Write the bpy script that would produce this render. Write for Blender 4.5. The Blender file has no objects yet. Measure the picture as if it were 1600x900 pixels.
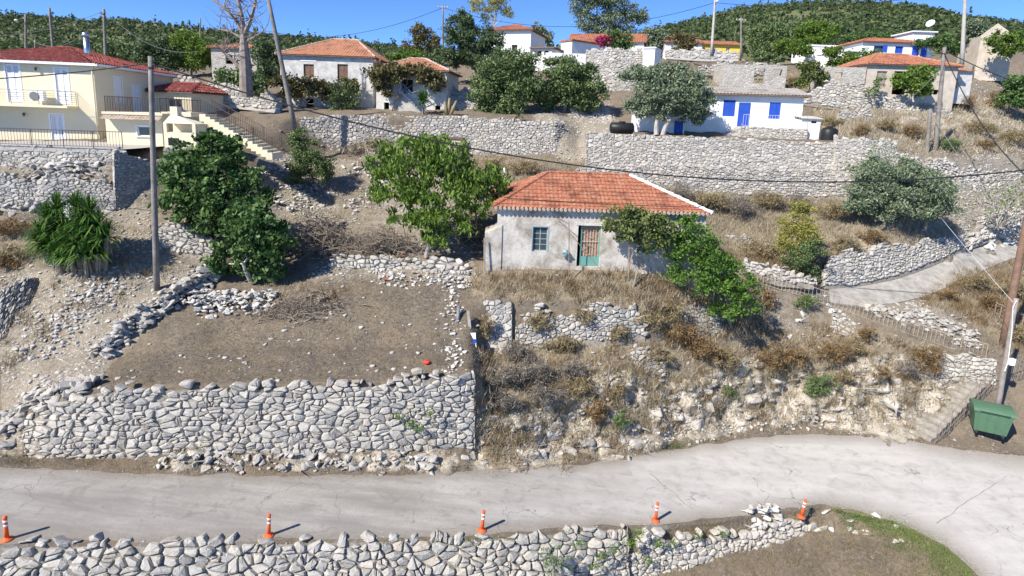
import bpy, bmesh, math, random
import numpy as np
from mathutils import Vector, Matrix, noise
from mathutils.bvhtree import BVHTree

R = math.radians
rng = np.random.default_rng(7)
random.seed(7)
scene = bpy.context.scene
col = scene.collection

# ------------------------------------------------------------------ camera
FOC, PCX, PCY = 900.0, 800.0, 344.0          # in pixels of a 1600 x 900 frame
PITCH, ROLL, CAMZ = R(10.0), R(2.0), 14.0
_f = Vector((0, math.cos(PITCH), -math.sin(PITCH)))
_u = Vector((0, math.sin(PITCH), math.cos(PITCH)))
_r = Vector((1, 0, 0))
CR = _r * math.cos(ROLL) + _u * math.sin(ROLL)
CU = _u * math.cos(ROLL) - _r * math.sin(ROLL)
CF = _f
CO = Vector((0, 0, CAMZ))
cd = bpy.data.cameras.new('camera')
cam = bpy.data.objects.new('camera', cd)
col.objects.link(cam)
cd.sensor_width = 36.0
cd.lens = 36.0 * FOC / 1600.0
cd.shift_x = 0.0
cd.shift_y = -(450.0 - PCY) / 1600.0
cd.clip_end = 20000.0
cam.matrix_world = Matrix(((CR.x, CU.x, -CF.x, CO.x), (CR.y, CU.y, -CF.y, CO.y), (CR.z, CU.z, -CF.z, CO.z), (0, 0, 0, 1)))
scene.camera = cam

# ------------------------------------------------------------------ sky, sun, exposure
SUN_DIR = Vector((-0.56, -0.50, 0.66)).normalized()      # towards the sun
w = bpy.data.worlds.new('World')
scene.world = w
w.use_nodes = True
nt = w.node_tree
sky = nt.nodes.new('ShaderNodeTexSky')
sky.sky_type = 'NISHITA'
sky.sun_disc = False
sky.sun_elevation = math.asin(SUN_DIR.z)
sky.sun_rotation = math.atan2(SUN_DIR.x, SUN_DIR.y)
sky.altitude = 3000
sky.air_density = 0.6
sky.dust_density = 0.0
sky.ozone_density = 10.0
nt.links.new(sky.outputs['Color'], nt.nodes['Background'].inputs['Color'])
nt.nodes['Background'].inputs['Strength'].default_value = 0.15
sl = bpy.data.lights.new('sun', 'SUN')
sl.energy = 4.6
sl.angle = R(0.53)
sl.color = (1.0, 0.935, 0.835)
sun = bpy.data.objects.new('sun', sl)
col.objects.link(sun)
sun.rotation_euler = SUN_DIR.to_track_quat('Z', 'Y').to_euler()
scene.view_settings.view_transform = 'Standard'
scene.view_settings.look = 'None'
scene.view_settings.gamma = 1.0
scene.view_settings.use_curve_mapping = False
scene.view_settings.exposure = 0.84
scene.render.engine = 'CYCLES'
scene.cycles.max_bounces = 5
scene.cycles.transparent_max_bounces = 8

# ------------------------------------------------------------------ survey: from a sight line and a distance to a point of the place
def ray(px, py):
    return CF + CR * ((px - PCX) / FOC) + CU * ((PCY - py) / FOC)
def at(px, py, Y):
    d = ray(px, py)
    return CO + d * (Y / d.y)
def proj(p):
    d = Vector(p) - CO
    t = d.dot(CF)
    return PCX + FOC * d.dot(CR) / t, PCY - FOC * d.dot(CU) / t
def ppm(px, py, Y):           # metres per pixel at a point
    d = ray(px, py)
    return (Y / d.y) / FOC
def zroad(X):
    return float(np.interp(X, [-60, -30, -18, -14.5, -0.6, 8, 14, 22, 40, 90], [5.0, 2.6, 1.5, 1.2, 0.1, -0.7, -1.0, -0.9, -0.5, 0.5]))
def onroad(px, py):
    d = ray(px, py)
    t = 20.0
    for _ in range(30):
        z = zroad(d.x * t)
        t = (z - CAMZ) / d.z
    return CO + d * t

# ------------------------------------------------------------------ object helpers
def link(o):
    col.objects.link(o)
    return o
def tag(o, label=None, cat=None, group=None, kind=None):
    if label: o['label'] = label
    if cat: o['category'] = cat
    if group: o['group'] = group
    if kind: o['kind'] = kind
    return o
def empty(name, loc, rz=0.0):
    o = bpy.data.objects.new(name, None)
    o.empty_display_size = 0.3
    o.location = loc
    o.rotation_euler = (0, 0, rz)
    return link(o)
def mesh_obj(name, verts, faces, mat=None, parent=None, smooth=False, loc=None):
    """verts (N,3), faces: list of tuples, or (M,3)/(M,4) array"""
    me = bpy.data.meshes.new(name)
    if isinstance(faces, np.ndarray):
        verts = np.asarray(verts, dtype=np.float32)
        k = faces.shape[1]
        me.vertices.add(len(verts))
        me.vertices.foreach_set('co', verts.ravel())
        me.loops.add(faces.size)
        me.loops.foreach_set('vertex_index', faces.astype(np.int32).ravel())
        me.polygons.add(len(faces))
        me.polygons.foreach_set('loop_start', np.arange(0, faces.size, k, dtype=np.int32))
        me.polygons.foreach_set('loop_total', np.full(len(faces), k, dtype=np.int32))
        me.update(calc_edges=True)
    else:
        me.from_pydata([tuple(v) for v in verts], [], faces)
        me.update()
    if smooth:
        me.polygons.foreach_set('use_smooth', np.ones(len(me.polygons), dtype=bool))
    o = bpy.data.objects.new(name, me)
    if mat: me.materials.append(mat)
    if parent: o.parent = parent
    if loc is not None: o.location = loc
    return link(o)
class MB:
    """collects shapes of ONE part"""
    def __init__(s): s.v = []; s.f = []
    def add(s, vs, fs):
        n = len(s.v)
        s.v += [tuple(v) for v in vs]
        s.f += [tuple(i + n for i in f) for f in fs]
        return s
    def box(s, x0, y0, z0, x1, y1, z1):
        if x0 > x1: x0, x1 = x1, x0
        if y0 > y1: y0, y1 = y1, y0
        if z0 > z1: z0, z1 = z1, z0
        return s.add([(x0,y0,z0),(x1,y0,z0),(x1,y1,z0),(x0,y1,z0),(x0,y0,z1),(x1,y0,z1),(x1,y1,z1),(x0,y1,z1)],
                     [(0,3,2,1),(4,5,6,7),(0,1,5,4),(1,2,6,5),(2,3,7,6),(3,0,4,7)])
    def tube(s, pts, rad, n=8, cap=True):
        pts = [Vector(p) for p in pts]
        if not hasattr(rad, '__len__'): rad = [rad] * len(pts)
        base = len(s.v)
        for i, p in enumerate(pts):
            d = (pts[min(i+1, len(pts)-1)] - pts[max(i-1, 0)])
            if d.length < 1e-9: d = Vector((0,0,1))
            d.normalize()
            a = d.cross(Vector((0.31, 0.17, 0.93)) if abs(d.z) < 0.9 else Vector((1, 0.1, 0))).normalized()
            b = d.cross(a)
            for k in range(n):
                th = 2 * math.pi * k / n
                s.v.append(tuple(p + (a * math.cos(th) + b * math.sin(th)) * rad[i]))
        for i in range(len(pts) - 1):
            for k in range(n):
                k2 = (k + 1) % n
                s.f.append((base + i*n + k, base + i*n + k2, base + (i+1)*n + k2, base + (i+1)*n + k))
        if cap:
            s.f.append(tuple(base + k for k in range(n))[::-1])
            s.f.append(tuple(base + (len(pts)-1)*n + k for k in range(n)))
        return s
    def lathe(s, prof, c=(0,0,0), n=16):
        base = len(s.v)
        for r, z in prof:
            for k in range(n):
                th = 2*math.pi*k/n
                s.v.append((c[0] + r*math.cos(th), c[1] + r*math.sin(th), c[2] + z))
        for i in range(len(prof)-1):
            for k in range(n):
                k2 = (k+1) % n
                s.f.append((base+i*n+k, base+i*n+k2, base+(i+1)*n+k2, base+(i+1)*n+k))
        s.f.append(tuple(base+k for k in range(n))[::-1])
        s.f.append(tuple(base+(len(prof)-1)*n+k for k in range(n)))
        return s
    def build(s, name, mat, parent=None, smooth=False, loc=None):
        return mesh_obj(name, s.v, s.f, mat, parent, smooth, loc)

# ------------------------------------------------------------------ materials
MATS = {}
def new_mat(name, rough=0.9):
    m = bpy.data.materials.new(name)
    m.use_nodes = True
    b = m.node_tree.nodes['Principled BSDF']
    b.inputs['Roughness'].default_value = rough
    b.inputs['Specular IOR Level'].default_value = 0.25
    MATS[name] = m
    return m, m.node_tree, b
def ramp(nt, fac, stops):
    r = nt.nodes.new('ShaderNodeValToRGB')
    el = r.color_ramp.elements
    el[0].position, el[0].color = stops[0][0], (*stops[0][1], 1)
    el[1].position, el[1].color = stops[-1][0], (*stops[-1][1], 1)
    for p, c in stops[1:-1]:
        e = el.new(p); e.color = (*c, 1)
    nt.links.new(fac, r.inputs[0])
    return r.outputs[0]
def noise_node(nt, scale, detail=6, rough=0.6, vec=None, dist=0.0):
    n = nt.nodes.new('ShaderNodeTexNoise')
    n.inputs['Scale'].default_value = scale
    n.inputs['Detail'].default_value = detail
    n.inputs['Roughness'].default_value = rough
    n.inputs['Distortion'].default_value = dist
    if vec is not None: nt.links.new(vec, n.inputs['Vector'])
    return n.outputs['Fac']
def geo_pos(nt):
    return nt.nodes.new('ShaderNodeNewGeometry').outputs['Position']
def mixc(nt, fac, a, b, mode='MIX'):
    m = nt.nodes.new('ShaderNodeMix'); m.data_type = 'RGBA'; m.blend_type = mode
    for sock, v in ((m.inputs['Factor'], fac), (m.inputs['A'], a), (m.inputs['B'], b)):
        if isinstance(v, bpy.types.NodeSocket): nt.links.new(v, sock)
        elif isinstance(v, (int, float)): sock.default_value = v
        else: sock.default_value = (*v, 1)
    return m.outputs['Result']
def mth(nt, op, a, b=None, clamp=False):
    m = nt.nodes.new('ShaderNodeMath'); m.operation = op; m.use_clamp = clamp
    for i, v in enumerate((a, b)):
        if v is None: continue
        if isinstance(v, bpy.types.NodeSocket): nt.links.new(v, m.inputs[i])
        else: m.inputs[i].default_value = v
    return m.outputs[0]
def bump(nt, b, h, strength=0.4, dist=0.05):
    n = nt.nodes.new('ShaderNodeBump')
    n.inputs['Strength'].default_value = strength
    n.inputs['Distance'].default_value = dist
    nt.links.new(h, n.inputs['Height'])
    nt.links.new(n.outputs['Normal'], b.inputs['Normal'])
def simple(name, c1, c2=None, scale=3.0, rough=0.9, bstr=0.3, bdist=0.02, metal=0.0, obj_rand=0.0):
    m, nt, b = new_mat(name, rough)
    p = geo_pos(nt)
    c2 = c2 or tuple(x * 0.75 for x in c1)
    f = noise_node(nt, scale, 8, 0.65, p)
    c = ramp(nt, f, [(0.35, c2), (0.65, c1)])
    if obj_rand:
        oi = nt.nodes.new('ShaderNodeObjectInfo')
        k = mth(nt, 'MULTIPLY_ADD', oi.outputs['Random'], obj_rand)
        k.node.inputs[2].default_value = 1.0 - obj_rand / 2
        hv = nt.nodes.new('ShaderNodeHueSaturation')
        nt.links.new(k, hv.inputs['Value']); nt.links.new(c, hv.inputs['Color'])
        c = hv.outputs[0]
    nt.links.new(c, b.inputs['Base Color'])
    b.inputs['Metallic'].default_value = metal
    if bstr: bump(nt, b, noise_node(nt, scale * 6, 5, 0.6, p), bstr, bdist)
    return m
def stone_mat(name, tones, warm=(0.42, 0.34, 0.24), island=True, spots=0.5):
    """limestone: every block its own tone, lichen blotches and rust stains"""
    m, nt, b = new_mat(name, 0.92)
    p = geo_pos(nt)
    g = nt.nodes.new('ShaderNodeNewGeometry')
    if island:
        rnd = g.outputs['Random Per Island']
    else:
        rnd = nt.nodes.new('ShaderNodeObjectInfo').outputs['Random']
    base = ramp(nt, rnd, tones)
    f = noise_node(nt, 5.0, 9, 0.7, p)
    base = mixc(nt, ramp(nt, f, [(0.42, (0, 0, 0)), (0.62, (spots, spots, spots))]), base, (0.49, 0.475, 0.45))
    f2 = noise_node(nt, 1.4, 6, 0.6, p)
    base = mixc(nt, ramp(nt, f2, [(0.58, (0, 0, 0)), (0.74, (0.55, 0.55, 0.55))]), base, warm)
    f4 = noise_node(nt, 0.55, 5, 0.6, p)
    base = mixc(nt, ramp(nt, f4, [(0.40, (0, 0, 0)), (0.66, (0.55, 0.55, 0.55))]), base, (0.42, 0.385, 0.325))
    f3 = noise_node(nt, 22.0, 5, 0.7, p)
    base = mixc(nt, ramp(nt, f3, [(0.3, (0.4, 0.4, 0.4)), (0.48, (0, 0, 0))]), base, (0.13, 0.125, 0.12))
    nt.links.new(base, b.inputs['Base Color'])
    bump(nt, b, noise_node(nt, 14.0, 8, 0.7, p), 0.6, 0.05)
    return m
def leaf_mat(name, c_dark, c_mid, c_light, transl=0.25, rough=0.55):
    m, nt, b = new_mat(name, rough)
    g = nt.nodes.new('ShaderNodeNewGeometry')
    f = noise_node(nt, 1.3, 3, 0.5, g.outputs['Position'])
    k = mth(nt, 'MULTIPLY_ADD', f, 0.8); k.node.inputs[2].default_value = -0.4
    k = mth(nt, 'ADD', g.outputs['Random Per Island'], k, clamp=True)
    c = ramp(nt, k, [(0.0, c_dark), (0.5, c_mid), (1.0, c_light)])
    nt.links.new(c, b.inputs['Base Color'])
    b.inputs['Specular IOR Level'].default_value = 0.3
    tr = nt.nodes.new('ShaderNodeBsdfTranslucent')
    nt.links.new(c, tr.inputs['Color'])
    ms = nt.nodes.new('ShaderNodeMixShader')
    ms.inputs[0].default_value = transl
    out = nt.nodes['Material Output']
    nt.links.new(b.outputs[0], ms.inputs[1]); nt.links.new(tr.outputs[0], ms.inputs[2])
    nt.links.new(ms.outputs[0], out.inputs['Surface'])
    return m

GREY_TONES = [(0.0, (0.235, 0.23, 0.22)), (0.35, (0.325, 0.315, 0.30)), (0.75, (0.40, 0.385, 0.36)), (1.0, (0.47, 0.44, 0.39))]
PALE_TONES = [(0.0, (0.32, 0.30, 0.27)), (0.4, (0.42, 0.395, 0.355)), (0.8, (0.49, 0.46, 0.41)), (1.0, (0.56, 0.525, 0.465))]
M_stone_obj = stone_mat('limestone_block', GREY_TONES, island=False)
M_stone = stone_mat('limestone_rubble', GREY_TONES)
M_pale = stone_mat('pale_limestone', PALE_TONES)
def masonry(name, tones, joint, scale=3.2):
    m, nt, b = new_mat(name, 0.93)
    p = geo_pos(nt)
    mp = nt.nodes.new('ShaderNodeMapping'); mp.inputs['Scale'].default_value = (1, 1, 1.7); nt.links.new(p, mp.inputs['Vector'])
    v1 = nt.nodes.new('ShaderNodeTexVoronoi'); v1.inputs['Scale'].default_value = scale; nt.links.new(mp.outputs[0], v1.inputs['Vector'])
    v2 = nt.nodes.new('ShaderNodeTexVoronoi'); v2.feature = 'DISTANCE_TO_EDGE'; v2.inputs['Scale'].default_value = scale; nt.links.new(mp.outputs[0], v2.inputs['Vector'])
    c = ramp(nt, v1.outputs['Color'], tones)
    n = noise_node(nt, 1.2, 6, 0.65, p)
    e = mth(nt, 'MULTIPLY', ramp(nt, v2.outputs['Distance'], [(0.02, (1, 1, 1)), (0.09, (0, 0, 0))]), ramp(nt, n, [(0.35, (1, 1, 1)), (0.6, (0.2, 0.2, 0.2))]))
    c = mixc(nt, e, c, joint)
    nt.links.new(c, b.inputs['Base Color'])
    bump(nt, b, mth(nt, 'ADD', mth(nt, 'MULTIPLY', v2.outputs['Distance'], 2.0), noise_node(nt, 12.0, 6, 0.7, p)), 0.6, 0.06)
    return m
M_masonry = masonry('far_rubble_masonry', PALE_TONES, (0.24, 0.21, 0.18))
M_core = simple('earth_joint', (0.32, 0.29, 0.245), (0.17, 0.15, 0.125), 7.0)
M_mortar = simple('lime_mortar', (0.50, 0.47, 0.42), (0.36, 0.33, 0.29), 5.0)
M_white = simple('whitewash', (0.80, 0.80, 0.79), (0.70, 0.70, 0.68), 1.2, 0.85, 0.15)
M_cream = simple('cream_render', (0.74, 0.665, 0.485), (0.70, 0.62, 0.44), 0.8, 0.85, 0.1)
M_wood = simple('weathered_wood', (0.33, 0.30, 0.27), (0.20, 0.18, 0.16), 4.0)
M_bark = simple('grey_bark', (0.30, 0.26, 0.22), (0.17, 0.145, 0.12), 5.0, bstr=0.8)
M_palebark = simple('pale_bark', (0.47, 0.43, 0.39), (0.30, 0.27, 0.24), 4.0, bstr=0.6)
M_blackwire = simple('black_cable', (0.03, 0.03, 0.033), None, 3.0, 0.6, 0)
M_greywire = simple('grey_wire', (0.22, 0.22, 0.22), None, 3.0, 0.5, 0)
M_iron = simple('dark_iron', (0.06, 0.05, 0.05), (0.10, 0.07, 0.06), 8.0, 0.6, 0.1)
M_rust = simple('rusted_iron', (0.30, 0.22, 0.16), (0.20, 0.12, 0.08), 9.0, 0.8, 0.2)
M_dark = simple('dark_interior', (0.03, 0.028, 0.026), None, 3.0, 0.9, 0)
M_conc = simple('old_concrete', (0.46, 0.44, 0.40), (0.34, 0.32, 0.29), 2.0)
M_plastic_w = simple('white_plastic', (0.80, 0.81, 0.82), (0.76, 0.77, 0.78), 3.0, 0.45, 0)
M_blue = simple('blue_paint', (0.03, 0.10, 0.52), (0.025, 0.08, 0.42), 3.0, 0.5, 0)
M_tank = simple('black_plastic', (0.02, 0.02, 0.022), None, 3.0, 0.45, 0)
M_metal = simple('steel', (0.62, 0.63, 0.64), None, 3.0, 0.3, 0, metal=0.9)
# ------------------------------------------------------------------ terrain: breaklines across the slope, lofted
def interp_line(pts, px):
    xs = [p[0] for p in pts]
    return np.interp(px, xs, [p[1] for p in pts]), np.interp(px, xs, [p[2] for p in pts])
NEAR_EDGE = [(-500,870),(0,850),(400,846),(755,838),(950,824),(1080,817),(1200,803),(1290,792),(1400,815),(1480,855),(1530,900),(1580,960),(1640,1040),(2100,1400)]
FAR_EDGE = [(-500,715),(0,726),(200,738),(600,740),(800,730),(950,720),(1050,700),(1150,684),(1250,675),(1400,682),(1450,692),(1500,700),(1600,712),(1700,730),(2100,760)]
VERGE = [(-500,700),(0,708),(40,714),(200,712),(300,702),(500,703),(740,694),(900,702),(1040,674),(1130,657),(1200,650),(1300,645),(1400,652),(1450,676),(1500,680),(1600,694),(1700,710),(2100,735)]
L5 = [(-500,660,1.4),(-200,650,1.4),(0,642,1.3),(35,650,0.9),(60,640,.55),(140,607,.5),(300,603,.5),(600,598,.5),(738,582,.5),(765,618,1.2),(900,612,1.3),(1040,590,1.3),(1130,572,1.0),(1200,560,1.3),(1300,562,1.3),(1400,592,0.9),(1450,640,.8),(1500,644,1.0),(1600,650,1.5),(2100,700,1.6)]
L5b = [(-500,560,23.0),(0,560,22.6),(140,560,22.8),(300,548,23.3),(500,540,24.0),(735,540,24.6),(765,545,26.3),(820,540,26.6),(1010,528,27.3),(1040,528,27.6),(1130,520,28.7),(1200,510,30.2),(1300,518,30.6),(1400,542,29.8),(1500,592,29),(1600,600,28.6),(2100,640,28.5)]
L5c = [(-500,500,24.6),(0,500,24.2),(140,492,24.6),(250,470,25.6),(330,520,24.6),(500,470,26.3),(735,470,27.0),(765,466,27.2),(830,470,27.4),(1010,472,27.8),(1040,474,28.2),(1130,480,29.5),(1200,476,30.9),(1300,490,31.0),(1400,514,30.1),(1500,560,29.3),(1600,575,29.2),(2100,610,29.2)]
L6 = [(-500,430,26.5),(0,430,26.5),(100,412,26.6),(200,420,27),(245,440,26.8),(340,432,28),(440,425,29.2),(510,402,30.5),(650,398,30.5),(720,420,29.5),(757,420,29),(900,422,29),(1000,426,29.2),(1100,440,29.8),(1200,440,31.5),(1300,476,31.4),(1400,502,30.4),(1500,542,29.5),(1600,562,29.5),(2100,590,29.6)]
L6a = [(-500,380,28.5),(0,378,28.5),(100,370,28.8),(230,375,29),(330,380,29.6),(440,392,31.5),(510,370,33),(740,385,32.5),(757,385,32.5),(1040,385,32.5),(1130,405,33),(1200,415,33),(1300,474,31.8),(1340,478,32.2),(1400,474,33.2),(1450,462,34.6),(1500,440,36.5),(1560,412,39.8),(1600,398,42),(1800,380,50),(2100,375,60)]
L6b = [(-500,330,30.5),(0,325,30.5),(100,325,31),(230,325,31.5),(300,330,32),(440,355,34.5),(510,335,36.5),(740,330,36),(900,320,36),(1040,325,36),(1130,370,36),(1200,385,35.5),(1290,450,33.2),(1350,444,34.6),(1400,432,36),(1500,392,40),(1600,376,45),(1800,365,53),(2100,362,62)]
L7 = [(-500,262,31.4),(0,262,31.5),(100,262,31.7),(185,262,32.0),(225,262,32.6),(260,264,33.2),(300,262,33.8),(440,282,40),(510,290,41),(600,290,42),(740,285,41),(900,287,39),(1040,302,39),(1130,335,38),(1200,352,38),(1300,388,35.6),(1400,378,37.4),(1500,364,41),(1600,352,46),(1800,345,54),(2100,345,63)]
L8 = [(-500,228,36),(0,227,36),(230,226,37),(300,232,38),(440,240,44),(510,240,47),(600,241,48),(740,241,47),(870,240,45),(905,265,44),(950,287,42),(1040,294,42),(1200,301,42),(1340,303,42),(1400,300,43),(1500,300,46),(1600,300,50),(1800,300,57),(2100,300,66)]
L9 = [(-500,212,44),(0,210,44),(300,200,44),(440,187,46),(480,181,48),(740,184,47.6),(870,192,45.8),(905,222,46),(950,217,43),(1040,217,43),(1200,222,43),(1340,224,43),(1385,246,45),(1500,247,49),(1600,252,53),(1800,255,60),(2100,255,70)]
L10 = [(-500,140,52),(0,150,50),(200,155,50),(300,158,52),(440,166,54),(600,168,54),(740,165,55),(870,172,54),(950,190,52),(1040,200,50),(1200,208,49.5),(1300,205,52),(1350,170,58),(1400,158,61),(1480,160,62),(1600,172,66),(1800,170,72),(2100,170,80)]
L11 = [(-500,115,78),(0,118,75),(300,112,75),(600,105,78),(740,100,78),(900,96,76),(1040,100,72),(1200,112,70),(1300,112,72),(1400,105,74),(1600,95,80),(2100,90,90)]
L12 = [(-500,70,130),(0,85,130),(300,92,130),(600,96,125),(740,92,110),(900,82,108),(1050,80,112),(1200,78,118),(1400,70,125),(1600,62,135),(2100,60,140)]
CREST = [(-500,10),(-200,8),(0,22),(100,30),(200,36),(300,48),(450,61),(600,72),(720,92),(900,95),(980,66),(1050,40),(1150,16),(1250,2),(1350,4),(1430,14),(1500,28),(1600,40),(1800,55),(2100,70)]

PXS = np.arange(-500, 2101, 4.0)
NC = len(PXS)
def line_pts(kind):
    out = []
    for px in PXS:
        if kind == 'near': out.append(onroad(px, float(np.interp(px, [p[0] for p in NEAR_EDGE], [p[1] for p in NEAR_EDGE]))))
        elif kind == 'far': out.append(onroad(px, float(np.interp(px, [p[0] for p in FAR_EDGE], [p[1] for p in FAR_EDGE]))))
    return out
near = line_pts('near'); far = line_pts('far')
verge = [at(px, float(np.interp(px, [p[0] for p in VERGE], [p[1] for p in VERGE])), f.y + 0.9) for px, f in zip(PXS, far)]
l5 = []
for px, v in zip(PXS, verge):
    py, dy = interp_line(L5, px)
    l5.append(at(px, float(py), v.y + float(dy)))
def gen(L):
    out = []
    for px in PXS:
        py, Y = interp_line(L, px)
        out.append(at(px, float(py), float(Y)))
    return out
drop = np.interp(PXS, [-500, 700, 900, 1050, 1200, 1390, 1450, 2100], [2.6, 2.4, 2.0, 1.5, 0.95, 0.35, 0.12, 0.12])
wallbase = [Vector((n.x * (n.y - .45) / n.y, n.y - .45, n.z - d)) for n, d in zip(near, drop)]
fall = np.interp(PXS, [-500, 900, 1100, 2100], [3.0, 2.5, 0.9, 0.8])
valley = [Vector((b.x * .62, b.y * .62, b.z - fl)) for b, fl in zip(wallbase, fall)]
behind = [Vector((b.x * 3.0, -40.0, b.z - 6)) for b in wallbase]
crest = gen([(a, b, 460.0) for a, b in CREST])
hillfoot = gen([(a, 0.5 * float(np.interp(a, [p[0] for p in L12], [p[1] for p in L12])) + 0.5 * b + 4, 250.0) for a, b in CREST])
beyond = [Vector((c.x * 1.6, 760.0, c.z - 60)) for c in crest]
horizon = [Vector((c.x * 18, 9000.0, -120.0)) for c in crest]
LINES = [behind, valley, wallbase, near, far, verge, l5, gen(L5b), gen(L5c), gen(L6), gen(L6a), gen(L6b), gen(L7), gen(L8), gen(L9), gen(L10), gen(L11), gen(L12), hillfoot, crest, beyond, horizon]
ROWS = [6, 14, 6, 8, 6, 30, 26, 10, 10, 10, 10, 10, 12, 8, 14, 14, 14, 12, 14, 4, 2]
#                                            rough: amplitude of lumps per strip
pts = []; strip_of = []
for i in range(len(LINES) - 1):
    A = np.array([tuple(p) for p in LINES[i]]); B = np.array([tuple(p) for p in LINES[i + 1]])
    for r in range(ROWS[i]):
        t = r / ROWS[i]
        pts.append(A * (1 - t) + B * t); strip_of.append(i + t)
pts.append(np.array([tuple(p) for p in LINES[-1]])); strip_of.append(len(LINES) - 1.0)
G = np.array(pts)                                   # rows, columns, 3
strip_of = np.array(strip_of)
NR = len(G)
# smooth across the slope a little so that breaklines are not ruled by hand
for _ in range(2):
    Gs = G.copy()
    Gs[:, 1:-1] = 0.25 * G[:, :-2] + 0.5 * G[:, 1:-1] + 0.25 * G[:, 2:]
    G = Gs

# where each grid point lies on the survey photograph, for mapping soils and plants
flat = G.reshape(-1, 3)
d = flat - np.array(CO)
tt = d @ np.array(CF)
ok = tt > 1
U = np.where(ok, PCX + FOC * (d @ np.array(CR)) / np.where(ok, tt, 1), -9999)
V = np.where(ok, PCY - FOC * (d @ np.array(CU)) / np.where(ok, tt, 1), -9999)
SV = np.repeat(strip_of, NC)
MU, MV = U, V
def in_poly(poly, U, V):
    inside = np.zeros(len(U), bool)
    n = len(poly)
    for i in range(n):
        x0, y0 = poly[i]; x1, y1 = poly[(i + 1) % n]
        c = (y0 > V) != (y1 > V)
        with np.errstate(divide='ignore', invalid='ignore'):
            xi = (x1 - x0) * (V - y0) / (y1 - y0 + 1e-12) + x0
        inside ^= c & (U < xi)
    return inside
def blur(M, n=3):
    M = M.reshape(NR, NC).astype(float)
    for _ in range(n):
        P = np.pad(M, 1, mode='edge')
        M = (P[:-2, 1:-1] + P[2:, 1:-1] + P[1:-1, :-2] + P[1:-1, 2:] + 2 * P[1:-1, 1:-1]) / 6
    return M.ravel()
def mask(polys, n=3):
    M = np.zeros(len(U))
    for p, v in polys:
        M[in_poly(p, U, V)] = v
    return blur(M, n)
ROCK = mask([([(742,700),(750,645),(820,640),(870,600),(960,570),(1010,555),(1045,600),(1100,590),(1190,545),(1230,600),(1340,560),(1470,545),(1540,590),(1490,610),(1430,690),(1250,660),(1050,690),(960,722),(800,735),(740,735)], 1.0),
             ([(270,695),(740,690),(745,738),(270,735)], 0.7),
             ([(1290,360),(1600,310),(1600,390),(1290,440)], 0.4),
             ([(1380,158),(1490,150),(1560,150),(1600,205),(1600,235),(1500,215),(1400,190)], 0.8)])
DRY = mask([([(738,425),(1040,420),(1100,445),(1190,430),(1195,520),(1040,545),(1000,480),(900,470),(800,465),(738,462)], 1.0),
            ([(745,548),(830,538),(1010,530),(1040,560),(1200,520),(1450,560),(1430,680),(1250,660),(1050,690),(900,725),(745,735)], 0.65),
            ([(1040,545),(1200,520),(1330,500),(1480,545),(1450,590),(1300,575),(1190,560),(1040,590)], 0.55),
            ([(1010,290),(1290,300),(1320,350),(1500,345),(1510,372),(1330,392),(1290,440),(1190,440),(1100,410),(1060,330)], 1.0),
            ([(740,235),(900,255),(1000,300),(860,290),(790,300),(735,290)], 0.8),
            ([(1270,150),(1600,150),(1600,242),(1400,240),(1300,212),(1270,205)], 0.8),
            ([(1500,420),(1800,400),(1800,570),(1560,540),(1480,480),(1430,480)], 0.8),
            ([(1090,100),(1290,110),(1290,205),(1270,150),(1100,138)], 0.5),
            ([(0,330),(60,340),(70,420),(0,430)], 0.5),
            ([(170,340),(330,390),(240,440),(60,560),(0,600),(0,450),(90,430)], 0.33),
            ([(430,250),(560,255),(600,300),(560,380),(440,390)], 0.35),
            ([(1060,868),(1250,845),(1400,833),(1480,872),(1530,960),(1040,960)], 0.25),
            ([(400,440),(540,440),(520,500),(400,500)], 0.3)])
GREEN = mask([([(1290,790),(1400,812),(1480,850),(1535,905),(1480,905),(1400,840),(1320,810)], 0.62),
              ([(1010,715),(1060,690),(1080,690),(1030,715)], 0.5),
              ([(560,870),(880,845),(960,838),(1000,860),(900,900),(560,900)], 0.2)])
GREEN[SV > 16.3] = 0.6
GREEN[(SV > 14.5) & (SV <= 16.3)] += 0.15
STONY = mask([([(1250,95),(1600,100),(1600,240),(1400,238),(1300,205)], 0.35),([(160,330),(330,340),(330,440),(160,450)], 0.55),([(0,330),(160,330),(160,440),(0,440)], 0.3),([(745,545),(1000,530),(1000,720),(745,730)], 0.3),([(0,430),(240,420),(330,420),(140,600),(30,640),(0,640)], 1.0),
              ([(400,240),(560,250),(600,300),(480,400),(430,380)], 1.0),
              ([(470,380),(740,380),(740,440),(700,560),(640,480),(480,440)], 0.5),
              ([(660,440),(740,430),(740,590),(690,590)], 0.8),
              ([(130,600),(740,590),(740,440),(420,450)], 0.1),
              ([(1330,470),(1450,470),(1550,540),(1400,500)], 1.0),
              ([(0,225),(240,225),(240,330),(0,330)], 0.5),
              ([(830,175),(960,160),(960,240),(880,260)], 0.8),
              ([(560,240),(700,240),(720,400),(500,390)], 0.5),
              ([(1400,240),(1600,240),(1600,370),(1500,370)], 0.8),
              ([(1200,440),(1340,450),(1340,540),(1200,520)], 0.4),
              ([(0,640),(30,640),(40,715),(0,715)], 0.6),
              ([(960,690),(1250,650),(1430,668),(1430,690),(1250,672),(960,730)], 0.35)])
# outcrops come and go along the bank
brk = np.array([noise.fractal(Vector(q) * 0.75, 1.0, 2.0, 3) for q in flat[ROCK > 0.03]])
left_part = np.interp(MU[ROCK > 0.03], [730, 1000, 1060], [0.02, 0.14, 0.62])
left_part = np.where(MV[ROCK > 0.03] < 300, 0.2, left_part)
ROCK[ROCK > 0.03] *= np.clip((brk + left_part) * 2.2 + 0.15, 0.12, 1.0)
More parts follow.
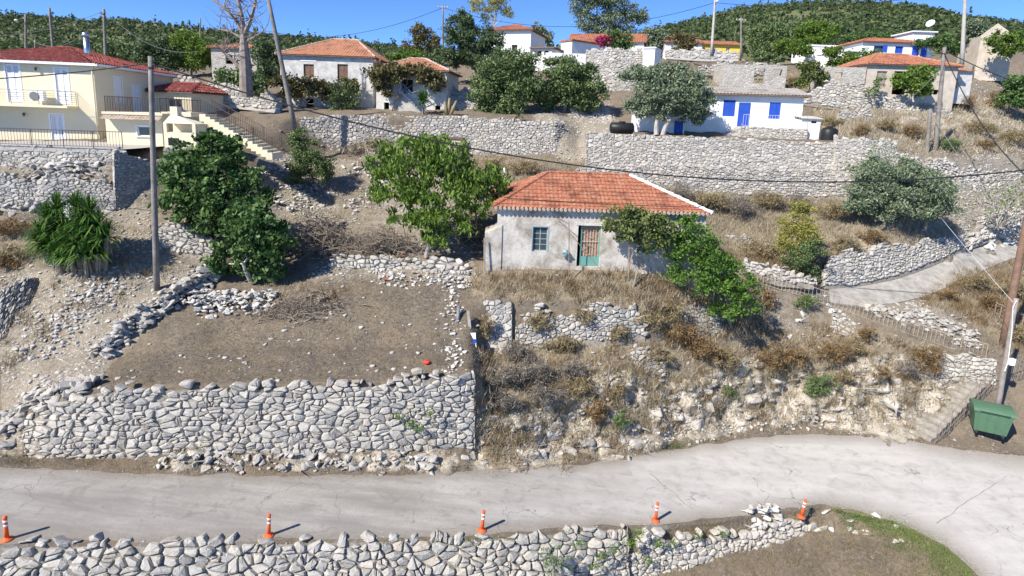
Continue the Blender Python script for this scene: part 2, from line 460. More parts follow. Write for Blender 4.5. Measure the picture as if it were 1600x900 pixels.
# lumps
amp = np.interp(SV, [0, 2, 2.6, 3, 4, 4.3, 5, 6, 9, 12, 15, 17, 18, 22], [0.3, 0.15, 0.05, 0.0, 0.0, 0.05, 0.10, 0.08, 0.07, 0.12, 0.15, 0.3, 2.5, 4.0])
upper_path = (SV > 9.9) & (SV < 11.05) & (U > 1300)
amp[upper_path] = 0.0
disp = np.zeros((len(flat), 3))
for i in range(len(flat)):
    p = Vector(flat[i])
    a = amp[i]
    s = 1.0 if SV[i] < 16.5 else 0.02
    if a > 0:
        n = noise.fractal(p * (0.9 * s), 1.0, 2.0, 4)
        disp[i, 2] += a * n
    r = ROCK[i]
    if r > 0.05:
        q = noise.noise_vector(p * 0.8)
        c1 = noise.hetero_terrain(p * 0.55, 0.7, 2.1, 4, 0.4)
        vd = noise.voronoi(p * 1.1 + q * 0.35)[0]
        crack = min(0.35, vd[1] - vd[0])
        vd2 = noise.voronoi(p * 2.9 + q * 0.5)[0]
        crack2 = min(0.3, vd2[1] - vd2[0])
        k = r * (0.45 * (c1 - 0.7) + 0.9 * (crack - 0.18) + 0.30 * (crack2 - 0.15))
        disp[i, 1] -= k * 0.95
        disp[i, 2] += k * 0.35
G2 = flat + disp
G2[(SV > 3.001) & (SV < 3.99), 2] -= 0.06             # bed of the road
G2[upper_path, 2] -= 0.05
G2[(SV > 2.55) & (SV < 2.999), 1] += 0.12
idx = np.arange(NR * NC).reshape(NR, NC)
faces = np.stack([idx[:-1, :-1], idx[:-1, 1:], idx[1:, 1:], idx[1:, :-1]], -1).reshape(-1, 4)

# ground material: soil, straw, rock and turf by survey masks broken up by noise
def ground_material():
    m, nt, b = new_mat('hillside_ground', 0.95)
    p = geo_pos(nt)
    def attr(n):
        a = nt.nodes.new('ShaderNodeAttribute'); a.attribute_name = n
        return a.outputs['Fac']
    n1 = noise_node(nt, 0.7, 8, 0.65, p); n2 = noise_node(nt, 7.0, 8, 0.75, p); n3 = noise_node(nt, 2.2, 8, 0.7, p)
    soil = ramp(nt, n2, [(0.3, (0.080, 0.066, 0.050)), (0.5, (0.150, 0.125, 0.097)), (0.7, (0.26, 0.225, 0.18))])
    soil = mixc(nt, ramp(nt, n1, [(0.4, (0, 0, 0)), (0.65, (0.7, 0.7, 0.7))]), soil, (0.215, 0.17, 0.115))
    straw = ramp(nt, n2, [(0.3, (0.15, 0.12, 0.08)), (0.7, (0.33, 0.275, 0.195))])
    rock = ramp(nt, n3, [(0.25, (0.24, 0.20, 0.15)), (0.42, (0.39, 0.35, 0.285)), (0.58, (0.49, 0.445, 0.37)), (0.75, (0.46, 0.36, 0.24))])
    n4 = noise_node(nt, 16.0, 8, 0.75, p)
    rock = mixc(nt, ramp(nt, n4, [(0.32, (0.7, 0.7, 0.7)), (0.5, (0, 0, 0))]), rock, (0.24, 0.21, 0.17))
    dust = ramp(nt, n2, [(0.3, (0.20, 0.17, 0.13)), (0.5, (0.29, 0.255, 0.20)), (0.7, (0.40, 0.365, 0.305))])
    turf = ramp(nt, n2, [(0.3, (0.075, 0.095, 0.035)), (0.7, (0.16, 0.175, 0.075))])
    def thr(a, n, lo=-0.15, w=0.3):
        s = mth(nt, 'ADD', a, mth(nt, 'MULTIPLY_ADD', n, 1.2))
        s.node.inputs[1].links[0].from_node.inputs[2].default_value = -0.6
        mr = nt.nodes.new('ShaderNodeMapRange')
        nt.links.new(s, mr.inputs[0]); mr.inputs[1].default_value = 0.3; mr.inputs[2].default_value = 0.6
        return mr.outputs[0]
    soil = mixc(nt, mth(nt, 'MULTIPLY', thr(attr('stony'), n3), 0.75), soil, dust)
    c = mixc(nt, thr(attr('straw'), n3), soil, straw)
    c = mixc(nt, thr(attr('turf'), n3), c, turf)
    c = mixc(nt, thr(attr('rock'), n3), c, rock)
    st = nt.nodes.new('ShaderNodeTexVoronoi'); st.inputs['Scale'].default_value = 9.0
    nt.links.new(p, st.inputs['Vector'])
    pick = mth(nt, 'MULTIPLY', ramp(nt, st.outputs['Distance'], [(0.22, (1, 1, 1)), (0.3, (0, 0, 0))]), mth(nt, 'LESS_THAN', mth(nt, 'ADD', n1, 0.0), mth(nt, 'ADD', mth(nt, 'MULTIPLY', attr('stony'), 0.25), 0.33)))
    c = mixc(nt, mth(nt, 'MULTIPLY', pick, 0.8), c, (0.52, 0.50, 0.46))
    nt.links.new(c, b.inputs['Base Color'])
    bump(nt, b, n2, 0.8, 0.08)
    return m
M_ground = ground_material()
ground = mesh_obj('hillside_terrain', G2, faces, M_ground, smooth=False)
tag(ground, kind='structure')
for nm, M in (('straw', DRY), ('rock', ROCK), ('turf', GREEN), ('stony', STONY)):
    a = ground.data.attributes.new(nm, 'FLOAT', 'POINT')
    a.data.foreach_set('value', M.astype(np.float32))
BV = BVHTree.FromPolygons([tuple(v) for v in G2], [tuple(f) for f in faces])
def hit(px, py):
    """the ground seen along a sight line"""
    d = ray(px, py).normalized()
    h = BV.ray_cast(CO, d)
    return h[0] if h[0] is not None else at(px, py, 40)
def gz(x, y, z0=200.0):
    h = BV.ray_cast(Vector((x, y, z0)), Vector((0, 0, -1)))
    return h[0].z if h[0] is not None else 0.0
# area sampling for scatter
fc = G2[faces]
farea = 0.5 * (np.linalg.norm(np.cross(fc[:, 1] - fc[:, 0], fc[:, 2] - fc[:, 0]), axis=1) + np.linalg.norm(np.cross(fc[:, 2] - fc[:, 0], fc[:, 3] - fc[:, 0]), axis=1))
def scatter(weight, n):
    wgt = weight[faces].mean(axis=1) * farea
    wgt = np.where(np.isfinite(wgt), wgt, 0)
    pick = rng.choice(len(faces), n, p=wgt / wgt.sum())
    a, b_ = rng.random((n, 1)), rng.random((n, 1))
    q = fc[pick]
    return (q[:, 0] * (1 - a) + q[:, 1] * a) * (1 - b_) + (q[:, 3] * (1 - a) + q[:, 2] * a) * b_

# ------------------------------------------------------------------ road (ribbed concrete) and footpath
def ribbon(name, A, B, nseg, mat, lift, cols, thick=0.25, prof=None):
    V, F = [], []
    for k in cols:
        for j in range(nseg + 1):
            t = j / nseg
            p = A[k] * (1 - t) + B[k] * t
            V.append((p.x, p.y, p.z + lift + (prof(t, p) if prof else 0)))
    W = nseg + 1
    for i in range(len(cols) - 1):
        for j in range(nseg):
            F.append((i * W + j, (i + 1) * W + j, (i + 1) * W + j + 1, i * W + j + 1))
    base = len(V)
    for i in range(len(cols)):
        for j in (0, nseg):
            x, y, z = V[i * W + j]; V.append((x, y, z - thick))
    for i in range(len(cols) - 1):
        F.append((base + 2*i, base + 2*i + 2, (i + 1) * W, i * W))
        F.append((i * W + nseg, (i + 1) * W + nseg, base + 2*i + 3, base + 2*i + 1))
    return mesh_obj(name, V, F, mat, smooth=False)
def road_material():
    m, nt, b = new_mat('ribbed_concrete', 0.9)
    p = geo_pos(nt)
    n1 = noise_node(nt, 0.35, 8, 0.6, p); n2 = noise_node(nt, 9.0, 8, 0.75, p); n3 = noise_node(nt, 1.6, 9, 0.7, p, 0.6)
    c = ramp(nt, n1, [(0.3, (0.27, 0.255, 0.23)), (0.5, (0.345, 0.33, 0.305)), (0.7, (0.43, 0.415, 0.385))])
    c = mixc(nt, ramp(nt, n3, [(0.32, (0.85, 0.85, 0.85)), (0.48, (0, 0, 0))]), c, (0.20, 0.187, 0.168))
    c = mixc(nt, ramp(nt, n2, [(0.35, (0.45, 0.45, 0.45)), (0.5, (0, 0, 0))]), c, (0.26, 0.24, 0.22))
    # streaks along the lane
    ms = nt.nodes.new('ShaderNodeMapping'); ms.inputs['Rotation'].default_value = (0, 0, R(-12)); ms.inputs['Scale'].default_value = (0.22, 1.5, 1)
    nt.links.new(p, ms.inputs['Vector'])
    n5 = noise_node(nt, 1.0, 7, 0.65, ms.outputs[0])
    c = mixc(nt, ramp(nt, n5, [(0.36, (0.75, 0.75, 0.75)), (0.52, (0, 0, 0))]), c, (0.235, 0.222, 0.205))
    c = mixc(nt, ramp(nt, n5, [(0.54, (0, 0, 0)), (0.68, (0.55, 0.55, 0.55))]), c, (0.50, 0.485, 0.455))
    # worn, whiter towards the bend
    sx = nt.nodes.new('ShaderNodeSeparateXYZ'); nt.links.new(p, sx.inputs[0])
    mr = nt.nodes.new('ShaderNodeMapRange'); nt.links.new(sx.outputs['X'], mr.inputs[0]); mr.inputs[1].default_value = -4; mr.inputs[2].default_value = 9
    c = mixc(nt, mth(nt, 'MULTIPLY', mr.outputs[0], mth(nt, 'MULTIPLY', n3, 1.0)), c, (0.60, 0.58, 0.55))
    # dirt along the two edges (uv.x runs across)
    uv = nt.nodes.new('ShaderNodeAttribute'); uv.attribute_name = 'across'
    e = mth(nt, 'ABSOLUTE', mth(nt, 'SUBTRACT', uv.outputs['Fac'], 0.5))
    e = mth(nt, 'ADD', e, mth(nt, 'MULTIPLY', mth(nt, 'SUBTRACT', n3, 0.5), 0.18))
    mr2 = nt.nodes.new('ShaderNodeMapRange'); nt.links.new(e, mr2.inputs[0]); mr2.inputs[1].default_value = 0.32; mr2.inputs[2].default_value = 0.5; mr2.inputs[4].default_value = 0.75
    c = mixc(nt, mr2.outputs[0], c, ramp(nt, n2, [(0.3, (0.15, 0.13, 0.105)), (0.7, (0.31, 0.27, 0.225))]))
    # hairline cracks
    vo = nt.nodes.new('ShaderNodeTexVoronoi'); vo.feature = 'DISTANCE_TO_EDGE'; vo.inputs['Scale'].default_value = 0.33
    nv = nt.nodes.new('ShaderNodeTexNoise'); nv.inputs['Scale'].default_value = 1.5; nt.links.new(p, nv.inputs['Vector'])
    va = nt.nodes.new('ShaderNodeVectorMath'); va.operation = 'ADD'
    nt.links.new(p, va.inputs[0]); nt.links.new(nv.outputs['Color'], va.inputs[1]); nt.links.new(va.outputs[0], vo.inputs['Vector'])
    crack = ramp(nt, vo.outputs['Distance'], [(0.0, (1, 1, 1)), (0.006, (0, 0, 0))])
    c = mixc(nt, mth(nt, 'MULTIPLY', crack, mth(nt, 'MULTIPLY', mth(nt, 'GREATER_THAN', n1, 0.52), 0.8)), c, (0.14, 0.125, 0.11))
    # broomed ribs across the road, stronger on the steep part
    wv = nt.nodes.new('ShaderNodeTexWave'); wv.wave_type = 'BANDS'; wv.bands_direction = 'X'
    mp = nt.nodes.new('ShaderNodeMapping'); mp.inputs['Rotation'].default_value = (0, 0, R(24)); mp.inputs['Scale'].default_value = (1, 1, 0)
    nt.links.new(p, mp.inputs['Vector']); nt.links.new(mp.outputs[0], wv.inputs['Vector'])
    wv.inputs['Scale'].default_value = 4.2; wv.inputs['Distortion'].default_value = 3.0; wv.inputs['Detail'].default_value = 4; wv.inputs['Detail Scale'].default_value = 1.6
    steep = nt.nodes.new('ShaderNodeMapRange'); nt.links.new(sx.outputs['X'], steep.inputs[0]); steep.inputs[1].default_value = -6; steep.inputs[2].default_value = 5; steep.inputs[3].default_value = 1; steep.inputs[4].default_value = 0.15
    rib = mth(nt, 'MULTIPLY', wv.outputs['Fac'], steep.outputs[0])
    c = mixc(nt, mth(nt, 'MULTIPLY', mth(nt, 'MULTIPLY', rib, n3), 1.0), c, (0.19, 0.178, 0.162))
    nt.links.new(c, b.inputs['Base Color'])
    bump(nt, b, mth(nt, 'ADD', mth(nt, 'MULTIPLY', mth(nt, 'MULTIPLY', rib, n3), -0.8), mth(nt, 'MULTIPLY', n2, 0.8)), 0.4, 0.015)
    return m
M_road = road_material()
def gridpts(row): return [Vector(G.reshape(NR, NC, 3)[row, k]) for k in range(NC)]
row_of = {i: int(np.argmin(np.abs(strip_of - i))) for i in range(len(LINES))}
edge_n, edge_f = gridpts(row_of[3]), gridpts(row_of[4])
for k in range(NC):
    for E, sgn in ((edge_n, 1), (edge_f, -1)):
        q_ = E[k].copy()
        E[k].y += sgn * max(0.0, 0.10 + 0.22 * noise.fractal(q_ * 0.8, 1.0, 2.0, 4))
road = ribbon('road', edge_n, edge_f, 10, M_road, 0.0, range(0, NC, 2))
tag(road, kind='structure')
# two construction joints across the slab
M_joint = simple('joint_dirt', (0.34, 0.315, 0.28), (0.20, 0.18, 0.155), 6.0)
for (pa, pb) in (((1012,740),(1082,796)), ((1462,818),(1572,744))):
    vs_ = []; N_ = 26
    for i_ in range(N_ + 1):
        q_ = onroad(pa[0] + (pb[0]-pa[0])*i_/N_, pa[1] + (pb[1]-pa[1])*i_/N_)
        j_ = 0.16 * noise.fractal(q_ * 1.3, 1.0, 2.0, 4); w_j = 0.022 + 0.02 * noise.noise(q_ * 3.0 + Vector((9, 0, 0)))
        vs_ += [(q_.x + j_ - w_j, q_.y, q_.z + .012), (q_.x + j_ + w_j, q_.y, q_.z + .012)]
    mesh_obj('expansion_joint', vs_, [(2*i_, 2*i_+1, 2*i_+3, 2*i_+2) for i_ in range(N_)], M_joint, road)
ac = road.data.attributes.new('across', 'FLOAT', 'POINT')
nv_ = len(road.data.vertices); ncols = len(range(0, NC, 2))
vals = np.zeros(nv_, np.float32); vals[:ncols * 11] = np.tile(np.linspace(0, 1, 11), ncols)
ac.data.foreach_set('value', vals)
M_path = simple('path_concrete', (0.42, 0.40, 0.365), (0.24, 0.22, 0.19), 1.6, 0.92, 0.5)
c0 = int(np.argmin(np.abs(PXS - 1296)))
path = ribbon('footpath', gridpts(row_of[10]), gridpts(row_of[11]), 4, M_path, 0.03, range(c0, NC, 2))
tag(path, kind='structure')
# ------------------------------------------------------------------ dry stone walls: every block is cut from a jittered cell pattern
def clip(poly, p, q):
    """keep the side of poly nearer to p than to q"""
    mx, my = (p[0] + q[0]) / 2, (p[1] + q[1]) / 2
    nx, ny = q[0] - p[0], q[1] - p[1]
    out = []
    n = len(poly)
    for i in range(n):
        a, b = poly[i], poly[(i + 1) % n]
        da = (a[0] - mx) * nx + (a[1] - my) * ny
        db = (b[0] - mx) * nx + (b[1] - my) * ny
        if da <= 0: out.append(a)
        if (da < 0 < db) or (db < 0 < da):
            t = da / (da - db)
            out.append((a[0] + t * (b[0] - a[0]), a[1] + t * (b[1] - a[1])))
    return out
def cells(Ls, Hmax, sw, sh, jit=0.38, rnd=random):
    """stone outlines on a wall Ls long and Hmax high"""
    nx, ny = max(1, round(Ls / sw)), max(1, round(Hmax / sh))
    ax = sw / sh
    pts = {}
    for j in range(-1, ny + 1):
        sh_ = rnd.random() * sw
        for i in range(-1, nx + 1):
            if rnd.random() < 0.17 and 0 <= i < nx and 0 <= j < ny: continue      # room for a bigger block
            pts[(i, j)] = ((i + 0.5 + 0.5 * (j % 2) + rnd.uniform(-jit, jit)) * Ls / nx / ax, (j + 0.5 + rnd.uniform(-jit, jit) * 0.85) * Hmax / ny)
    out = []
    for (i, j), p in pts.items():
        if not (0 <= j < ny and -1 <= i < nx + 1): continue
        poly = [(p[0] - sw * 2 / ax, p[1] - sh * 2), (p[0] + sw * 2 / ax, p[1] - sh * 2), (p[0] + sw * 2 / ax, p[1] + sh * 2), (p[0] - sw * 2 / ax, p[1] + sh * 2)]
        for di in range(-3, 4):
            for dj in range(-2, 3):
                q = pts.get((i + di, j + dj))
                if q is not None and (di or dj):
                    poly = clip(poly, p, q)
                    if len(poly) < 3: break
            if len(poly) < 3: break
        if len(poly) < 3: continue
        poly = [(min(max(x * ax, 0), Ls), y) for x, y in poly]
        todo = [(poly, 0)]
        while todo:
            pg, lev = todo.pop()
            cx = sum(q[0] for q in pg) / len(pg); cy = sum(q[1] for q in pg) / len(pg)
            if lev < 2 and rnd.random() < (0.42, 0.22)[lev]:
                th = rnd.choice((0, 0, 1.57)) + rnd.uniform(-.45, .45); o_ = rnd.uniform(-.12, .12) * sh
                nx_, ny_ = -math.sin(th), math.cos(th)
                pa = (cx + nx_ * (o_ - .1), cy + ny_ * (o_ - .1)); pb = (cx + nx_ * (o_ + .1), cy + ny_ * (o_ + .1))
                A_, B_ = clip(pg, pa, pb), clip(pg, pb, pa)
                if len(A_) > 2 and len(B_) > 2:
                    todo += [(A_, lev + 1), (B_, lev + 1)]; continue
            out.append(((cx, cy), pg))
    return out
def block(poly, gap, bulge, back, rnd, rounding=True):
    """mesh of one stone in (s, h, out) coordinates"""
    cx = sum(p[0] for p in poly) / len(poly); cy = sum(p[1] for p in poly) / len(poly)
    P = poly
    if rounding:
        Q = []
        for i in range(len(P)):
            a, b = P[i], P[(i + 1) % len(P)]
            L = math.hypot(b[0]-a[0], b[1]-a[1])
            if L < gap * 1.2: Q.append(((a[0]+b[0])/2, (a[1]+b[1])/2)); continue
            Q.append((a[0]*.87 + b[0]*.13, a[1]*.87 + b[1]*.13)); Q.append((a[0]*.13 + b[0]*.87, a[1]*.13 + b[1]*.87))
        P = Q
    if len(P) < 3: return None
    r = max(0.03, math.sqrt(sum((p[0]-cx)**2 + (p[1]-cy)**2 for p in P) / len(P)))
    k1 = max(0.5, 1 - gap * rnd.uniform(.3, 2.2) / r)
    V = []
    tx, ty = rnd.uniform(-.28, .28), rnd.uniform(-.28, .28)
    prd = rnd.uniform(-0.6, 0.9) * bulge * 0.8
    n = len(P)
    for s, o in ((k1 * 0.93, -back), (k1, -0.25 * bulge), (k1 * rnd.uniform(.70, .86), bulge * 0.72)):
        for x, y in P:
            dx, dy = (x - cx) * s, (y - cy) * s
            oo = o if o < -0.5 * back else o + prd + (dx * tx + dy * ty) + rnd.uniform(-.22, .22) * bulge
            j = 1 + rnd.uniform(-.05, .05)
            V.append((cx + dx * j, cy + dy * j, oo))
    V.append((cx + rnd.uniform(-.1, .1) * r, cy + rnd.uniform(-.1, .1) * r, bulge * rnd.uniform(.8, 1.15) + prd))
    F = []
    for ring in range(2):
        for i in range(n):
            F.append((ring*n + i, ring*n + (i+1) % n, (ring+1)*n + (i+1) % n, (ring+1)*n + i))
    for i in range(n):
        F.append((2*n + i, 2*n + (i+1) % n, 3*n))
    return V, F, (cx, cy)
class Face:
    """a wall face: stations (base point, top point), in order along the wall; seen from the side where base->next x up points outwards"""
    def __init__(s, base, top):
        s.b = [Vector(p) for p in base]; s.t = [Vector(p) for p in top]
        s.S = [0.0]
        for a, c in zip(s.b[:-1], s.b[1:]): s.S.append(s.S[-1] + (c - a).length)
        s.L = s.S[-1]
        s.H = [(t - b).length for b, t in zip(s.b, s.t)]
        s.Hmax = max(s.H)
    def at(s, u, h, o):
        u = min(max(u, 0), s.L)
        i = 0
        while i < len(s.S) - 2 and u > s.S[i + 1]: i += 1
        f = (u - s.S[i]) / max(1e-6, s.S[i+1] - s.S[i])
        b = s.b[i].lerp(s.b[i+1], f); t = s.t[i].lerp(s.t[i+1], f)
        up = (t - b).normalized() if (t - b).length > 1e-6 else Vector((0,0,1))
        n = (s.b[i+1] - s.b[i]).cross(up)
        n.normalize()
        return b + up * h + n * o
    def height(s, u):
        return float(np.interp(u, s.S, s.H))
def stone_wall(name, label, base, top, sw, sh, mat, mode='objects', back=0.25, bulge=0.07, gap=0.018, core=M_core, cat='wall', group=None, ragged=0.35, decay=0.0, seed=1, most=300, coredepth=0.35):
    rnd = random.Random(seed)
    if mode == 'joined': sw, sh, gap, bulge = sw * .78, sh * .78, gap * .75, bulge * .9
    F = Face(base, top)
    root = empty(name, F.at(F.L / 2, 0, 0))
    tag(root, label, cat, group, 'thing')
    o0 = root.location.copy()
    def hfun(u):
        h = F.height(u)
        if decay:
            n_ = noise.fractal(Vector((u * 0.55 + seed * 7.3, seed * 1.7, 0)), 1.0, 2.0, 3)
            e_ = min(u, F.L - u)
            h *= max(0.12, min(1.0, 1.0 - decay * max(0.0, 0.45 + n_)) * min(1.0, 0.35 + e_ / 0.9))
        return h
    # earth and hearting behind the joints
    mb = MB()
    N = max(2, int(F.L / 0.6))
    vs, fs = [], []
    for i in range(N + 1):
        u = 0.12 + (F.L - 0.24) * i / N; h = max(0.05, hfun(u) - max(0.12, 0.9 * sh))
        for (hh, oo) in ((-0.3, -0.025), (h, -0.025), (h, -coredepth), (-0.3, -coredepth)):
            vs.append(F.at(u, hh, oo) - o0)
    for i in range(N):
        a, b = 4*i, 4*i + 4
        for k in range(4):
            k2 = (k + 1) % 4
            fs.append((a+k, b+k, b+k2, a+k2))
    fs.append((0, 1, 2, 3)); fs.append((4*N+3, 4*N+2, 4*N+1, 4*N))
    mb.add(vs, fs); mb.build('wall_core', core, root)
    cs = cells(F.L, F.Hmax, sw, sh, rnd=rnd)
    big = []; 
    for (c, poly) in cs:
        h = hfun(c[0])
        if c[1] > h - sh * 0.35 + rnd.uniform(-ragged, ragged) * sh: continue
        b = block(poly, gap, bulge, back, rnd, rounding=(mode == 'objects'))
        if b: big.append((b, c))
    if mode == 'objects':
        big.sort(key=lambda t: t[1][0])
        step = max(1.0, len(big) / most)
        chosen = set(int(i * step) for i in range(min(most, len(big))))
        rest = MB()
        for i, (b, c) in enumerate(big):
            V, FF, cc = b
            P = [F.at(*v) - o0 for v in V]
            if i in chosen:
                ctr = sum(P, Vector()) / len(P)
                mesh_obj('stone', [p - ctr for p in P], FF, mat, root, loc=ctr)
            else: rest.add(P, FF)
        if rest.v: tag(rest.build('smaller_stones', mat, root), kind='stuff')
    else:
        rest = MB()
        for b, c in big:
            V, FF, cc = b
            rest.add([F.at(*v) - o0 for v in V], FF)
        tag(rest.build('stonework', mat, root), kind='stuff')
    return root, F
def wall_px(stations):
    """stations (px, py_base, Y_base, py_top, Y_top) -> base and top points"""
    return [at(a, b, Y) for a, b, Y, c, Z in stations], [at(a, c, Z) for a, b, Y, c, Z in stations]
def line_at(line, px):
    i = (px - PXS[0]) / 4.0
    k = int(min(max(math.floor(i), 0), NC - 2)); f = i - k
    return line[k].lerp(line[k + 1], f)
verge_r, l5_r = gridpts(row_of[5]), gridpts(row_of[6])
# the big retaining wall above the road
st = list(range(42, 743, 25)) + [742]
B = [line_at(verge_r, p) + Vector((0, -0.12, -0.1)) for p in st]
T = [line_at(l5_r, p) + Vector((0, -0.14, float(np.interp(p, [42, 70, 140, 300, 420, 600, 690, 742], [-0.15, 0.0, .06, .10, .05, .06, 0.2, .28])))) for p in st]
stone_wall('dry_stone_wall', 'grey dry stone retaining wall above the road, holding up the bare plot', B, T, 0.36, 0.215, stone_mat('weathered_limestone', [(0, (0.17,0.17,0.172)), (.3, (0.25,0.247,0.24)), (.6, (0.33,0.32,0.30)), (.88, (0.42,0.395,0.35)), (1, (0.37,0.31,0.24))], island=False), 'objects', bulge=0.07, back=0.3, gap=0.012, seed=3, ragged=1.6)
# the wall under the road, seen at the very front
wb_r, ne_r = gridpts(row_of[2]), gridpts(row_of[3])
st = list(range(-60, 981, 40))
B = [line_at(ne_r, p) + Vector((0, -0.70, -1.75)) for p in st]
T = [line_at(ne_r, p) + Vector((0, 0.08, 0.10)) for p in st]
stone_wall('dry_stone_wall', 'dry stone wall of big blocks carrying the downhill edge of the road', B, T, 0.38, 0.265, stone_mat('limestone_front', [(0, (0.21,0.208,0.20)), (0.4, (0.335,0.325,0.305)), (.85, (0.46,0.44,0.40)), (1, (0.40,0.345,0.275))], island=False), 'objects', bulge=0.10, back=0.35, gap=0.012, seed=5, ragged=0.9)
st = list(range(985, 1396, 30))
B = [line_at(wb_r, p) + Vector((0, -0.10, -0.15)) for p in st]
T = [line_at(ne_r, p) + Vector((0, -0.25, float(np.interp(p, [985, 1050, 1200, 1300, 1395], [0.05, -0.1, -0.28, -0.4, -0.35])))) for p in st]
stone_wall('dry_stone_wall', 'low wall of small white stones tapering off towards the green verge of the road bend', B, T, 0.27, 0.20, stone_mat('white_limestone', PALE_TONES, island=False), 'objects', bulge=0.07, back=0.3, gap=0.014, seed=6, ragged=1.0, decay=.25)
# terrace wall below the house with the red roof
B, T = wall_px([(805,548,26.35,476,27.2),(850,545,26.5,466,27.3),(900,536,26.7,468,27.35),(960,530,26.9,462,27.5),(1012,525,27.2,475,27.7)])
stone_wall('terrace_wall', 'crumbling grey terrace wall overgrown with straw below the red roofed house', B, T, 0.28, 0.20, M_stone_obj, 'objects', bulge=0.07, gap=.012, seed=8, ragged=1.5, decay=.3)
B, T = wall_px([(728,556,25.7,470,27.1),(760,556,25.9,468,27.15),(800,552,26.1,470,27.2)])
stone_wall('terrace_wall', 'mortared wall end with a flat top beside the leaning planks and old pipe', B, T, 0.34, 0.26, M_stone_obj, 'objects', bulge=0.04, gap=0.012, core=M_mortar, seed=9, ragged=0.1)
B, T = wall_px([(972,592,26.0,546,26.8),(1000,592,26.0,530,26.9),(1040,588,26.2,528,27.1)])
stone_wall('terrace_wall', 'short stub of stacked white stones above the yellowish cut rock', B, T, 0.24, 0.18, M_stone_obj, 'objects', bulge=0.08, gap=.012, seed=10, ragged=1.5, decay=.3)
B, T = wall_px([(1062,500,28.2,458,28.7),(1100,520,28.3,470,28.9),(1140,535,28.6,500,29.2)])
stone_wall('terrace_wall', 'small terrace wall in the shade of the bright green tree beside the house', B, T, 0.26, 0.19, M_stone_obj, 'objects', bulge=0.07, gap=.012, seed=11, ragged=1.0, decay=.5)
# wall above the footpath
B, T = wall_px([(1288,444,33.1,398,34.3),(1330,446,33.9,384,35.0),(1400,430,35.7,376,36.8),(1460,408,37.9,370,38.8),(1515,384,40.6,360,41.4)])
stone_wall('dry_stone_wall', 'pale dry stone retaining wall curving along the uphill side of the footpath', B, T, 0.38, 0.24, M_stone, 'joined', bulge=0.08, gap=0.02, seed=12, decay=.2)
B, T = wall_px([(1515,384,40.6,352,41.8),(1560,368,43.3,325,44.0),(1605,350,46.5,305,47.4)])
stone_wall('dry_stone_wall', 'tumbledown white stone wall where the footpath climbs out under the bare fig branches', B, T, 0.46, 0.34, M_pale, 'joined', bulge=0.14, gap=0.03, seed=13, ragged=1.5, decay=.6)
# rubble wall at the back of the bare plot
B, T = wall_px([(512,418,29.4,396,30.0),(560,424,29.2,392,30.1),(620,430,29.0,398,29.8),(680,428,29.0,396,29.8),(735,430,28.8,405,29.5)])
stone_wall('rubble_wall', 'low tumbled rubble wall along the back of the bare plot', B, T, 0.36, 0.25, M_stone_obj, 'objects', bulge=0.11, gap=0.02, seed=14, ragged=1.5, decay=.5)
B, T = wall_px([(236,388,28.7,348,29.4),(285,396,28.6,346,29.4),(335,398,28.7,372,29.3)])
stone_wall('rubble_wall', 'short ochre stained terrace wall behind the slim grey pole', B, T, 0.32, 0.22, M_stone_obj, 'objects', bulge=0.07, seed=15, ragged=0.6)
# ruin left
B, T = wall_px([(-60,330,30.3,252,30.8),(0,325,30.4,262,30.8),(60,325,30.6,272,30.9),(75,325,30.6,250,30.9),(125,325,30.8,256,31.1),(150,325,30.9,262,31.2),(180,328,31.0,234,31.5)])
stone_wall('ruined_wall', 'broken grey house wall with a gap in it behind the spiky yucca', B, T, 0.34, 0.20, M_stone, 'joined', bulge=0.06, gap=0.014, seed=16, ragged=1.0, decay=.35, core=M_mortar)
B = [at(180,328,31.0), at(180,328,31.0) + Vector((2.2, 2.6, 0.1))]
T = [B[0] + Vector((0.1, 0.1, 3.3)), B[1] + Vector((0, 0, 1.9))]
stone_wall('ruined_wall', 'shaded end wall of the ruin, stepping down beside the slim grey pole', B, T, 0.32, 0.2, M_stone, 'joined', bulge=0.06, gap=0.014, seed=17, ragged=0.8, core=M_mortar)
B, T = wall_px([(-120,262,31.9,226,32.0),(0,262,31.9,226,32.0),(100,262,32.1,229,32.2),(185,262,32.4,232,32.5)])
stone_wall('garden_wall', 'neat whitish stone wall carrying the cream house front yard', B, T, 0.36, 0.22, M_pale, 'joined', bulge=0.04, gap=0.016, seed=18, ragged=0.1, core=M_mortar)
B, T = wall_px([(255,265,33.0,228,33.1),(300,268,33.4,226,33.5)])
stone_wall('garden_wall', 'short whitish stone wall under the outdoor oven of the cream house', B, T, 0.34, 0.22, M_pale, 'joined', bulge=0.04, gap=0.016, seed=19, ragged=0.1, core=M_mortar)
B, T = wall_px([(-80,566,22.6,452,23.9),(0,536,23.3,452,24.6),(40,492,24.6,432,25.6),(72,452,26.0,432,26.6)])
B = [b for b in B]; 
stone_wall('boundary_wall', 'dark shaded boundary wall dropping steeply down the slope beside the stepped path', B, T, 0.34, 0.26, M_stone, 'joined', bulge=0.08, seed=20)
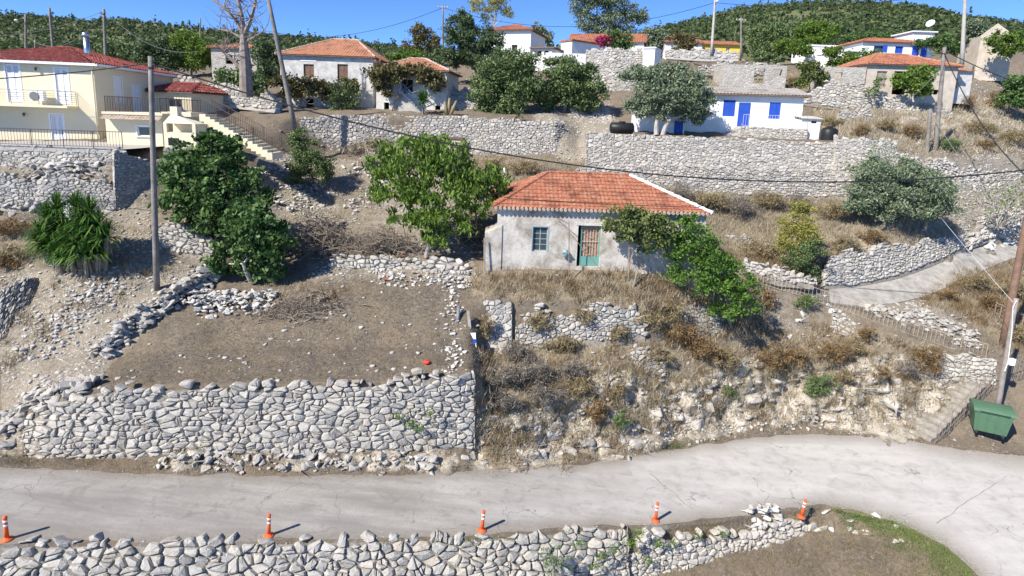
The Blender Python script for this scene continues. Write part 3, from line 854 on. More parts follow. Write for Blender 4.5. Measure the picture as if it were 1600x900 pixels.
# upper terrace walls
B, T = wall_px([(468,244,46.6,182,47.0),(520,244,47.2,179,47.6),(620,246,47.6,178,48.0),(740,246,46.8,182,47.2),(820,244,45.6,186,46.0),(868,240,45.0,190,45.4),(882,238,45.6,192,46.0)])
stone_wall('terrace_wall', 'long curved grey terrace wall in front of the two storey white house', B, T, 0.42, 0.27, M_stone, 'joined', bulge=0.06, gap=0.018, seed=21, ragged=0.2)
B, T = wall_px([(915,268,42.3,206,42.6),(1000,262,42.3,209,42.6),(1100,264,42.2,212,42.5),(1200,266,42.2,217,42.5),(1306,268,42.1,223,42.4)])
stone_wall('terrace_wall', 'pale stone parapet wall in front of the white house with blue shutters', B, T, 0.38, 0.24, M_pale, 'joined', bulge=0.045, gap=0.015, seed=22, ragged=0.1, core=M_mortar)
B, T = wall_px([(900,298,41.0,262,41.9),(1000,300,41.2,256,41.95),(1100,304,41.2,258,41.9),(1200,306,41.2,262,41.9),(1345,308,41.2,268,41.9)])
stone_wall('terrace_wall', 'grey dry stone wall of the terrace just below the pale stone parapet', B, T, 0.40, 0.24, M_stone, 'joined', bulge=0.07, gap=0.02, seed=23, ragged=0.3)
B, T = wall_px([(1305,290,41.6,213,42.3),(1350,300,41.5,214,42.3),(1402,306,41.8,217,42.5)])
stone_wall('terrace_wall', 'taller square end of the parapet behind the thin green sapling', B, T, 0.42, 0.3, M_pale, 'joined', bulge=0.04, gap=0.016, seed=24, ragged=0.1, core=M_mortar)
B, T = wall_px([(1385,302,42.9,240,44.6),(1450,302,44.6,244,46.8),(1520,305,46.8,246,49.6),(1610,308,50.6,256,53.2)])
stone_wall('terrace_wall', 'long sagging wall of whitish boulders under the dry grass slope', B, T, 0.48, 0.34, M_pale, 'joined', bulge=0.14, gap=0.03, seed=25, ragged=0.8, decay=.35)
B, T = wall_px([(915,166,62,76,62.5),(960,170,61.5,74,62),(1004,170,61.5,76,62)])
stone_wall('terrace_wall', 'tall yellowish bastion wall below the white cottage with the bougainvillea', B, T, 0.5, 0.3, M_pale, 'joined', bulge=0.05, gap=0.016, seed=26, ragged=0.1, core=M_mortar)
B, T = wall_px([(830,235,51,172,53),(880,240,49,168,52.5),(915,235,48.5,165,54),(960,215,48,150,58)])
stone_wall('terrace_wall', 'rough grey terrace wall climbing behind the big round bushes', B, T, 0.5, 0.34, M_stone, 'joined', bulge=0.10, gap=0.02, seed=27, ragged=0.8, decay=.5)
B, T = wall_px([(1255,160,58,124,58.6),(1330,170,57.8,118,58.4),(1400,182,57.6,150,58.2),(1490,196,57.6,166,58.4)])
stone_wall('terrace_wall', 'long pale wall under the abandoned house with the red hip roof', B, T, 0.5, 0.32, M_pale, 'joined', bulge=0.08, gap=0.02, seed=28, ragged=0.7, decay=.5)
B, T = wall_px([(1310,186,53.5,160,54.2),(1350,194,53.3,158,54.0),(1366,194,53.4,166,54)])
stone_wall('rubble_wall', 'small patch of grey dry stone wall alone on the dry slope', B, T, 0.4, 0.26, M_stone, 'joined', bulge=0.09, seed=29, ragged=1, decay=.6)
B, T = wall_px([(1092,112,66,92,66.4),(1160,118,66,93,66.4),(1228,120,66,98,66.4)])
stone_wall('terrace_wall', 'grey tumbled wall above the flat roofed ruin near the tall lamp pole', B, T, 0.5, 0.34, M_stone, 'joined', bulge=0.1, seed=30, ragged=1, decay=.5)
B, T = wall_px([(1040,88,73,76,73.3),(1100,92,73,76,73.3),(1155,92,73,79,73.3)])
stone_wall('terrace_wall', 'smooth grey wall at the foot of the tall lamp pole', B, T, 0.6, 0.4, M_conc, 'joined', bulge=0.05, seed=31, ragged=0.2, core=M_conc)
B, T = wall_px([(695,178,52,125,56),(730,178,52,128,56),(760,176,53,135,57)])
stone_wall('terrace_wall', 'whitish stone retaining slope next to the vine covered annex', B, T, 0.5, 0.34, M_pale, 'joined', bulge=0.08, seed=32, ragged=0.6, decay=.4)
B, T = wall_px([(240,150,50,116,50.4),(330,160,50,118,50.4),(440,172,50,145,50.4)])
stone_wall('terrace_wall', 'long buff stone wall behind the cream house stairs under the dead tree', B, T, 0.5, 0.32, M_pale, 'joined', bulge=0.06, seed=33, ragged=0.4, decay=.4, core=M_mortar)
B, T = wall_px([(1150,420,31.6,392,32.3),(1220,440,31.4,414,32),(1275,445,31.9,425,32.4)])
stone_wall('rubble_wall', 'low white rubble wall under the yellow green bush by the footpath', B, T, 0.36, 0.26, M_pale, 'joined', bulge=0.1, seed=34, ragged=1.2, decay=.6)
B, T = wall_px([(1095,380,35.5,362,36.2),(1150,382,35.5,360,36.2),(1180,384,35.5,368,36.1)])
stone_wall('rubble_wall', 'low grey stone wall end uphill beside the red roofed house', B, T, 0.36, 0.24, M_stone, 'joined', bulge=0.08, seed=35, ragged=1.2, decay=.6)
# ------------------------------------------------------------------ houses
def panel(L, H, ops, th):
    """wall slab with real openings; (s, depth, h) coordinates, depth 0 is the outer face"""
    xs = sorted(set([0.0, L] + [o[0] for o in ops] + [o[2] for o in ops]))
    zs = sorted(set([0.0, H] + [o[1] for o in ops] + [o[3] for o in ops]))
    def hole(x, z): return any(o[0] < x < o[2] and o[1] < z < o[3] for o in ops)
    V, F = [], []
    def quad(a, b, c, d_):
        n = len(V); V.extend([a, b, c, d_]); F.append((n, n+1, n+2, n+3))
    for i in range(len(xs)-1):
        for j in range(len(zs)-1):
            x0, x1, z0, z1 = xs[i], xs[i+1], zs[j], zs[j+1]
            if hole((x0+x1)/2, (z0+z1)/2): continue
            quad((x0,0,z0),(x1,0,z0),(x1,0,z1),(x0,0,z1))
            quad((x1,th,z0),(x0,th,z0),(x0,th,z1),(x1,th,z1))
    for o in ops:
        x0, z0, x1, z1 = o[:4]
        quad((x0,0,z0),(x0,0,z1),(x0,th,z1),(x0,th,z0)); quad((x1,0,z1),(x1,0,z0),(x1,th,z0),(x1,th,z1))
        quad((x0,0,z1),(x1,0,z1),(x1,th,z1),(x0,th,z1)); quad((x1,0,z0),(x0,0,z0),(x0,th,z0),(x1,th,z0))
    quad((0,0,0),(0,0,H),(0,th,H),(0,th,0)); quad((L,0,H),(L,0,0),(L,th,0),(L,th,H)); quad((0,0,H),(L,0,H),(L,th,H),(0,th,H))
    return V, F
def tile_slope(mb, e0, e1, r0, r1, tw=0.22, rowlen=0.34, amp=0.03, step=0.02, sub=4):
    e0, e1, r0, r1 = map(Vector, (e0, e1, r0, r1))
    dx = (e1 - e0).normalized()
    upv = (r0 + r1) / 2 - (e0 + e1) / 2
    upv = upv - dx * upv.dot(dx)
    ln = upv.length; up = upv / ln
    nrm = dx.cross(up)
    if nrm.z < 0: nrm = -nrm
    W = (e1 - e0).length
    n = max(1, round(ln / rowlen))
    sl = lambda v: (r0 - e0).dot(dx) * v
    sr = lambda v: W + ((r1 - e1).dot(dx)) * v
    rr = random.Random(int(W * 100))
    for i in range(n):
        v0, v1 = i / n - (0.02 if i else 0), (i + 1) / n
        a0, b0, a1, b1 = sl(max(v0, 0)), sr(max(v0, 0)), sl(v1), sr(v1)
        cuts = []
        k = int(math.floor(a0 / tw * sub))
        while k * tw / sub < b0:
            cuts.append(k * tw / sub); k += 1
        cuts.append(b0)
        base = len(mb.v)
        for s in cuts:
            s0 = min(max(s, a0), b0); s1 = min(max(s, a1), b1)
            ph = (s / tw) % 1.0
            hh = amp * (0.5 + 0.5 * math.cos(2 * math.pi * ph))
            tj = rr.uniform(-.006, .006)
            p0 = e0 + dx * s0 + up * (ln * v0) + nrm * (hh + step + tj)
            p1 = e0 + dx * s1 + up * (ln * v1) + nrm * (hh * 0.9 + 0.003)
            pl = e0 + dx * s0 + up * (ln * v0) + nrm * (hh - 0.012 if i == 0 else hh * .9)
            mb.v += [tuple(pl), tuple(p0), tuple(p1)]
        for q in range(len(cuts) - 1):
            o = base + 3 * q
            mb.f.append((o, o + 3, o + 4, o + 1)); mb.f.append((o + 1, o + 4, o + 5, o + 2))
def roof_tiles_mat(name, c1, c2, c3):
    m, nt, b = new_mat(name, 0.85)
    p = geo_pos(nt)
    n1 = noise_node(nt, 1.1, 7, 0.65, p); n2 = noise_node(nt, 9.0, 5, 0.6, p)
    c = ramp(nt, n2, [(0.32, c2), (0.5, c1), (0.7, c3)])
    c = mixc(nt, ramp(nt, n1, [(0.48, (0, 0, 0)), (0.66, (0.75, 0.75, 0.75))]), c, tuple(x * 0.6 for x in c2))
    n3 = noise_node(nt, 3.0, 6, 0.7, p)
    c = mixc(nt, ramp(nt, n3, [(0.52, (0, 0, 0)), (0.68, (0.6, 0.6, 0.6))]), c, (0.44, 0.30, 0.21))
    nt.links.new(c, b.inputs['Base Color'])
    return m
M_tile = roof_tiles_mat('terracotta_tiles', (0.34, 0.125, 0.07), (0.20, 0.078, 0.048), (0.44, 0.215, 0.135))
M_tile_old = roof_tiles_mat('faded_tiles', (0.42, 0.18, 0.10), (0.28, 0.13, 0.08), (0.52, 0.31, 0.20))
M_tile_red = roof_tiles_mat('dark_red_tiles', (0.25, 0.055, 0.048), (0.16, 0.038, 0.034), (0.32, 0.085, 0.07))
M_tile_pale = roof_tiles_mat('pale_tiles', (0.50, 0.40, 0.32), (0.36, 0.27, 0.21), (0.58, 0.50, 0.42))
def old_plaster():
    m, nt, b = new_mat('old_plaster', 0.95)
    p = geo_pos(nt)
    n1 = noise_node(nt, 0.9, 9, 0.7, p, 0.4); n2 = noise_node(nt, 4.0, 9, 0.75, p); n3 = noise_node(nt, 18, 6, 0.7, p)
    c = ramp(nt, n1, [(0.36, (0.24, 0.205, 0.16)), (0.47, (0.41, 0.375, 0.325)), (0.59, (0.57, 0.53, 0.475))])
    c = mixc(nt, ramp(nt, n2, [(0.32, (0.75, 0.75, 0.75)), (0.46, (0, 0, 0))]), c, (0.30, 0.27, 0.24))
    c = mixc(nt, ramp(nt, n2, [(0.58, (0, 0, 0)), (0.70, (0.7, 0.7, 0.7))]), c, (0.60, 0.585, 0.56))
    c = mixc(nt, ramp(nt, n3, [(0.34, (0.5, 0.5, 0.5)), (0.45, (0, 0, 0))]), c, (0.28, 0.25, 0.21))
    nt.links.new(c, b.inputs['Base Color'])
    bump(nt, b, mth(nt, 'ADD', n2, mth(nt, 'MULTIPLY', n3, 0.5)), 0.5, 0.06)
    return m
M_plaster = old_plaster()
M_whiteold = simple('peeling_whitewash', (0.62, 0.61, 0.585), (0.42, 0.40, 0.37), 2.2, 0.92, 0.3)
M_buff = simple('buff_render', (0.56, 0.50, 0.42), (0.42, 0.36, 0.29), 1.6, 0.92, 0.3)
M_brownwood = simple('brown_shutter_wood', (0.24, 0.15, 0.11), (0.16, 0.10, 0.075), 5.0)
M_turq = simple('turquoise_paint', (0.10, 0.33, 0.28), (0.16, 0.28, 0.24), 6.0, 0.6, 0.1)
M_greyblue = simple('greyblue_paint', (0.28, 0.36, 0.38), (0.20, 0.27, 0.29), 7.0, 0.7, 0.1)
M_white_sh = simple('white_shutter_paint', (0.80, 0.81, 0.83), (0.75, 0.76, 0.78), 2.0, 0.5, 0)
M_fascia = simple('brown_fascia', (0.20, 0.13, 0.10), (0.14, 0.09, 0.07), 4.0)
def glass_mat():
    m, nt, b = new_mat('window_glass', 0.08)
    b.inputs['Base Color'].default_value = (0.05, 0.06, 0.065, 1)
    b.inputs['Specular IOR Level'].default_value = 0.6
    return m
M_glass = glass_mat()

class House:
    def __init__(s, name, label, pl, pr, D, eave, wallmat, cat='house', group=None, ops=(), side_r=(), side_l=(), th=0.35, down=1.0, L=None, rz=None):
        O = at(*pl); Pr = at(*pr)
        d = Vector((Pr.x - O.x, Pr.y - O.y, 0))
        s.L = L or d.length
        s.rz = math.atan2(d.y, d.x) if rz is None else rz
        s.ex = Vector((math.cos(s.rz), math.sin(s.rz), 0)); s.ey = Vector((-s.ex.y, s.ex.x, 0))
        s.O = O; s.D = D
        s.root = empty(name, O, s.rz)
        tag(s.root, label, cat, group, 'thing')
        s.H = s.fac(pl[0], eave)[1] if eave < 900 else eave - 1000
        s.th = th
        fo = [s.rect(*o) for o in ops]
        mb = MB()
        dn = down
        def addp(L_, openings, fn):
            V, F = panel(L_, s.H + dn, [(a, b + dn, c, d_ + dn) for a, b, c, d_ in openings], th)
            mb.add([fn(x, y, z - dn) for x, y, z in V], F)
        addp(s.L, fo, lambda x, y, z: (x, y, z))
        e = 0.003
        addp(s.D - 2*th, [], lambda x, y, z: (s.L - y - e, th + x, z)) if not side_r else addp(s.D - 2*th, [s.rect_side(*o) for o in side_r], lambda x, y, z: (s.L - y - e, th + x, z))
        addp(s.D - 2*th, list(side_l), lambda x, y, z: (y + e, s.D - th - x, z))
        addp(s.L, [], lambda x, y, z: (s.L - x, s.D - y, z))
        s.wall = mb.build('wall', wallmat, s.root)
        s.fo = fo
    def fac(s, px, py, off=0.0):
        """sight line meets the front plane -> (s, h)"""
        d = ray(px, py)
        n = s.ey
        t = (s.O + n * off - CO).dot(n) / d.dot(n)
        q = CO + d * t - s.O
        return q.dot(s.ex), q.z
    def facs(s, px, py):
        """sight line meets the side plane at x = L -> (s along depth, h)"""
        d = ray(px, py)
        n = s.ex
        t = (s.O + n * s.L - CO).dot(n) / d.dot(n)
        q = CO + d * t - s.O
        return q.dot(s.ey), q.z
    def rect(s, x0, y0, x1, y1):
        a, h1 = s.fac(x0, y0); b, h0 = s.fac(x1, y1)
        return (max(.1, a), max(0.0, h0), min(s.L - .1, b), min(h1, s.H - .1))
    def rect_side(s, x0, y0, x1, y1):
        a, h1 = s.facs(x0, y0); b, h0 = s.facs(x1, y1)
        a -= s.th; b -= s.th
        return (max(.1, a), max(0.0, h0), min(s.D - 2*s.th - .1, b), min(h1, s.H - .1))
    # --- openings' fillings
    def casement(s, r, mat, nx=2, nz=3, y=0.12, name='window'):
        x0, z0, x1, z1 = r
        t = 0.055
        mb = MB()
        mb.box(x0, y, z0, x0+t, y+.07, z1); mb.box(x1-t, y, z0, x1, y+.07, z1); mb.box(x0+t, y, z1-t, x1-t, y+.07, z1); mb.box(x0+t, y, z0, x1-t, y+.07, z0+t)
        w = mb.build(name, mat, s.root)
        gx0, gx1, gz0, gz1 = x0+t, x1-t, z0+t, z1-t
        bars = MB()
        for i in range(1, nx):
            xx = gx0 + (gx1-gx0)*i/nx; bars.box(xx-.025, y+.01, gz0, xx+.025, y+.055, gz1)
        for j in range(1, nz):
            zz = gz0 + (gz1-gz0)*j/nz
            bars.box(gx0, y+.014, zz-.018, gx1, y+.05, zz+.018)
        if bars.v: bars.build('glazing_bar', mat, w)
        MB().box(gx0, y+.03, gz0, gx1, y+.036, gz1).build('pane', M_glass, w)
        return w
    def shutters(s, r, mat, y=0.03, name='shutter', leaves=2, proud=0.0):
        x0, z0, x1, z1 = r
        wd = (x1 - x0) / leaves
        for k in range(leaves):
            a, b = x0 + k*wd + .008, x0 + (k+1)*wd - .008
            mb = MB(); t = min(.07, wd*.2)
            mb.box(a, y, z0+.02, a+t, y+.05, z1-.02); mb.box(b-t, y, z0+.02, b, y+.05, z1-.02)
            mb.box(a+t, y, z1-.1, b-t, y+.05, z1-.02); mb.box(a+t, y, z0+.02, b-t, y+.05, z0+.12)
            sh = mb.build(name, mat, s.root)
            sl = MB(); n = max(4, int((z1-z0)/.09))
            for i in range(n):
                zz = z0 + .12 + (z1-z0-.22)*i/n; h = (z1-z0-.22)/n
                sl.add([(a+t,y+.008,zz),(b-t,y+.008,zz),(b-t,y+.042,zz+h*.95),(a+t,y+.042,zz+h*.95)], [(0,1,2,3)])
            sl.build('louvre_panel', mat, sh)
    def boards(s, r, mat, y=0.06, name='door', n=4):
        x0, z0, x1, z1 = r
        mb = MB(); w = (x1-x0)/n
        for i in range(n): mb.box(x0+i*w+.006, y, z0, x0+(i+1)*w-.006, y+.04, z1)
        mb.box(x0, y+.04, z0+.2, x1, y+.06, z0+.34); mb.box(x0, y+.04, z1-.4, x1, y+.06, z1-.26)
        return mb.build(name, mat, s.root)
    def frame(s, r, mat, w=0.12, out=0.03, name='window_surround', sill=True):
        x0, z0, x1, z1 = r
        mb = MB(); y0, y1 = -out, 0.02
        mb.box(x0-w, y0, z0, x0, y1, z1+w); mb.box(x1, y0, z0, x1+w, y1, z1+w); mb.box(x0, y0, z1, x1, y1, z1+w)
        if sill: mb.box(x0-w-.03, y0-.05, z0-.06, x1+w+.03, y1+.05, z0-.002)
        return mb.build(name, mat, s.root)
    # --- roofs
    def hip(s, rise, over=0.3, mat=None, ridge=None, tw=0.24, rowlen=0.36, amp=0.035, capmat=None, ridgecap=True, white_hip=None, z=None, step=0.02):
        L, D, H = s.L, s.D, (s.H if z is None else z)
        zz = H + 0.02
        e = [Vector((-over, -over, zz)), Vector((L+over, -over, zz)), Vector((L+over, D+over, zz)), Vector((-over, D+over, zz))]
        a, b = ridge if ridge else (min(D, L)*.5, L - min(D, L)*.5)
        ra, rb = Vector((a, D/2, zz + rise)), Vector((b, D/2, zz + rise))
        r = MB()
        lo = Vector((0, 0, -0.10))
        vs = [p + lo for p in e] + [p + Vector((0, 0, -0.04)) for p in e] + [ra + Vector((0,0,-.05)), rb + Vector((0,0,-.05))]
        r.add(vs, [(0,3,2,1),(0,1,5,4),(1,2,6,5),(2,3,7,6),(3,0,4,7),(4,5,9,8),(5,6,9),(6,7,8,9),(7,4,8)])
        roof = r.build('roof', M_fascia, s.root)
        t = MB()
        for (p, q, u, v) in ((e[0], e[1], ra, rb), (e[1], e[2], rb, rb), (e[2], e[3], rb, ra), (e[3], e[0], ra, ra)):
            tile_slope(t, p, q, u, v, tw, rowlen, amp, step)
        tag(t.build('roof_tiles', mat, roof), kind='stuff')
        if ridgecap:
            for k, (p, q) in enumerate(((e[0], ra), (e[1], rb), (e[2], rb), (e[3], ra), (ra, rb))):
                c = MB(); n = max(2, int((q-p).length/.42))
                for i in range(n):
                    u0, u1 = p.lerp(q, i/n), p.lerp(q, (i+1.06)/n)
                    c.tube([u0 + Vector((0,0,.03)), u1 + Vector((0,0,.015))], [0.11, 0.085], 7)
                c.build('ridge_tiles', M_white if (white_hip == k) else (capmat or mat), roof)
        return roof
    def gable(s, rise, over=0.3, mat=None, tw=0.24, rowlen=0.4, amp=0.035, walls=None, off=0.5, z=None):
        """ridge along the front"""
        L, D = s.L, s.D; zz = (s.H if z is None else z) + 0.02
        e = [Vector((-over,-over,zz)), Vector((L+over,-over,zz)), Vector((L+over,D+over,zz)), Vector((-over,D+over,zz))]
        ra, rb = Vector((-over, D*off, zz+rise)), Vector((L+over, D*off, zz+rise))
        r = MB(); t_ = Vector((0,0,-.07))
        r.add([p + t_ for p in e] + [ra + t_, rb + t_] + [p - Vector((0,0,.015)) for p in e] + [ra - Vector((0,0,.015)), rb - Vector((0,0,.015))],
              [(0,1,5,4)[::-1],(2,3,4,5)[::-1],(6,7,11,10),(8,9,10,11),(0,1,7,6),(2,3,9,8),(1,5,11,7),(5,2,8,11),(3,4,10,9),(4,0,6,10)])
        roof = r.build('roof', M_fascia, s.root)
        t = MB()
        tile_slope(t, e[0], e[1], ra, rb, tw, rowlen, amp); tile_slope(t, e[2], e[3], rb, ra, tw, rowlen, amp)
        tag(t.build('roof_tiles', mat, roof), kind='stuff')
        g = MB()
        for x0, x1 in ((0.004, s.th), (L - s.th, L-.004)):
            tri = [(x0,0.01,s.H),(x0,D-.01,s.H),(x0,D*off,zz+rise-.09)]
            tri2 = [(x1,y,z) for _, y, z in tri]
            g.add(tri + tri2, [(0,1,2),(3,5,4),(0,3,4,1),(1,4,5,2),(2,5,3,0)])
        g.build('gable_wall', walls, s.root)
        return roof
    def slab(s, over, thick, mat, name='roof', z=None):
        zz = (s.H if z is None else z) + .004
        return MB().box(-over, -over, zz, s.L+over, s.D+over, zz+thick).build(name, mat, s.root)
def railing(parent, pts, h, mat, spacing=0.13, post=1.6, bar=0.012, name='railing', horiz=False, rail=0.022):
    """local points of the foot line"""
    pts = [Vector(p) for p in pts]
    for a, b in zip(pts[:-1], pts[1:]):
        up = Vector((0, 0, h)); n = max(1, round((b-a).length/post))
        top = MB().tube([a + up, b + up], rail, 6)
        if not horiz: top.tube([a + up*.1, b + up*.1], rail*.7, 5)
        top.build('handrail', mat, parent)
        for i in range(n + 1):
            p = a.lerp(b, i/n)
            MB().tube([p, p + up], rail*.9, 6).build('post', mat, parent)
        bars = MB()
        if horiz:
            for k in range(1, 7): bars.tube([a + up*k/7.5, b + up*k/7.5], bar, 4)
        else:
            m = max(1, round((b-a).length/spacing))
            for i in range(1, m):
                p = a.lerp(b, i/m)
                bars.tube([p + up*.1, p + up], bar, 4)
        bars.build('bars', mat, parent)

# ===== the old house with the red roof (centre of the place)
h = House('old_house', 'abandoned plastered stone house with orange hip roof and turquoise door', (775,418,29.0), (1096,424,29.3), 5.6, 323, M_plaster,
          ops=[(833,354.5,855,393), (904,352,936,417), (997,362,1013,396)], th=0.45, down=1.5)
O_ = h.hip(1.55, 0.22, M_tile, ridge=(2.75, h.L - 3.5), tw=0.22, rowlen=0.33, amp=0.018, step=0.045, white_hip=1)
HOUSE = h
r0, r1, r2 = h.fo
w_ = h.casement(r0, M_greyblue, 2, 4, 0.10)
h.frame(r0, M_greyblue, 0.05, 0.012, sill=False)
# door: turquoise frame, lower panel and ornamental iron grille
x0, z0, x1, z1 = r1
dm = MB(); t = 0.07
dm.box(x0+.16, .16, z0, x0+.16+t, .24, z1); dm.box(x1-t, .16, z0, x1, .24, z1); dm.box(x0+.16+t, .16, z1-t, x1-t, .24, z1)
door = dm.build('door', M_turq, h.root)
MB().box(x0+.16+t, .17, z0+.02, x1-t, .22, z0+.5).build('door_panel', M_turq, door)
gr = MB(); gx0, gx1, gz0, gz1 = x0+.16+t, x1-t, z0+.5, z1-t
for i in range(7):
    xx = gx0 + (gx1-gx0)*i/6; gr.tube([(xx,.19,gz0),(xx,.19,gz1)], .013, 5)
cx_ = (gx0+gx1)/2
for (za, zb) in ((gz0+.08, gz0+.62), (gz1-.62, gz1-.08)):
    zc = (za+zb)/2
    pp = [(cx_,.17,za),(gx1-.03,.17,zc),(cx_,.17,zb),(gx0+.03,.17,zc),(cx_,.17,za)]
    gr.tube(pp, .016, 5)
gr.tube([(gx0,.175,(gz0+gz1)/2),(gx1,.175,(gz0+gz1)/2)], .02, 5)
gr.build('grille', simple('cream_iron', (0.50,0.46,0.38), (0.34,0.24,0.16), 12.0, 0.7, 0), door)
MB().box(gx0, .25, gz0, gx1, .27, gz1).build('curtain', simple('faded_curtain', (0.42,0.26,0.17), (0.30,0.22,0.18), 6.0), door)
h.casement(r2, M_turq, 1, 2, 0.12)
xx = r2[2]
MB().box(xx+.02, -.05, r2[1], xx+.34, -.012, r2[3]).build('shutter', M_turq, h.root)
# lintels, band and buttress
MB().box(x0-.12, -.02, z1+.002, x1+.12, .1, z1+.12).build('lintel', M_whiteold, h.root)
bx = MB(); hb = h.H * .62
bx.add([(-.62,-.06,-1.5),(.25,-.06,-1.5),(.25,-.06,hb+.28),(-.2,-.06,hb),(-.62,-.06,hb-.15),(-.62,1.6,-1.5),(.25,1.6,-1.5),(.25,1.6,hb+.28),(-.2,1.6,hb),(-.62,1.6,hb-.15)],
       [(0,1,2,3,4),(9,8,7,6,5),(0,4,9,5),(4,3,8,9),(3,2,7,8),(1,6,7,2)])
bx.build('buttress', M_plaster, h.root)
# eaves course of half round tiles
ev = MB()
n = int((h.L + .4) / .22)
for i in range(n):
    xx = -.2 + .22*i + .11
    ev.tube([(xx, -.30, h.H - .03), (xx, .02, h.H + .03)], [.085, .075], 7)
tag(ev.build('eaves_tiles', M_tile_pale, h.root), kind='stuff')
# fallen tile hole
mbx = MB()
s_, hh_ = h.fac(935, 291)
# letter box hanging on the wall
s_, hh_ = h.fac(883, 394)
lb = empty('letter_box', h.O + h.ex*s_ + Vector((0,0,hh_)) + h.ey*-.16, h.rz)
tag(lb, 'small grey green rounded box hung on the wall beside the turquoise door', 'box')
MB().lathe([(.10,-.2),(.14,-.17),(.15,.02),(.12,.14),(.05,.19)], n=12).build('body', M_greyblue, lb, True)
MB().box(-.17,-.16,.0,.17,-.02,.05).build('flap', M_turq, lb)
# pergola ironwork in front of the house
def post(name, label, a, b, r, mat, cat='post', group=None):
    o = MB().tube([Vector((0,0,0)), Vector(b)-Vector(a)], [r, r*.9], 7).build(name, mat, None, loc=a)
    return tag(o, label, cat, group)
def gp(px, py, Y): return at(px, py, Y)
post('iron_post', 'thin rusty upright standing in the straw before the turquoise door', gp(889,432,28.4), gp(889,346,28.3), .025, M_rust)
post('iron_brace', 'thin slanting bar tied to the house front above the letter box', gp(889,350,28.32), gp(868,339,28.9), .018, M_iron, 'bar')
post('iron_brace', 'long rusty bar leaning diagonally across the turquoise door', gp(942,426,28.2), gp(871,341,28.75), .016, M_rust, 'bar')
post('vine_post', 'rust brown post carrying the grape vine at the house front', gp(982,432,28.1), gp(984,362,28.0), .04, M_rust)
post('fence_post', 'crooked grey fence post at the foot of the straw before the house', gp(990,446,27.8), gp(997,418,27.8), .035, M_wood)

# ===== cream house, upper left
# main block
C = at(158, 222, 40.0)
rz = math.atan2(0.10, 0.995)
ex = Vector((math.cos(rz), math.sin(rz), 0))
Lm = 9.5
O = C - ex * Lm
pxO = proj(O)
h = House('cream_house', 'two storey cream house with dark red tiles and white shutters', (pxO[0], pxO[1], O.y), (158,222,40.0), 11.0, 1000 + at(158, 101, 40.0).z - C.z, M_cream,
          ops=[(7,99,35,160), (85,106,110,164), (78,179,102,224)], side_r=[(178,120,193,162), (207,134,221,176)], rz=rz, L=Lm, down=0.5)
CREAM = h
for k, r in enumerate(h.fo):
    h.shutters(r, M_white_sh); h.frame(r, M_white_sh, .10, .02, 'door_surround', sill=False)
for o in [(178,120,193,162), (207,134,221,176)]:
    a, z0, b, z1 = h.rect_side(*o)
    a += h.th; b += h.th
    mb = MB()
    mb.box(h.L-.14, a, z0, h.L-.06, b, z1)
    w_ = mb.build('door' if o[0] > 200 else 'shutter', M_white_sh, h.root)
    f = MB(); f.box(h.L-.02, a-.1, z0, h.L+.03, a, z1+.1); f.box(h.L-.02, b, z0, h.L+.03, b+.1, z1+.1); f.box(h.L-.02, a, z1, h.L+.03, b, z1+.1)
    f.build('door_surround', M_white_sh, w_)
h.hip(1.45, 0.35, M_tile_red, ridge=(4.0, h.L-4.6), tw=0.34, rowlen=0.42, amp=0.09, step=.05)
MB().box(-.36,-.38,h.H-.12,h.L+.36,-.34,h.H+.04).build('gutter', M_white_sh, h.root)
MB().box(h.L+.34,-.38,h.H-.12,h.L+.38,h.D+.3,h.H+.04).build('gutter', M_white_sh, h.root)
MB().tube([(h.L-.12,-.1,h.H-.05),(h.L-.12,-.1,.2)], .06, 8).build('drainpipe', M_cream, h.root)
# balcony with thin horizontal rails
za = h.fac(60, 164)[1]; xe = h.fac(122, 165)[0]
bal = MB().box(-.3, -1.15, za-.14, xe, -.003, za).build('balcony', M_cream, h.root)
railing(bal, [(-.3,-1.1,za), (xe-.05,-1.1,za), (xe-.05,-.05,za)], .95, M_greywire, horiz=True, bar=.012, rail=.018)
# wall lamps
for (px, py) in ((58,106), (40,177)):
    s_, z_ = h.fac(px, py)
    lm = MB().tube([(s_,-.01,z_),(s_,-.16,z_+.05)], .015, 5).build('wall_lamp', M_iron, h.root)
    MB().lathe([(.04,-.2),(.09,-.02),(.03,.04)], (s_,-.18,z_), 8).build('lantern', M_iron, lm)
# steel flue on the roof
q = at(137, 90, 43.0)
fl = empty('chimney_flue', q)
tag(fl, 'shiny steel flue pipe standing on the dark red roof', 'flue', kind='thing')
MB().lathe([(.19,-.6),(.19,1.45)], n=14).build('pipe', M_metal, fl, True)
MB().lathe([(.22,1.45),(.25,1.55),(.22,1.72),(.05,1.78)], n=14).build('cowl', M_metal, fl, True)
# air conditioner on the balcony
s_, z_ = h.fac(59, 159, -.5)
acu = empty('air_conditioner', h.O + h.ex*s_ + h.ey*-.45 + Vector((0,0,z_)), h.rz)
tag(acu, 'white air conditioner unit standing between the two balcony doors', 'air conditioner')
MB().box(-.45,-.17,.05,.45,.17,.7).build('casing', M_plastic_w, acu)
MB().lathe([(.05,0),(.27,.01),(.29,.03)], n=16).build('fan_grille', M_greywire, acu)
acu.children[-1].rotation_euler = (R(90),0,0); acu.children[-1].location = (-.1,-.18,.37)
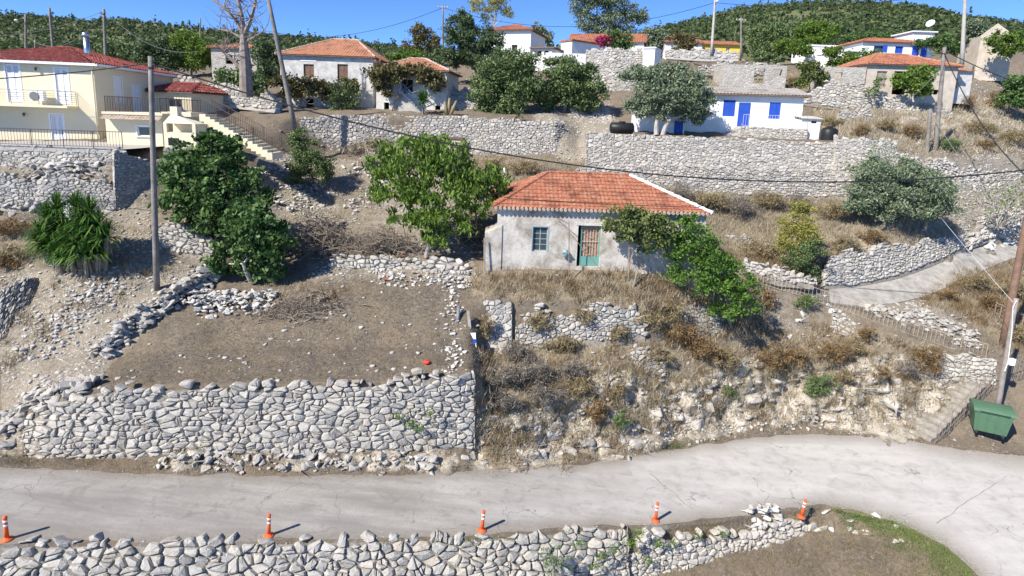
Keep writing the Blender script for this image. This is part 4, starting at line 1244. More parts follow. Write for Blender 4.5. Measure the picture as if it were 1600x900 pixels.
# annex with terrace on top
pl, pr = (170,252,36.6), (257,254,36.9)
a = House('cream_annex', 'low cream block with a small white window carrying the iron railed terrace', pl, pr, 6.5, 178, M_cream, cat='annex', ops=[(214,197,235,213)], down=0.8)
a.casement(a.fo[0], M_white_sh, 1, 1, .08); a.frame(a.fo[0], M_white_sh, .09, .03)
sl_ = a.slab(0.12, .14, M_cream, 'terrace_slab')
railing(sl_, [(.05, 3.0, a.H+.144), (.05, .05, a.H+.144), (a.L-.05, .05, a.H+.144), (a.L-.05, 5.5, a.H+.144)], .95, M_iron, spacing=.15)
t = MB(); tile_slope(t, (0,-.55,a.H-.32), (a.L+.1,-.55,a.H-.32), (0,-.02,a.H-.06), (a.L+.1,-.02,a.H-.06), .22, .3, .05)
tag(t.build('canopy_tiles', M_tile_pale, a.root), kind='stuff')
# rear wing
w2 = House('cream_wing', 'low rear wing of the cream house with its own dark red roof', (232,176,46.5), (300,178,46.0), 5, 142, M_cream, cat='annex', ops=[(262,154,285,170)], down=1.5)
w2.casement(w2.fo[0], M_white_sh, 2, 1, .08)
w2.hip(.75, .3, M_tile_red, ridge=(.8, w2.L-1.0), tw=.34, amp=.09, step=.05)
# yard railing on the garden wall
yr = empty('yard_railing', at(100, 232, 31.9)); tag(yr, 'dark iron railing along the cream house front yard', 'railing', kind='thing')
rp = [at(p, float(np.interp(p, [-120, 0, 185], [226, 227, 233])), float(np.interp(p, [-120, 0, 100, 192], [31.85, 31.85, 32.05, 32.4]))) for p in (-120, 0, 100, 192)]
railing(yr, [p - yr.location for p in rp], .95, M_iron, spacing=.16, bar=.011)
# paved yard between the railing and the house
yp = [p + Vector((0, .1, -.02)) for p in rp]; bk_ = [p + Vector((0, 8.5, 0)) for p in yp]
N_ = len(yp)
yv = yp + bk_ + [p + Vector((0, 0, -.25)) for p in yp]
tag(mesh_obj('yard_paving', yv, [(i, i+1, N_+i+1, N_+i) for i in range(N_-1)] + [(2*N_+i, 2*N_+i+1, i+1, i) for i in range(N_-1)], M_conc), kind='structure')
# outdoor oven with chimney hood
ov = empty('outdoor_oven', at(283, 232, 35.2)); tag(ov, 'cream outdoor oven with a tapering chimney hood beside the terrace', 'oven')
MB().box(-1.0,0,-1.2,.95,1.2,.95).build('body', M_cream, ov)
MB().box(-.75,-.02,.18,-.1,.3,.62).build('fire_opening', M_dark, ov)
hd = MB(); hd.add([(-1,0,1.5),(.95,0,1.5),(.95,1.2,1.5),(-1,1.2,1.5),(-.75,.3,1.95),(-.25,.3,1.95),(-.25,.8,1.95),(-.75,.8,1.95)], [(0,3,2,1),(4,5,6,7),(0,1,5,4),(1,2,6,5),(2,3,7,6),(3,0,4,7)])
hd.box(-.72,.32,1.95,-.28,.78,2.5); hd.build('hood', M_cream, ov)
pc = MB(); pc.box(-1,.0,.953,-.8,.2,1.497); pc.box(.75,.0,.953,.95,.2,1.497); pc.box(-1,1.0,.953,.95,1.2,1.497); pc.build('pillars', M_cream, ov)
# outside stairs going up to the terrace
stv = empty('outside_stairs', at(345, 245, 36.5)); tag(stv, 'cream masonry staircase with dark iron railings climbing beside the cream house', 'stairs')
p_bot = at(432, 238, 36.0); p_top = at(322, 176, 38.5)
N = 15
for i in range(N):
    t0 = i / N
    q = p_bot.lerp(p_top, t0) - stv.location
    mbs = MB().box(q.x - (p_bot.x-p_top.x)/N*1.0, q.y - .7, q.z - .42, q.x + .02, q.y + .9, q.z + .004*i)
    mbs.build('step', M_conc if i % 1 else M_cream, stv)
railing(stv, [p_bot - stv.location + Vector((0,-.65,0)), p_top - stv.location + Vector((0,-.65,0)), p_top - stv.location + Vector((-2.2,-.65,0))], .95, M_iron, spacing=.17)
railing(stv, [p_bot - stv.location + Vector((0,.85,0)), p_top - stv.location + Vector((0,.85,0))], .95, M_iron, spacing=.17)
q = p_top - stv.location
MB().box(q.x-2.6, q.y-.7, q.z-.3, q.x-.62, q.y+1.0, q.z-.01).build('landing', M_cream, stv)

# ===== two storey white house with vine
h = House('white_house', 'old two storey white house with brown shutters and weathered hip roof', (440,176,54.0), (583,178,54.0), 9.0, 85, M_whiteold,
          ops=[(474,100,491,121), (527,100,544,128), (478,154,490,175), (548,152,554,175)])
for r in h.fo[:2]: h.shutters(r, M_brownwood, .1)
MB().box(h.fo[0][0]-.25,-.03,h.fo[0][3]+.25,h.fo[0][2]+.25,.05,h.fo[0][3]+.36).build('lintel_band', M_white, h.root)
MB().box(h.fo[1][0]-.25,-.03,h.fo[1][3]+.25,h.fo[1][2]+.25,.05,h.fo[1][3]+.36).build('lintel_band', M_white, h.root)
h.boards(h.fo[3], M_brownwood, .1)
h.hip(2.0, .3, M_tile_old, ridge=(3.6, h.L-2.6), tw=.26, amp=.05, capmat=M_tile_pale)
a = House('vine_annex', 'low annex with a faded tile roof half buried under the grape vine', (588,178,52.5), (697,180,52.0), 6.0, 108, M_whiteold, cat='annex', ops=[(627,124,645,147), (680,165,688,178), (600,160,608,176)])
a.hip(1.25, .3, M_tile_old, ridge=(2.4, a.L-2.6), tw=.26, amp=.05, capmat=M_tile_pale)
MB().box(a.fo[0][0]+.1,.3,a.fo[0][1],a.fo[0][2],.34,a.fo[0][3]).build('door', M_dark, a.root)
# blue railed steps of the annex
bs = empty('blue_stairs', at(640, 180, 51.0)); tag(bs, 'outside stairs with a blue iron railing under the vine', 'stairs')
for i in range(9):
    MB().box(-.9+.0+i*-.05, .0+i*.1, -.3, 1.2-i*.2, 1.2, .2*(i+1)).build('step', M_conc, bs)
railing(bs, [(1.15,-.05,.1),(-.7,-.05,1.8),(-1.2,-.05,1.8)], .95, simple('blue_iron', (0.12,0.2,0.34), None, 3, .5, 0), spacing=.16, bar=.016)

# ===== white house with blue shutters
h = House('white_house', 'low white house with bright blue shutters and door above the pale parapet', (1066,216,48.5), (1248,222,47.2), 6.5, 147, M_white,
          ops=[(1131,156,1147.5,182), (1155,160,1170,198), (1203,160,1218,186)], side_r=[(1262,178,1268,190)] if False else ())
for k, r in enumerate(h.fo):
    h.shutters(r, M_blue, .02, 'door' if k == 1 else 'shutter', leaves=2 if k != 1 else 1)
rf = h.slab(.45, .10, M_fascia)
t = MB(); zz = h.H + .12
tile_slope(t, (-.45,-.45,zz), (h.L+.45,-.45,zz), (-.45,h.D*.5,zz+.75), (h.L+.45,h.D*.5,zz+.75), .26, .4, .05)
tile_slope(t, (h.L+.45,h.D+.45,zz), (-.45,h.D+.45,zz), (h.L+.45,h.D*.5,zz+.75), (-.45,h.D*.5,zz+.75), .26, .4, .05)
t.add([(-.45,-.45,zz),(-.45,h.D+.45,zz),(-.45,h.D*.5,zz+.75),(h.L+.45,-.45,zz),(h.L+.45,h.D+.45,zz),(h.L+.45,h.D*.5,zz+.75)], [(0,1,2),(3,5,4)])
tag(t.build('roof_tiles', roof_tiles_mat('grey_weathered_tiles', (0.33,0.315,0.29), (0.22,0.205,0.19), (0.42,0.40,0.37)), rf), kind='stuff')
BLUE = h
# its stone terrace and white railing
xa = h.fac(1118, 200)[0]; za = h.fac(1162, 198)[1]
tb = empty('stone_terrace', h.O + h.ex*(xa) + h.ey*-1.9, h.rz); tag(tb, 'raised stone terrace with a thin white railing at the blue door', 'terrace', kind='thing')
tm = MB(); wdt = h.L - xa - .05
tm.add([(1.6,0,-1.2),(wdt,0,-1.2),(wdt,0,za),(1.6,0,za),(1.6,1.85,-1.2),(wdt,1.85,-1.2),(wdt,1.85,za),(1.6,1.85,za),(0,0,-1.2),(0,1.85,-1.2),(0,0,.1),(0,1.85,.1)],
       [(0,1,2,3),(1,5,6,2),(3,2,6,7),(8,0,3,10),(10,3,7,11),(8,10,11,9),(5,4,7,6),(4,9,11,7)])
tm.build('masonry', M_masonry, tb)
B = [tb.location + h.ex*1.6 + h.ey*-.12 + Vector((0,0,-.5)), tb.location + h.ex*(wdt) + h.ey*-.12 + Vector((0,0,-.5))]
stone_wall('terrace_facing', 'facing of neat pale stones in front of the raised terrace at the blue door', B, [b + Vector((0,.05,za+.55)) for b in B], .36, .24, M_pale, 'joined', bulge=.04, gap=.014, seed=51, ragged=.05, core=M_mortar, coredepth=.1)
railing(tb, [(1.7,.08,za),(wdt-.1,.08,za),(wdt-.1,1.7,za)], .95, simple('white_iron', (0.7,0.7,0.7), None, 3, .5, 0), spacing=.2, bar=.01, rail=.015)
# lower whitewashed part under the olive
a = House('white_annex', 'whitewashed lower room with a dark blue door behind the olive tree', (992,214,47.0), (1068,218,46.6), 4.0, 176, M_white, cat='annex', ops=[(1054,188,1066,215)])
a.boards(a.fo[0], M_blue, .1); a.slab(.1, .12, M_white)
# outhouse
a = House('outhouse', 'narrow white outhouse with a small window and corrugated roof beside the house', (1249,224,45.6), (1278,224,45.4), 2.0, 186, M_white, cat='shed', ops=[(1268,187.5,1276,193)], th=.15)
t = MB(); tile_slope(t, (-.15,-.2,a.H+.03), (a.L+.2,-.2,a.H+.03), (-.15,2.2,a.H+.28), (a.L+.2,2.2,a.H+.28), .16, 2.4, .04)
tag(t.build('roof', M_conc, a.root), kind='stuff')
def tank(name, label, q, r, hgt, lying=False):
    e_ = empty(name, q); tag(e_, label, 'tank')
    if lying:
        b_ = MB().lathe([(r*.6,-hgt/2),(r,-hgt/2+.1),(r,hgt/2-.1),(r*.6,hgt/2)], n=18).build('body', M_tank, e_, True)
        b_.rotation_euler = (0, R(90), 0); b_.location = (0,0,r)
        MB().lathe([(.25,0),(.25,.12),(.2,.15)], (0,0,2*r-.05), 12).build('lid', M_tank, e_)
    else:
        MB().lathe([(r,0),(r*1.02,.1),(r,.2),(r*1.02,.4),(r,.6),(r,hgt-.15),(r*.8,hgt),(r*.3,hgt+.08)], n=20).build('body', M_tank, e_, True)
        MB().lathe([(.22,hgt+.05),(.22,hgt+.14),(.05,hgt+.18)], n=12).build('lid', M_tank, e_)
tank('water_tank', 'black plastic water tank lying on the wall top near the olive tree', at(971, 209, 44.2), .42, 1.8, True)
tank('water_tank', 'upright black water tank beside the white outhouse', at(1293, 224, 45.0), .62, 1.15)

# ===== abandoned house with red hip roof, upper right
h = House('abandoned_house', 'abandoned buff house with red hip roof and a fig growing at its door', (1350,152,60.0), (1489,158,59.5), 7.5, 100, M_buff,
          ops=[(1371,111,1383.5,136), (1398,111,1416,148), (1459,140,1467,148)], down=2.0)
h.shutters(h.fo[0], simple('grey_shutter_wood', (0.36,0.32,0.28), None, 5.0), .1)
h.boards((h.fo[1][0], h.fo[1][1], h.fo[1][0]+.35, h.fo[1][3]-.3), M_brownwood, .5)
h.hip(1.45, .3, M_tile, ridge=(2.6, h.L-3.2), tw=.26, amp=.05, capmat=M_tile_old)
a = House('lean_to', 'white lean to with a scrap of tile roof against the abandoned house', (1484,138,60.5), (1516,140,60.5), 4, 110, M_whiteold, cat='shed', ops=[(1484.5,122,1495,138)], down=1.5)
t = MB(); tile_slope(t, (-.2,-.3,a.H), (a.L+.2,-.3,a.H), (-.2,4,a.H+.9), (a.L+.2,4,a.H+.9), .26, .4, .05); tag(t.build('roof', M_tile_old, a.root), kind='stuff')
MB().box(a.fo[0][0],.2,a.fo[0][1],a.fo[0][2],.25,a.fo[0][3]).build('door', M_conc, a.root)
# ===== white house with blue windows behind it
h = House('white_house', 'white house with blue windows and a dish on its flat annex, behind the abandoned house', (1345,92,73.0), (1455,96,73.0), 8, 65, M_white, ops=[(1366,71,1380,82), (1399.5,72,1410.5,83.5), (1428,73,1435,90)], down=3.0)
h.casement(h.fo[0], M_blue, 2, 1); h.shutters(h.fo[1], M_blue, .1); h.boards(h.fo[2], M_brownwood, .1)
for (xa, xb, ya, yb) in ((1379.5,1385,71,81), (1426,1431,72,89), (1440,1446,73,90)):
    r = h.rect(xa, ya, xb, yb); MB().box(r[0],-.07,r[1],r[2],-.02,r[3]).build('shutter', M_blue, h.root)
h.hip(1.0, .3, M_tile, ridge=(3, h.L-3), tw=.3, amp=.05)
a = House('roof_annex', 'small white flat roofed block carrying the satellite dish', (1426,62,78), (1459,62,78), 4, 50, M_white, cat='annex', down=2.0)
a.slab(.25, .15, M_white)
dsh = empty('satellite_dish', at(1452, 50, 78.5)); tag(dsh, 'pale satellite dish tilted up on the flat white block', 'satellite dish')
MB().tube([(0,0,0),(0,0,.9)], .04, 6).build('mast', M_greywire, dsh)
dd = MB(); pr_ = [(0.02,0),(.3,.04),(.55,.13),(.7,.22)]
base = len(dd.v); dd.lathe(pr_ + [(.68,.25),(.5,.15),(.02,.04)], n=16)
o_ = dd.build('reflector', M_plastic_w, dsh, True); o_.scale = (.75,.75,.75); o_.location = (0,-.05,1.0); o_.rotation_euler = (R(60),0,R(-60))
MB().tube([(0,-.05,1.0),(-.35,-.5,1.25)], .02, 5).build('feed_arm', M_greywire, dsh)
# pale yellow side house
h = House('white_lean_to', 'white stepped side wing with two small blue windows above the fig bushes', (1323,94,72.0), (1346,94,72.5), 5, 80, M_white, cat='annex', ops=[(1330,83,1336,92)], down=2.5)
h.shutters(h.fo[0], M_blue, .05); h.slab(.15, .12, M_white)

# ===== upper village
h = House('white_cottage', 'long white cottage with orange roof behind the bougainvillea', (890,86,80), (1005,90,78), 6, 66, M_white, ops=[(897,70,904,80), (930,72,936,80)], down=3.0)
h.casement(h.fo[0], M_white_sh, 2, 2); h.casement(h.fo[1], M_white_sh, 2, 2)
h.gable(1.5, .3, M_tile, walls=M_white, tw=.3, amp=.05)
h = House('white_cottage', 'white gabled cottage showing its plain end wall beside the big bare crowned tree', (876,84,74), (893,84,72.5), 6, 66, M_white, down=3.0)
h.slab(.15, .2, M_tile)
h = House('white_cottage', 'white house with orange roof standing behind the dark cypress like olives', (757,92,80), (828,92,78), 7, 48, M_white, ops=[(800,70,808,86)], down=4.0)
h.hip(1.2, .4, M_tile, ridge=(3, h.L-3), tw=.3, amp=.05); h.boards(h.fo[0], M_dark, .15)
h = House('porch_shed', 'low white shed with a flat brown porch roof beside the gabled cottage', (832,92,72), (862,92,71), 4, 76, M_white, cat='shed', ops=[(836,79,846,88), (850,79,857,86)], down=3.0)
h.slab(.4, .12, M_brownwood)
h = House('garden_wall_house', 'small white flat roofed cube beside the yellowish bastion wall', (1004,100,61), (1022,100,60.5), 3, 76, M_white, cat='shed', down=2.0)
h.slab(.12, .14, M_white)
h = House('white_parapet', 'low white parapet wall in front of the gabled cottage', (852,96,66), (915,98,66), .4, 82, M_white, cat='wall', th=.15, down=1.0)
h = House('yellow_house', 'low yellow house with a long orange roof under the wooded hill', (1095,82,86), (1156,84,86), 6, 69, simple('yellow_wall', (0.72,0.55,0.08), (0.66,0.48,0.07), 1.0), ops=[(1110,72,1116,80), (1135,73,1140,80)], down=3.0)
h.casement(h.fo[0], M_white_sh); h.casement(h.fo[1], M_white_sh)
h.gable(.9, .3, M_tile, walls=M_white, tw=.3, amp=.05)
h = House('white_cottage', 'white cottage with orange roof half hidden by brownish trees under the wooded hill', (1040,82,84), (1096,84,84), 6, 66, M_white, down=3.0)
h.gable(1.0, .3, M_tile, walls=M_white, tw=.3, amp=.05)
h = House('white_cottage', 'low white walls showing between the fig trees under the wooded hill', (1264,85,80), (1306,85,80), 5, 72, M_white, down=3.0, ops=[(1288,76,1300,83)])
h.boards(h.fo[0], M_brownwood, .1); h.slab(.1, .2, M_white)
# ruins
h = House('roofless_ruin', 'roofless grey ruin with one empty square window near the tall lamp pole', (1128,138,62), (1226,142,61.5), 5, 100, M_masonry, cat='ruin', ops=[(1179,107,1194,130), (1207,108,1222,118)], down=1.0)
h = House('roofless_ruin', 'roofless stone ruin with an arched hole next to the abandoned house', (1284,150,60.5), (1348,152,60), 4, 104, M_masonry, cat='ruin', ops=[(1304,113,1315,130)], down=1.5)
h = House('stone_hut', 'small stone hut with an orange roof edge behind the dead tree', (331,108,66), (402,110,66), 6, 74, M_masonry, cat='hut', ops=[(352,86,364,100)], down=2.0)
h.hip(.8, .3, M_tile_old, ridge=(2.5, h.L-2.5), tw=.3, amp=.05)
h = House('gabled_ruin', 'buff gabled ruin half hidden by trees on the upper slope', (1528,86,72), (1580,88,71), 6, 56, M_buff, cat='ruin', down=3.0)
g = MB(); g.add([(0,.0,h.H),(h.L,.0,h.H),(h.L*.45,.0,h.H+1.4),(0,.35,h.H),(h.L,.35,h.H),(h.L*.45,.35,h.H+1.4)], [(0,1,2),(5,4,3),(1,4,5,2),(0,2,5,3)]); g.build('gable_wall', M_buff, h.root)
# ------------------------------------------------------------------ plants
def unit(n): 
    v = rng.normal(size=(n, 3)); return v / np.linalg.norm(v, axis=1, keepdims=True)
def leaf_quads(c, length, width, up=0.6, droop=0.0):
    n = len(c)
    nr = unit(n); nr[:, 2] += up; nr /= np.linalg.norm(nr, axis=1, keepdims=True)
    a = np.cross(nr, unit(n)); 
    if droop: a[:, 2] -= droop
    a /= np.linalg.norm(a, axis=1, keepdims=True)
    b = np.cross(nr, a); b /= np.linalg.norm(b, axis=1, keepdims=True)
    L = length * rng.uniform(.6, 1.25, (n, 1)); W = width * rng.uniform(.6, 1.25, (n, 1))
    V = np.stack([c - a * L / 2, c + b * W / 2, c + a * L / 2, c - b * W / 2], 1).reshape(-1, 3)
    F = np.arange(4 * n).reshape(n, 4)
    return V, F
def blob_points(blobs, dens, clump=0.24, shell=0.45):
    """blobs (centre, (rx, ry, rz)): clumps of leaves sit in the outer part of each blob"""
    out = []; cl = []
    for c, r in blobs:
        r = np.array(r); R_ = float(np.prod(r) ** (1/3))
        K = max(6, int(26 * R_ ** 1.2))
        u = unit(K) * (shell + (1.08 - shell) * rng.random((K, 1)) ** .6)
        cc = np.array(c) + u * r * rng.uniform(.8, 1.2, (K, 1))
        cl.append(cc)
        m = max(4, int(dens * R_ * R_ / K * 12))
        p = np.repeat(cc, m, axis=0) + rng.normal(size=(K * m, 3)) * (clump * R_ * np.array([1, 1, .7]))
        out.append(p)
    return np.concatenate(out), np.concatenate(cl)
def px_blobs(bl, Y):
    out = []
    for b in bl:
        px, py, rx, ry = b[:4]; dY = b[4] if len(b) > 4 else 0
        q = at(px, py, Y + dY); k = ppm(px, py, Y + dY)
        out.append((q, (rx * k, (rx + ry) / 2 * k, ry * k)))
    return out
def limb(mb, a, b, r0, r1, bend=0.15, n=5, sides=6):
    a, b = Vector(a), Vector(b); L = (b - a).length
    off = Vector(rng.normal(size=3)) * bend * L * .5
    pts = [a.lerp(b, t) + off * (math.sin(math.pi * t)) for t in np.linspace(0, 1, n)]
    mb.tube(pts, [r0 + (r1 - r0) * t for t in np.linspace(0, 1, n)], sides)
def tree(name, label, cat, base, bl, Y, mat, leaf=(0.14, 0.07), dens=60, up=0.6, droop=0, bark=None, tr=0.12, fork=0.45, group=None, clump=.24, twigs=24, stems=1, wb=None, shell=.45):
    blobs = wb or px_blobs(bl, Y)
    base = Vector(base) if len(base) == 3 and not isinstance(base[0], str) else base
    root = empty(name, base); tag(root, label, cat, group)
    P, cl = blob_points(blobs, dens, clump, shell)
    V, F = leaf_quads(P - np.array(base), leaf[0], leaf[1], up, droop)
    mesh_obj('crown', V, F, mat, root)
    ctr = sum((Vector(b[0]) for b in blobs), Vector()) / len(blobs)
    mb = MB()
    for s in range(stems):
        o = Vector((rng.uniform(-.1, .1), rng.uniform(-.1, .1), 0)) * (0 if stems == 1 else 3)
        fk = Vector((0,0,0)).lerp(ctr - base, fork) + o * 2
        limb(mb, o + Vector((0, 0, -.2)), fk, tr, tr * .7, .12, 6, 8)
        for k, b in enumerate(blobs):
            if stems > 1 and k % stems != s: continue
            e = Vector(b[0]) - base
            limb(mb, fk, e, tr * .5, tr * .16, .2, 6, 6)
            near = cl[np.argsort(np.linalg.norm(cl - np.array(b[0]), axis=1))[:max(2, twigs // len(blobs))]]
            for q in near: limb(mb, e, Vector(q) - base, tr * .16, tr * .05, .2, 3, 4)
    mb.build('trunk', bark or M_bark, root)
    return root
G_fig = leaf_mat('fig_leaf', (0.036, 0.082, 0.023), (0.082, 0.156, 0.043), (0.180, 0.270, 0.082), .3)
G_wal = leaf_mat('walnut_leaf', (0.055, 0.110, 0.018), (0.127, 0.215, 0.033), (0.242, 0.341, 0.066), .4)
G_brt = leaf_mat('bright_leaf', (0.05, 0.115, 0.016), (0.10, 0.205, 0.03), (0.20, 0.31, 0.065), .4)
G_vine = leaf_mat('vine_leaf', (0.060, 0.090, 0.024), (0.132, 0.174, 0.048), (0.252, 0.288, 0.102), .35)
G_vinebr = leaf_mat('autumn_vine_leaf', (0.072, 0.060, 0.030), (0.144, 0.126, 0.054), (0.240, 0.216, 0.084), .3)
G_olive = leaf_mat('olive_leaf', (0.077, 0.109, 0.059), (0.168, 0.217, 0.126), (0.308, 0.364, 0.238), .2)
G_bush = leaf_mat('bush_leaf', (0.054, 0.092, 0.031), (0.128, 0.189, 0.068), (0.230, 0.290, 0.121), .25)
G_dark = leaf_mat('dark_leaf', (0.036, 0.064, 0.028), (0.081, 0.126, 0.053), (0.161, 0.217, 0.091), .25)
G_yel = leaf_mat('yellowing_leaf', (0.138, 0.138, 0.034), (0.299, 0.287, 0.069), (0.437, 0.414, 0.127), .3)
G_tan = leaf_mat('dry_shrub_leaf', (0.14, 0.11, 0.055), (0.26, 0.21, 0.115), (0.38, 0.31, 0.18), .2)
G_brown = leaf_mat('brown_shrub_leaf', (0.10, 0.065, 0.03), (0.20, 0.13, 0.06), (0.32, 0.22, 0.11), .2)
G_grey = leaf_mat('grey_twig', (0.10, 0.085, 0.07), (0.19, 0.165, 0.135), (0.31, 0.275, 0.235), .1)
G_pink = leaf_mat('bougainvillea', (0.22, 0.02, 0.06), (0.42, 0.04, 0.12), (0.55, 0.08, 0.2), .3)
G_sage = leaf_mat('sage_leaf', (0.06, 0.10, 0.045), (0.14, 0.20, 0.10), (0.24, 0.30, 0.17), .2)
G_straw = leaf_mat('straw', (0.20, 0.165, 0.11), (0.34, 0.29, 0.205), (0.50, 0.44, 0.33), .2)
G_forest = leaf_mat('forest_leaf', (0.042, 0.066, 0.027), (0.078, 0.112, 0.042), (0.125, 0.165, 0.064), .35)
def gnd(px, py, dz=-.05):
    q = hit(px, py); return Vector((q.x, q.y, q.z + dz))

# --- trees around the bare plot and the house
tree('fig_tree', 'big dark leaved fig spreading behind the slim grey pole', 'tree', at(325,372,29.6), [(300,255,40,34),(345,250,35,34,.5),(290,300,37,33,-.3),(340,310,44,36,-.4),(385,300,37,34),(320,345,44,22,-.2),(345,225,26,22,.5),(265,275,18,22),(330,215,16,12)], 30.0, G_fig, (.27,.17), 110, .5, .3, M_palebark, .14, stems=2, clump=.17)
tree('fig_tree', 'lower dark leaved fig whose branches touch the edge of the bare plot', 'tree', at(400,432,28.0), [(375,350,33,26),(410,360,37,30),(385,395,44,28),(425,385,25,30),(350,410,25,19),(415,420,31,14),(395,330,26,19)], 28.0, G_fig, (.26,.17), 115, .5, .3, M_palebark, .11, stems=2, clump=.17)
tree('walnut_tree', 'airy green tree with drooping leaves and pale trunk uphill of the rubble wall', 'tree', at(666,396,30.2), [(640,235,48,22,.8),(690,240,45,25,.4),(600,262,34,18,.3),(655,275,42,22),(720,270,40,25,.5),(755,280,38,25,.6),(780,300,20,18,.4),(620,298,42,20,-.6),(690,305,48,20,-.4),(745,315,30,18),(640,335,35,14,-.8),(690,345,48,22,-1.0),(680,375,22,14,-1.2)], 30.6, G_wal, (.30,.11), 95, .3, 1.0, M_palebark, .13, fork=.4, twigs=60, clump=.19)
tree('bright_green_tree', 'bright green leaning tree at the corner of the red roofed house', 'tree', gnd(1148,528), [(1068,362,24,20,.4),(1095,385,32,24,.2),(1060,392,22,18,.2),(1122,412,36,22),(1085,428,34,22,-.2),(1155,440,30,16,-.2),(1120,450,36,18,-.4),(1165,462,22,12,-.3),(1140,482,34,16,-.5),(1078,340,12,10,.4)], 28.2, G_brt, (.15,.10), 150, .5, .3, M_bark, .10, fork=.35, clump=.2, twigs=40)
tree('grape_vine', 'grape vine trained over the rusty posts at the house front', 'vine', at(983,430,28.1), [(962,345,20,14),(985,335,24,14),(1010,342,24,15),(1032,350,20,14),(1000,362,34,12),(1022,378,22,14,.1),(956,358,14,10),(985,372,18,10),(1040,372,14,14)], 28.2, G_vine, (.17,.13), 120, .5, .4, M_bark, .04, fork=.6)
tree('juniper_bush', 'upright dark bush at the foot of the leaning pole', 'bush', gnd(490,290), [(463,215,12,24,.2),(475,240,20,24),(495,255,28,20,-.2),(470,268,24,18,-.2),(510,268,16,14,-.3)], 40.0, G_bush, (.2,.07), 280, 1.0, 0, M_bark, .08, clump=.2, shell=.2)
tree('olive_bush', 'dense grey green olive bush on the dry bank above the footpath', 'bush', at(1380,352,38.2), [(1360,290,34,28),(1385,310,36,28,-.4),(1345,318,24,20,-.2),(1370,265,20,20,.3),(1400,285,24,26)], 38.6, G_olive, (.23,.08), 300, .6, 0, M_bark, .12, clump=.22, shell=.25)
tree('olive_bush', 'second olive bush with a dark gap at its foot, growing beside the denser one', 'bush', at(1445,356,38.4), [(1430,290,32,30),(1455,315,28,28,-.2),(1430,325,28,18,-.5),(1470,300,16,24,.2),(1420,265,18,18,.3)], 38.8, G_olive, (.23,.08), 300, .6, 0, M_bark, .12, clump=.22, shell=.25)
tree('sapling', 'thin loose sapling in front of the square end of the parapet', 'tree', at(1380,262,40.2), [(1378,228,18,12),(1386,245,16,10),(1366,244,12,9)], 40.4, G_olive, (.14,.05), 70, .6, 0, M_bark, .04)
tree('yellowing_bush', 'tall yellow green bush beside the upper end of the footpath railing', 'bush', gnd(1262,434), [(1250,328,14,16,.4),(1240,350,24,16,.2),(1258,365,22,16),(1240,380,22,14)], 33.8, G_yel, (.13,.06), 420, .5, 0, M_bark, .05, clump=.24, shell=.2)
tree('dry_green_bush', 'dull olive coloured lower bush at the foot of the yellow green bush', 'bush', gnd(1262,440), [(1262,388,26,14,-.1),(1255,405,26,14,-.3),(1272,425,16,14,-.4)], 33.4, G_bush, (.12,.05), 420, .5, 0, M_bark, .05, clump=.22, shell=.2)
tree('dry_green_bush', 'wide straw green bush on the bank uphill of the bright green tree', 'bush', gnd(1198,414), [(1180,390,24,12),(1205,398,24,12,-.2),(1165,398,12,8)], 34.2, G_tan, (.18,.05), 340, .9, 0, M_bark, .05, clump=.22, shell=.2)
# --- upper terrace
tree('olive_tree', 'broad grey green olive with two stems before the blue shuttered house', 'tree', at(1030,207,44.8), [(995,112,26,12,1),(1030,122,30,18),(1065,120,30,18,.4),(1085,145,28,20),(1050,150,34,22,-.6),(1015,152,26,22,-.2),(1000,172,18,14),(1075,172,28,14,-.3),(1090,185,16,10,-.3),(1040,175,20,12,-.4)], 45.2, G_olive, (.27,.095), 250, .5, .2, M_palebark, .2, fork=.4, stems=2, clump=.22, twigs=40, shell=.3)
tree('round_bush', 'big round dark green bush above the curved terrace wall', 'bush', at(800,180,51), [(796,98,30,22),(780,118,32,26),(815,115,30,28),(765,142,26,26),(812,145,32,28),(788,165,36,18)], 51.5, G_bush, (.30,.12), 210, .6, 0, M_bark, .2, clump=.2, shell=.3)
tree('round_bush', 'wide leafy bush filling the terrace under the yellowish bastion', 'bush', at(875,180,53), [(878,108,28,18),(900,118,30,20),(922,138,22,20),(880,140,36,22),(856,150,20,22),(912,158,24,14)], 53.0, G_bush, (.30,.14), 165, .6, 0, M_bark, .2, clump=.2, shell=.3)
tree('holm_oak', 'dark broad tree with bare lower stems beside the white house with orange roof', 'tree', at(742,130,64), [(720,45,22,22),(745,60,26,26),(715,75,26,22),(750,90,26,20),(700,95,18,14),(770,70,16,22),(728,28,12,12)], 64.0, G_dark, (.34,.12), 110, .5, 0, M_bark, .25, clump=.17, twigs=30)
tree('thin_eucalyptus', 'thin pale eucalyptus with drooping tufts against the sky', 'tree', at(768,70,95), [(745,10,12,10),(760,18,10,9),(778,8,14,10),(795,18,10,9),(770,-4,14,8),(790,-6,10,6)], 95.0, G_yel, (.4,.12), 45, .3, .8, M_palebark, .2, twigs=40)
tree('tall_tree', 'tall open crowned tree with bare inner limbs above the orange roofed cottage', 'tree', at(948,80,92), [(912,5,20,18),(935,-10,25,16),(960,5,20,18),(920,35,18,14),(955,35,22,16),(985,20,14,14),(1005,25,10,12),(935,55,18,12),(975,52,16,12)], 92.0, G_olive, (.45,.15), 60, .4, .3, M_palebark, .35, fork=.3, twigs=60)
tree('bougainvillea', 'bright pink bougainvillea bush at the cottage wall', 'bush', at(944,82,66), [(938,62,9,6),(948,65,9,8)], 66.0, G_pink, (.25,.15), 120, .5, 0, M_bark, .05)
tree('citrus_tree', 'dense dark tree beside the pink bougainvillea', 'tree', at(968,82,66), [(962,60,14,12),(978,65,12,10),(968,72,14,8)], 66.0, G_fig, (.28,.15), 120, .5, 0, M_bark, .1)
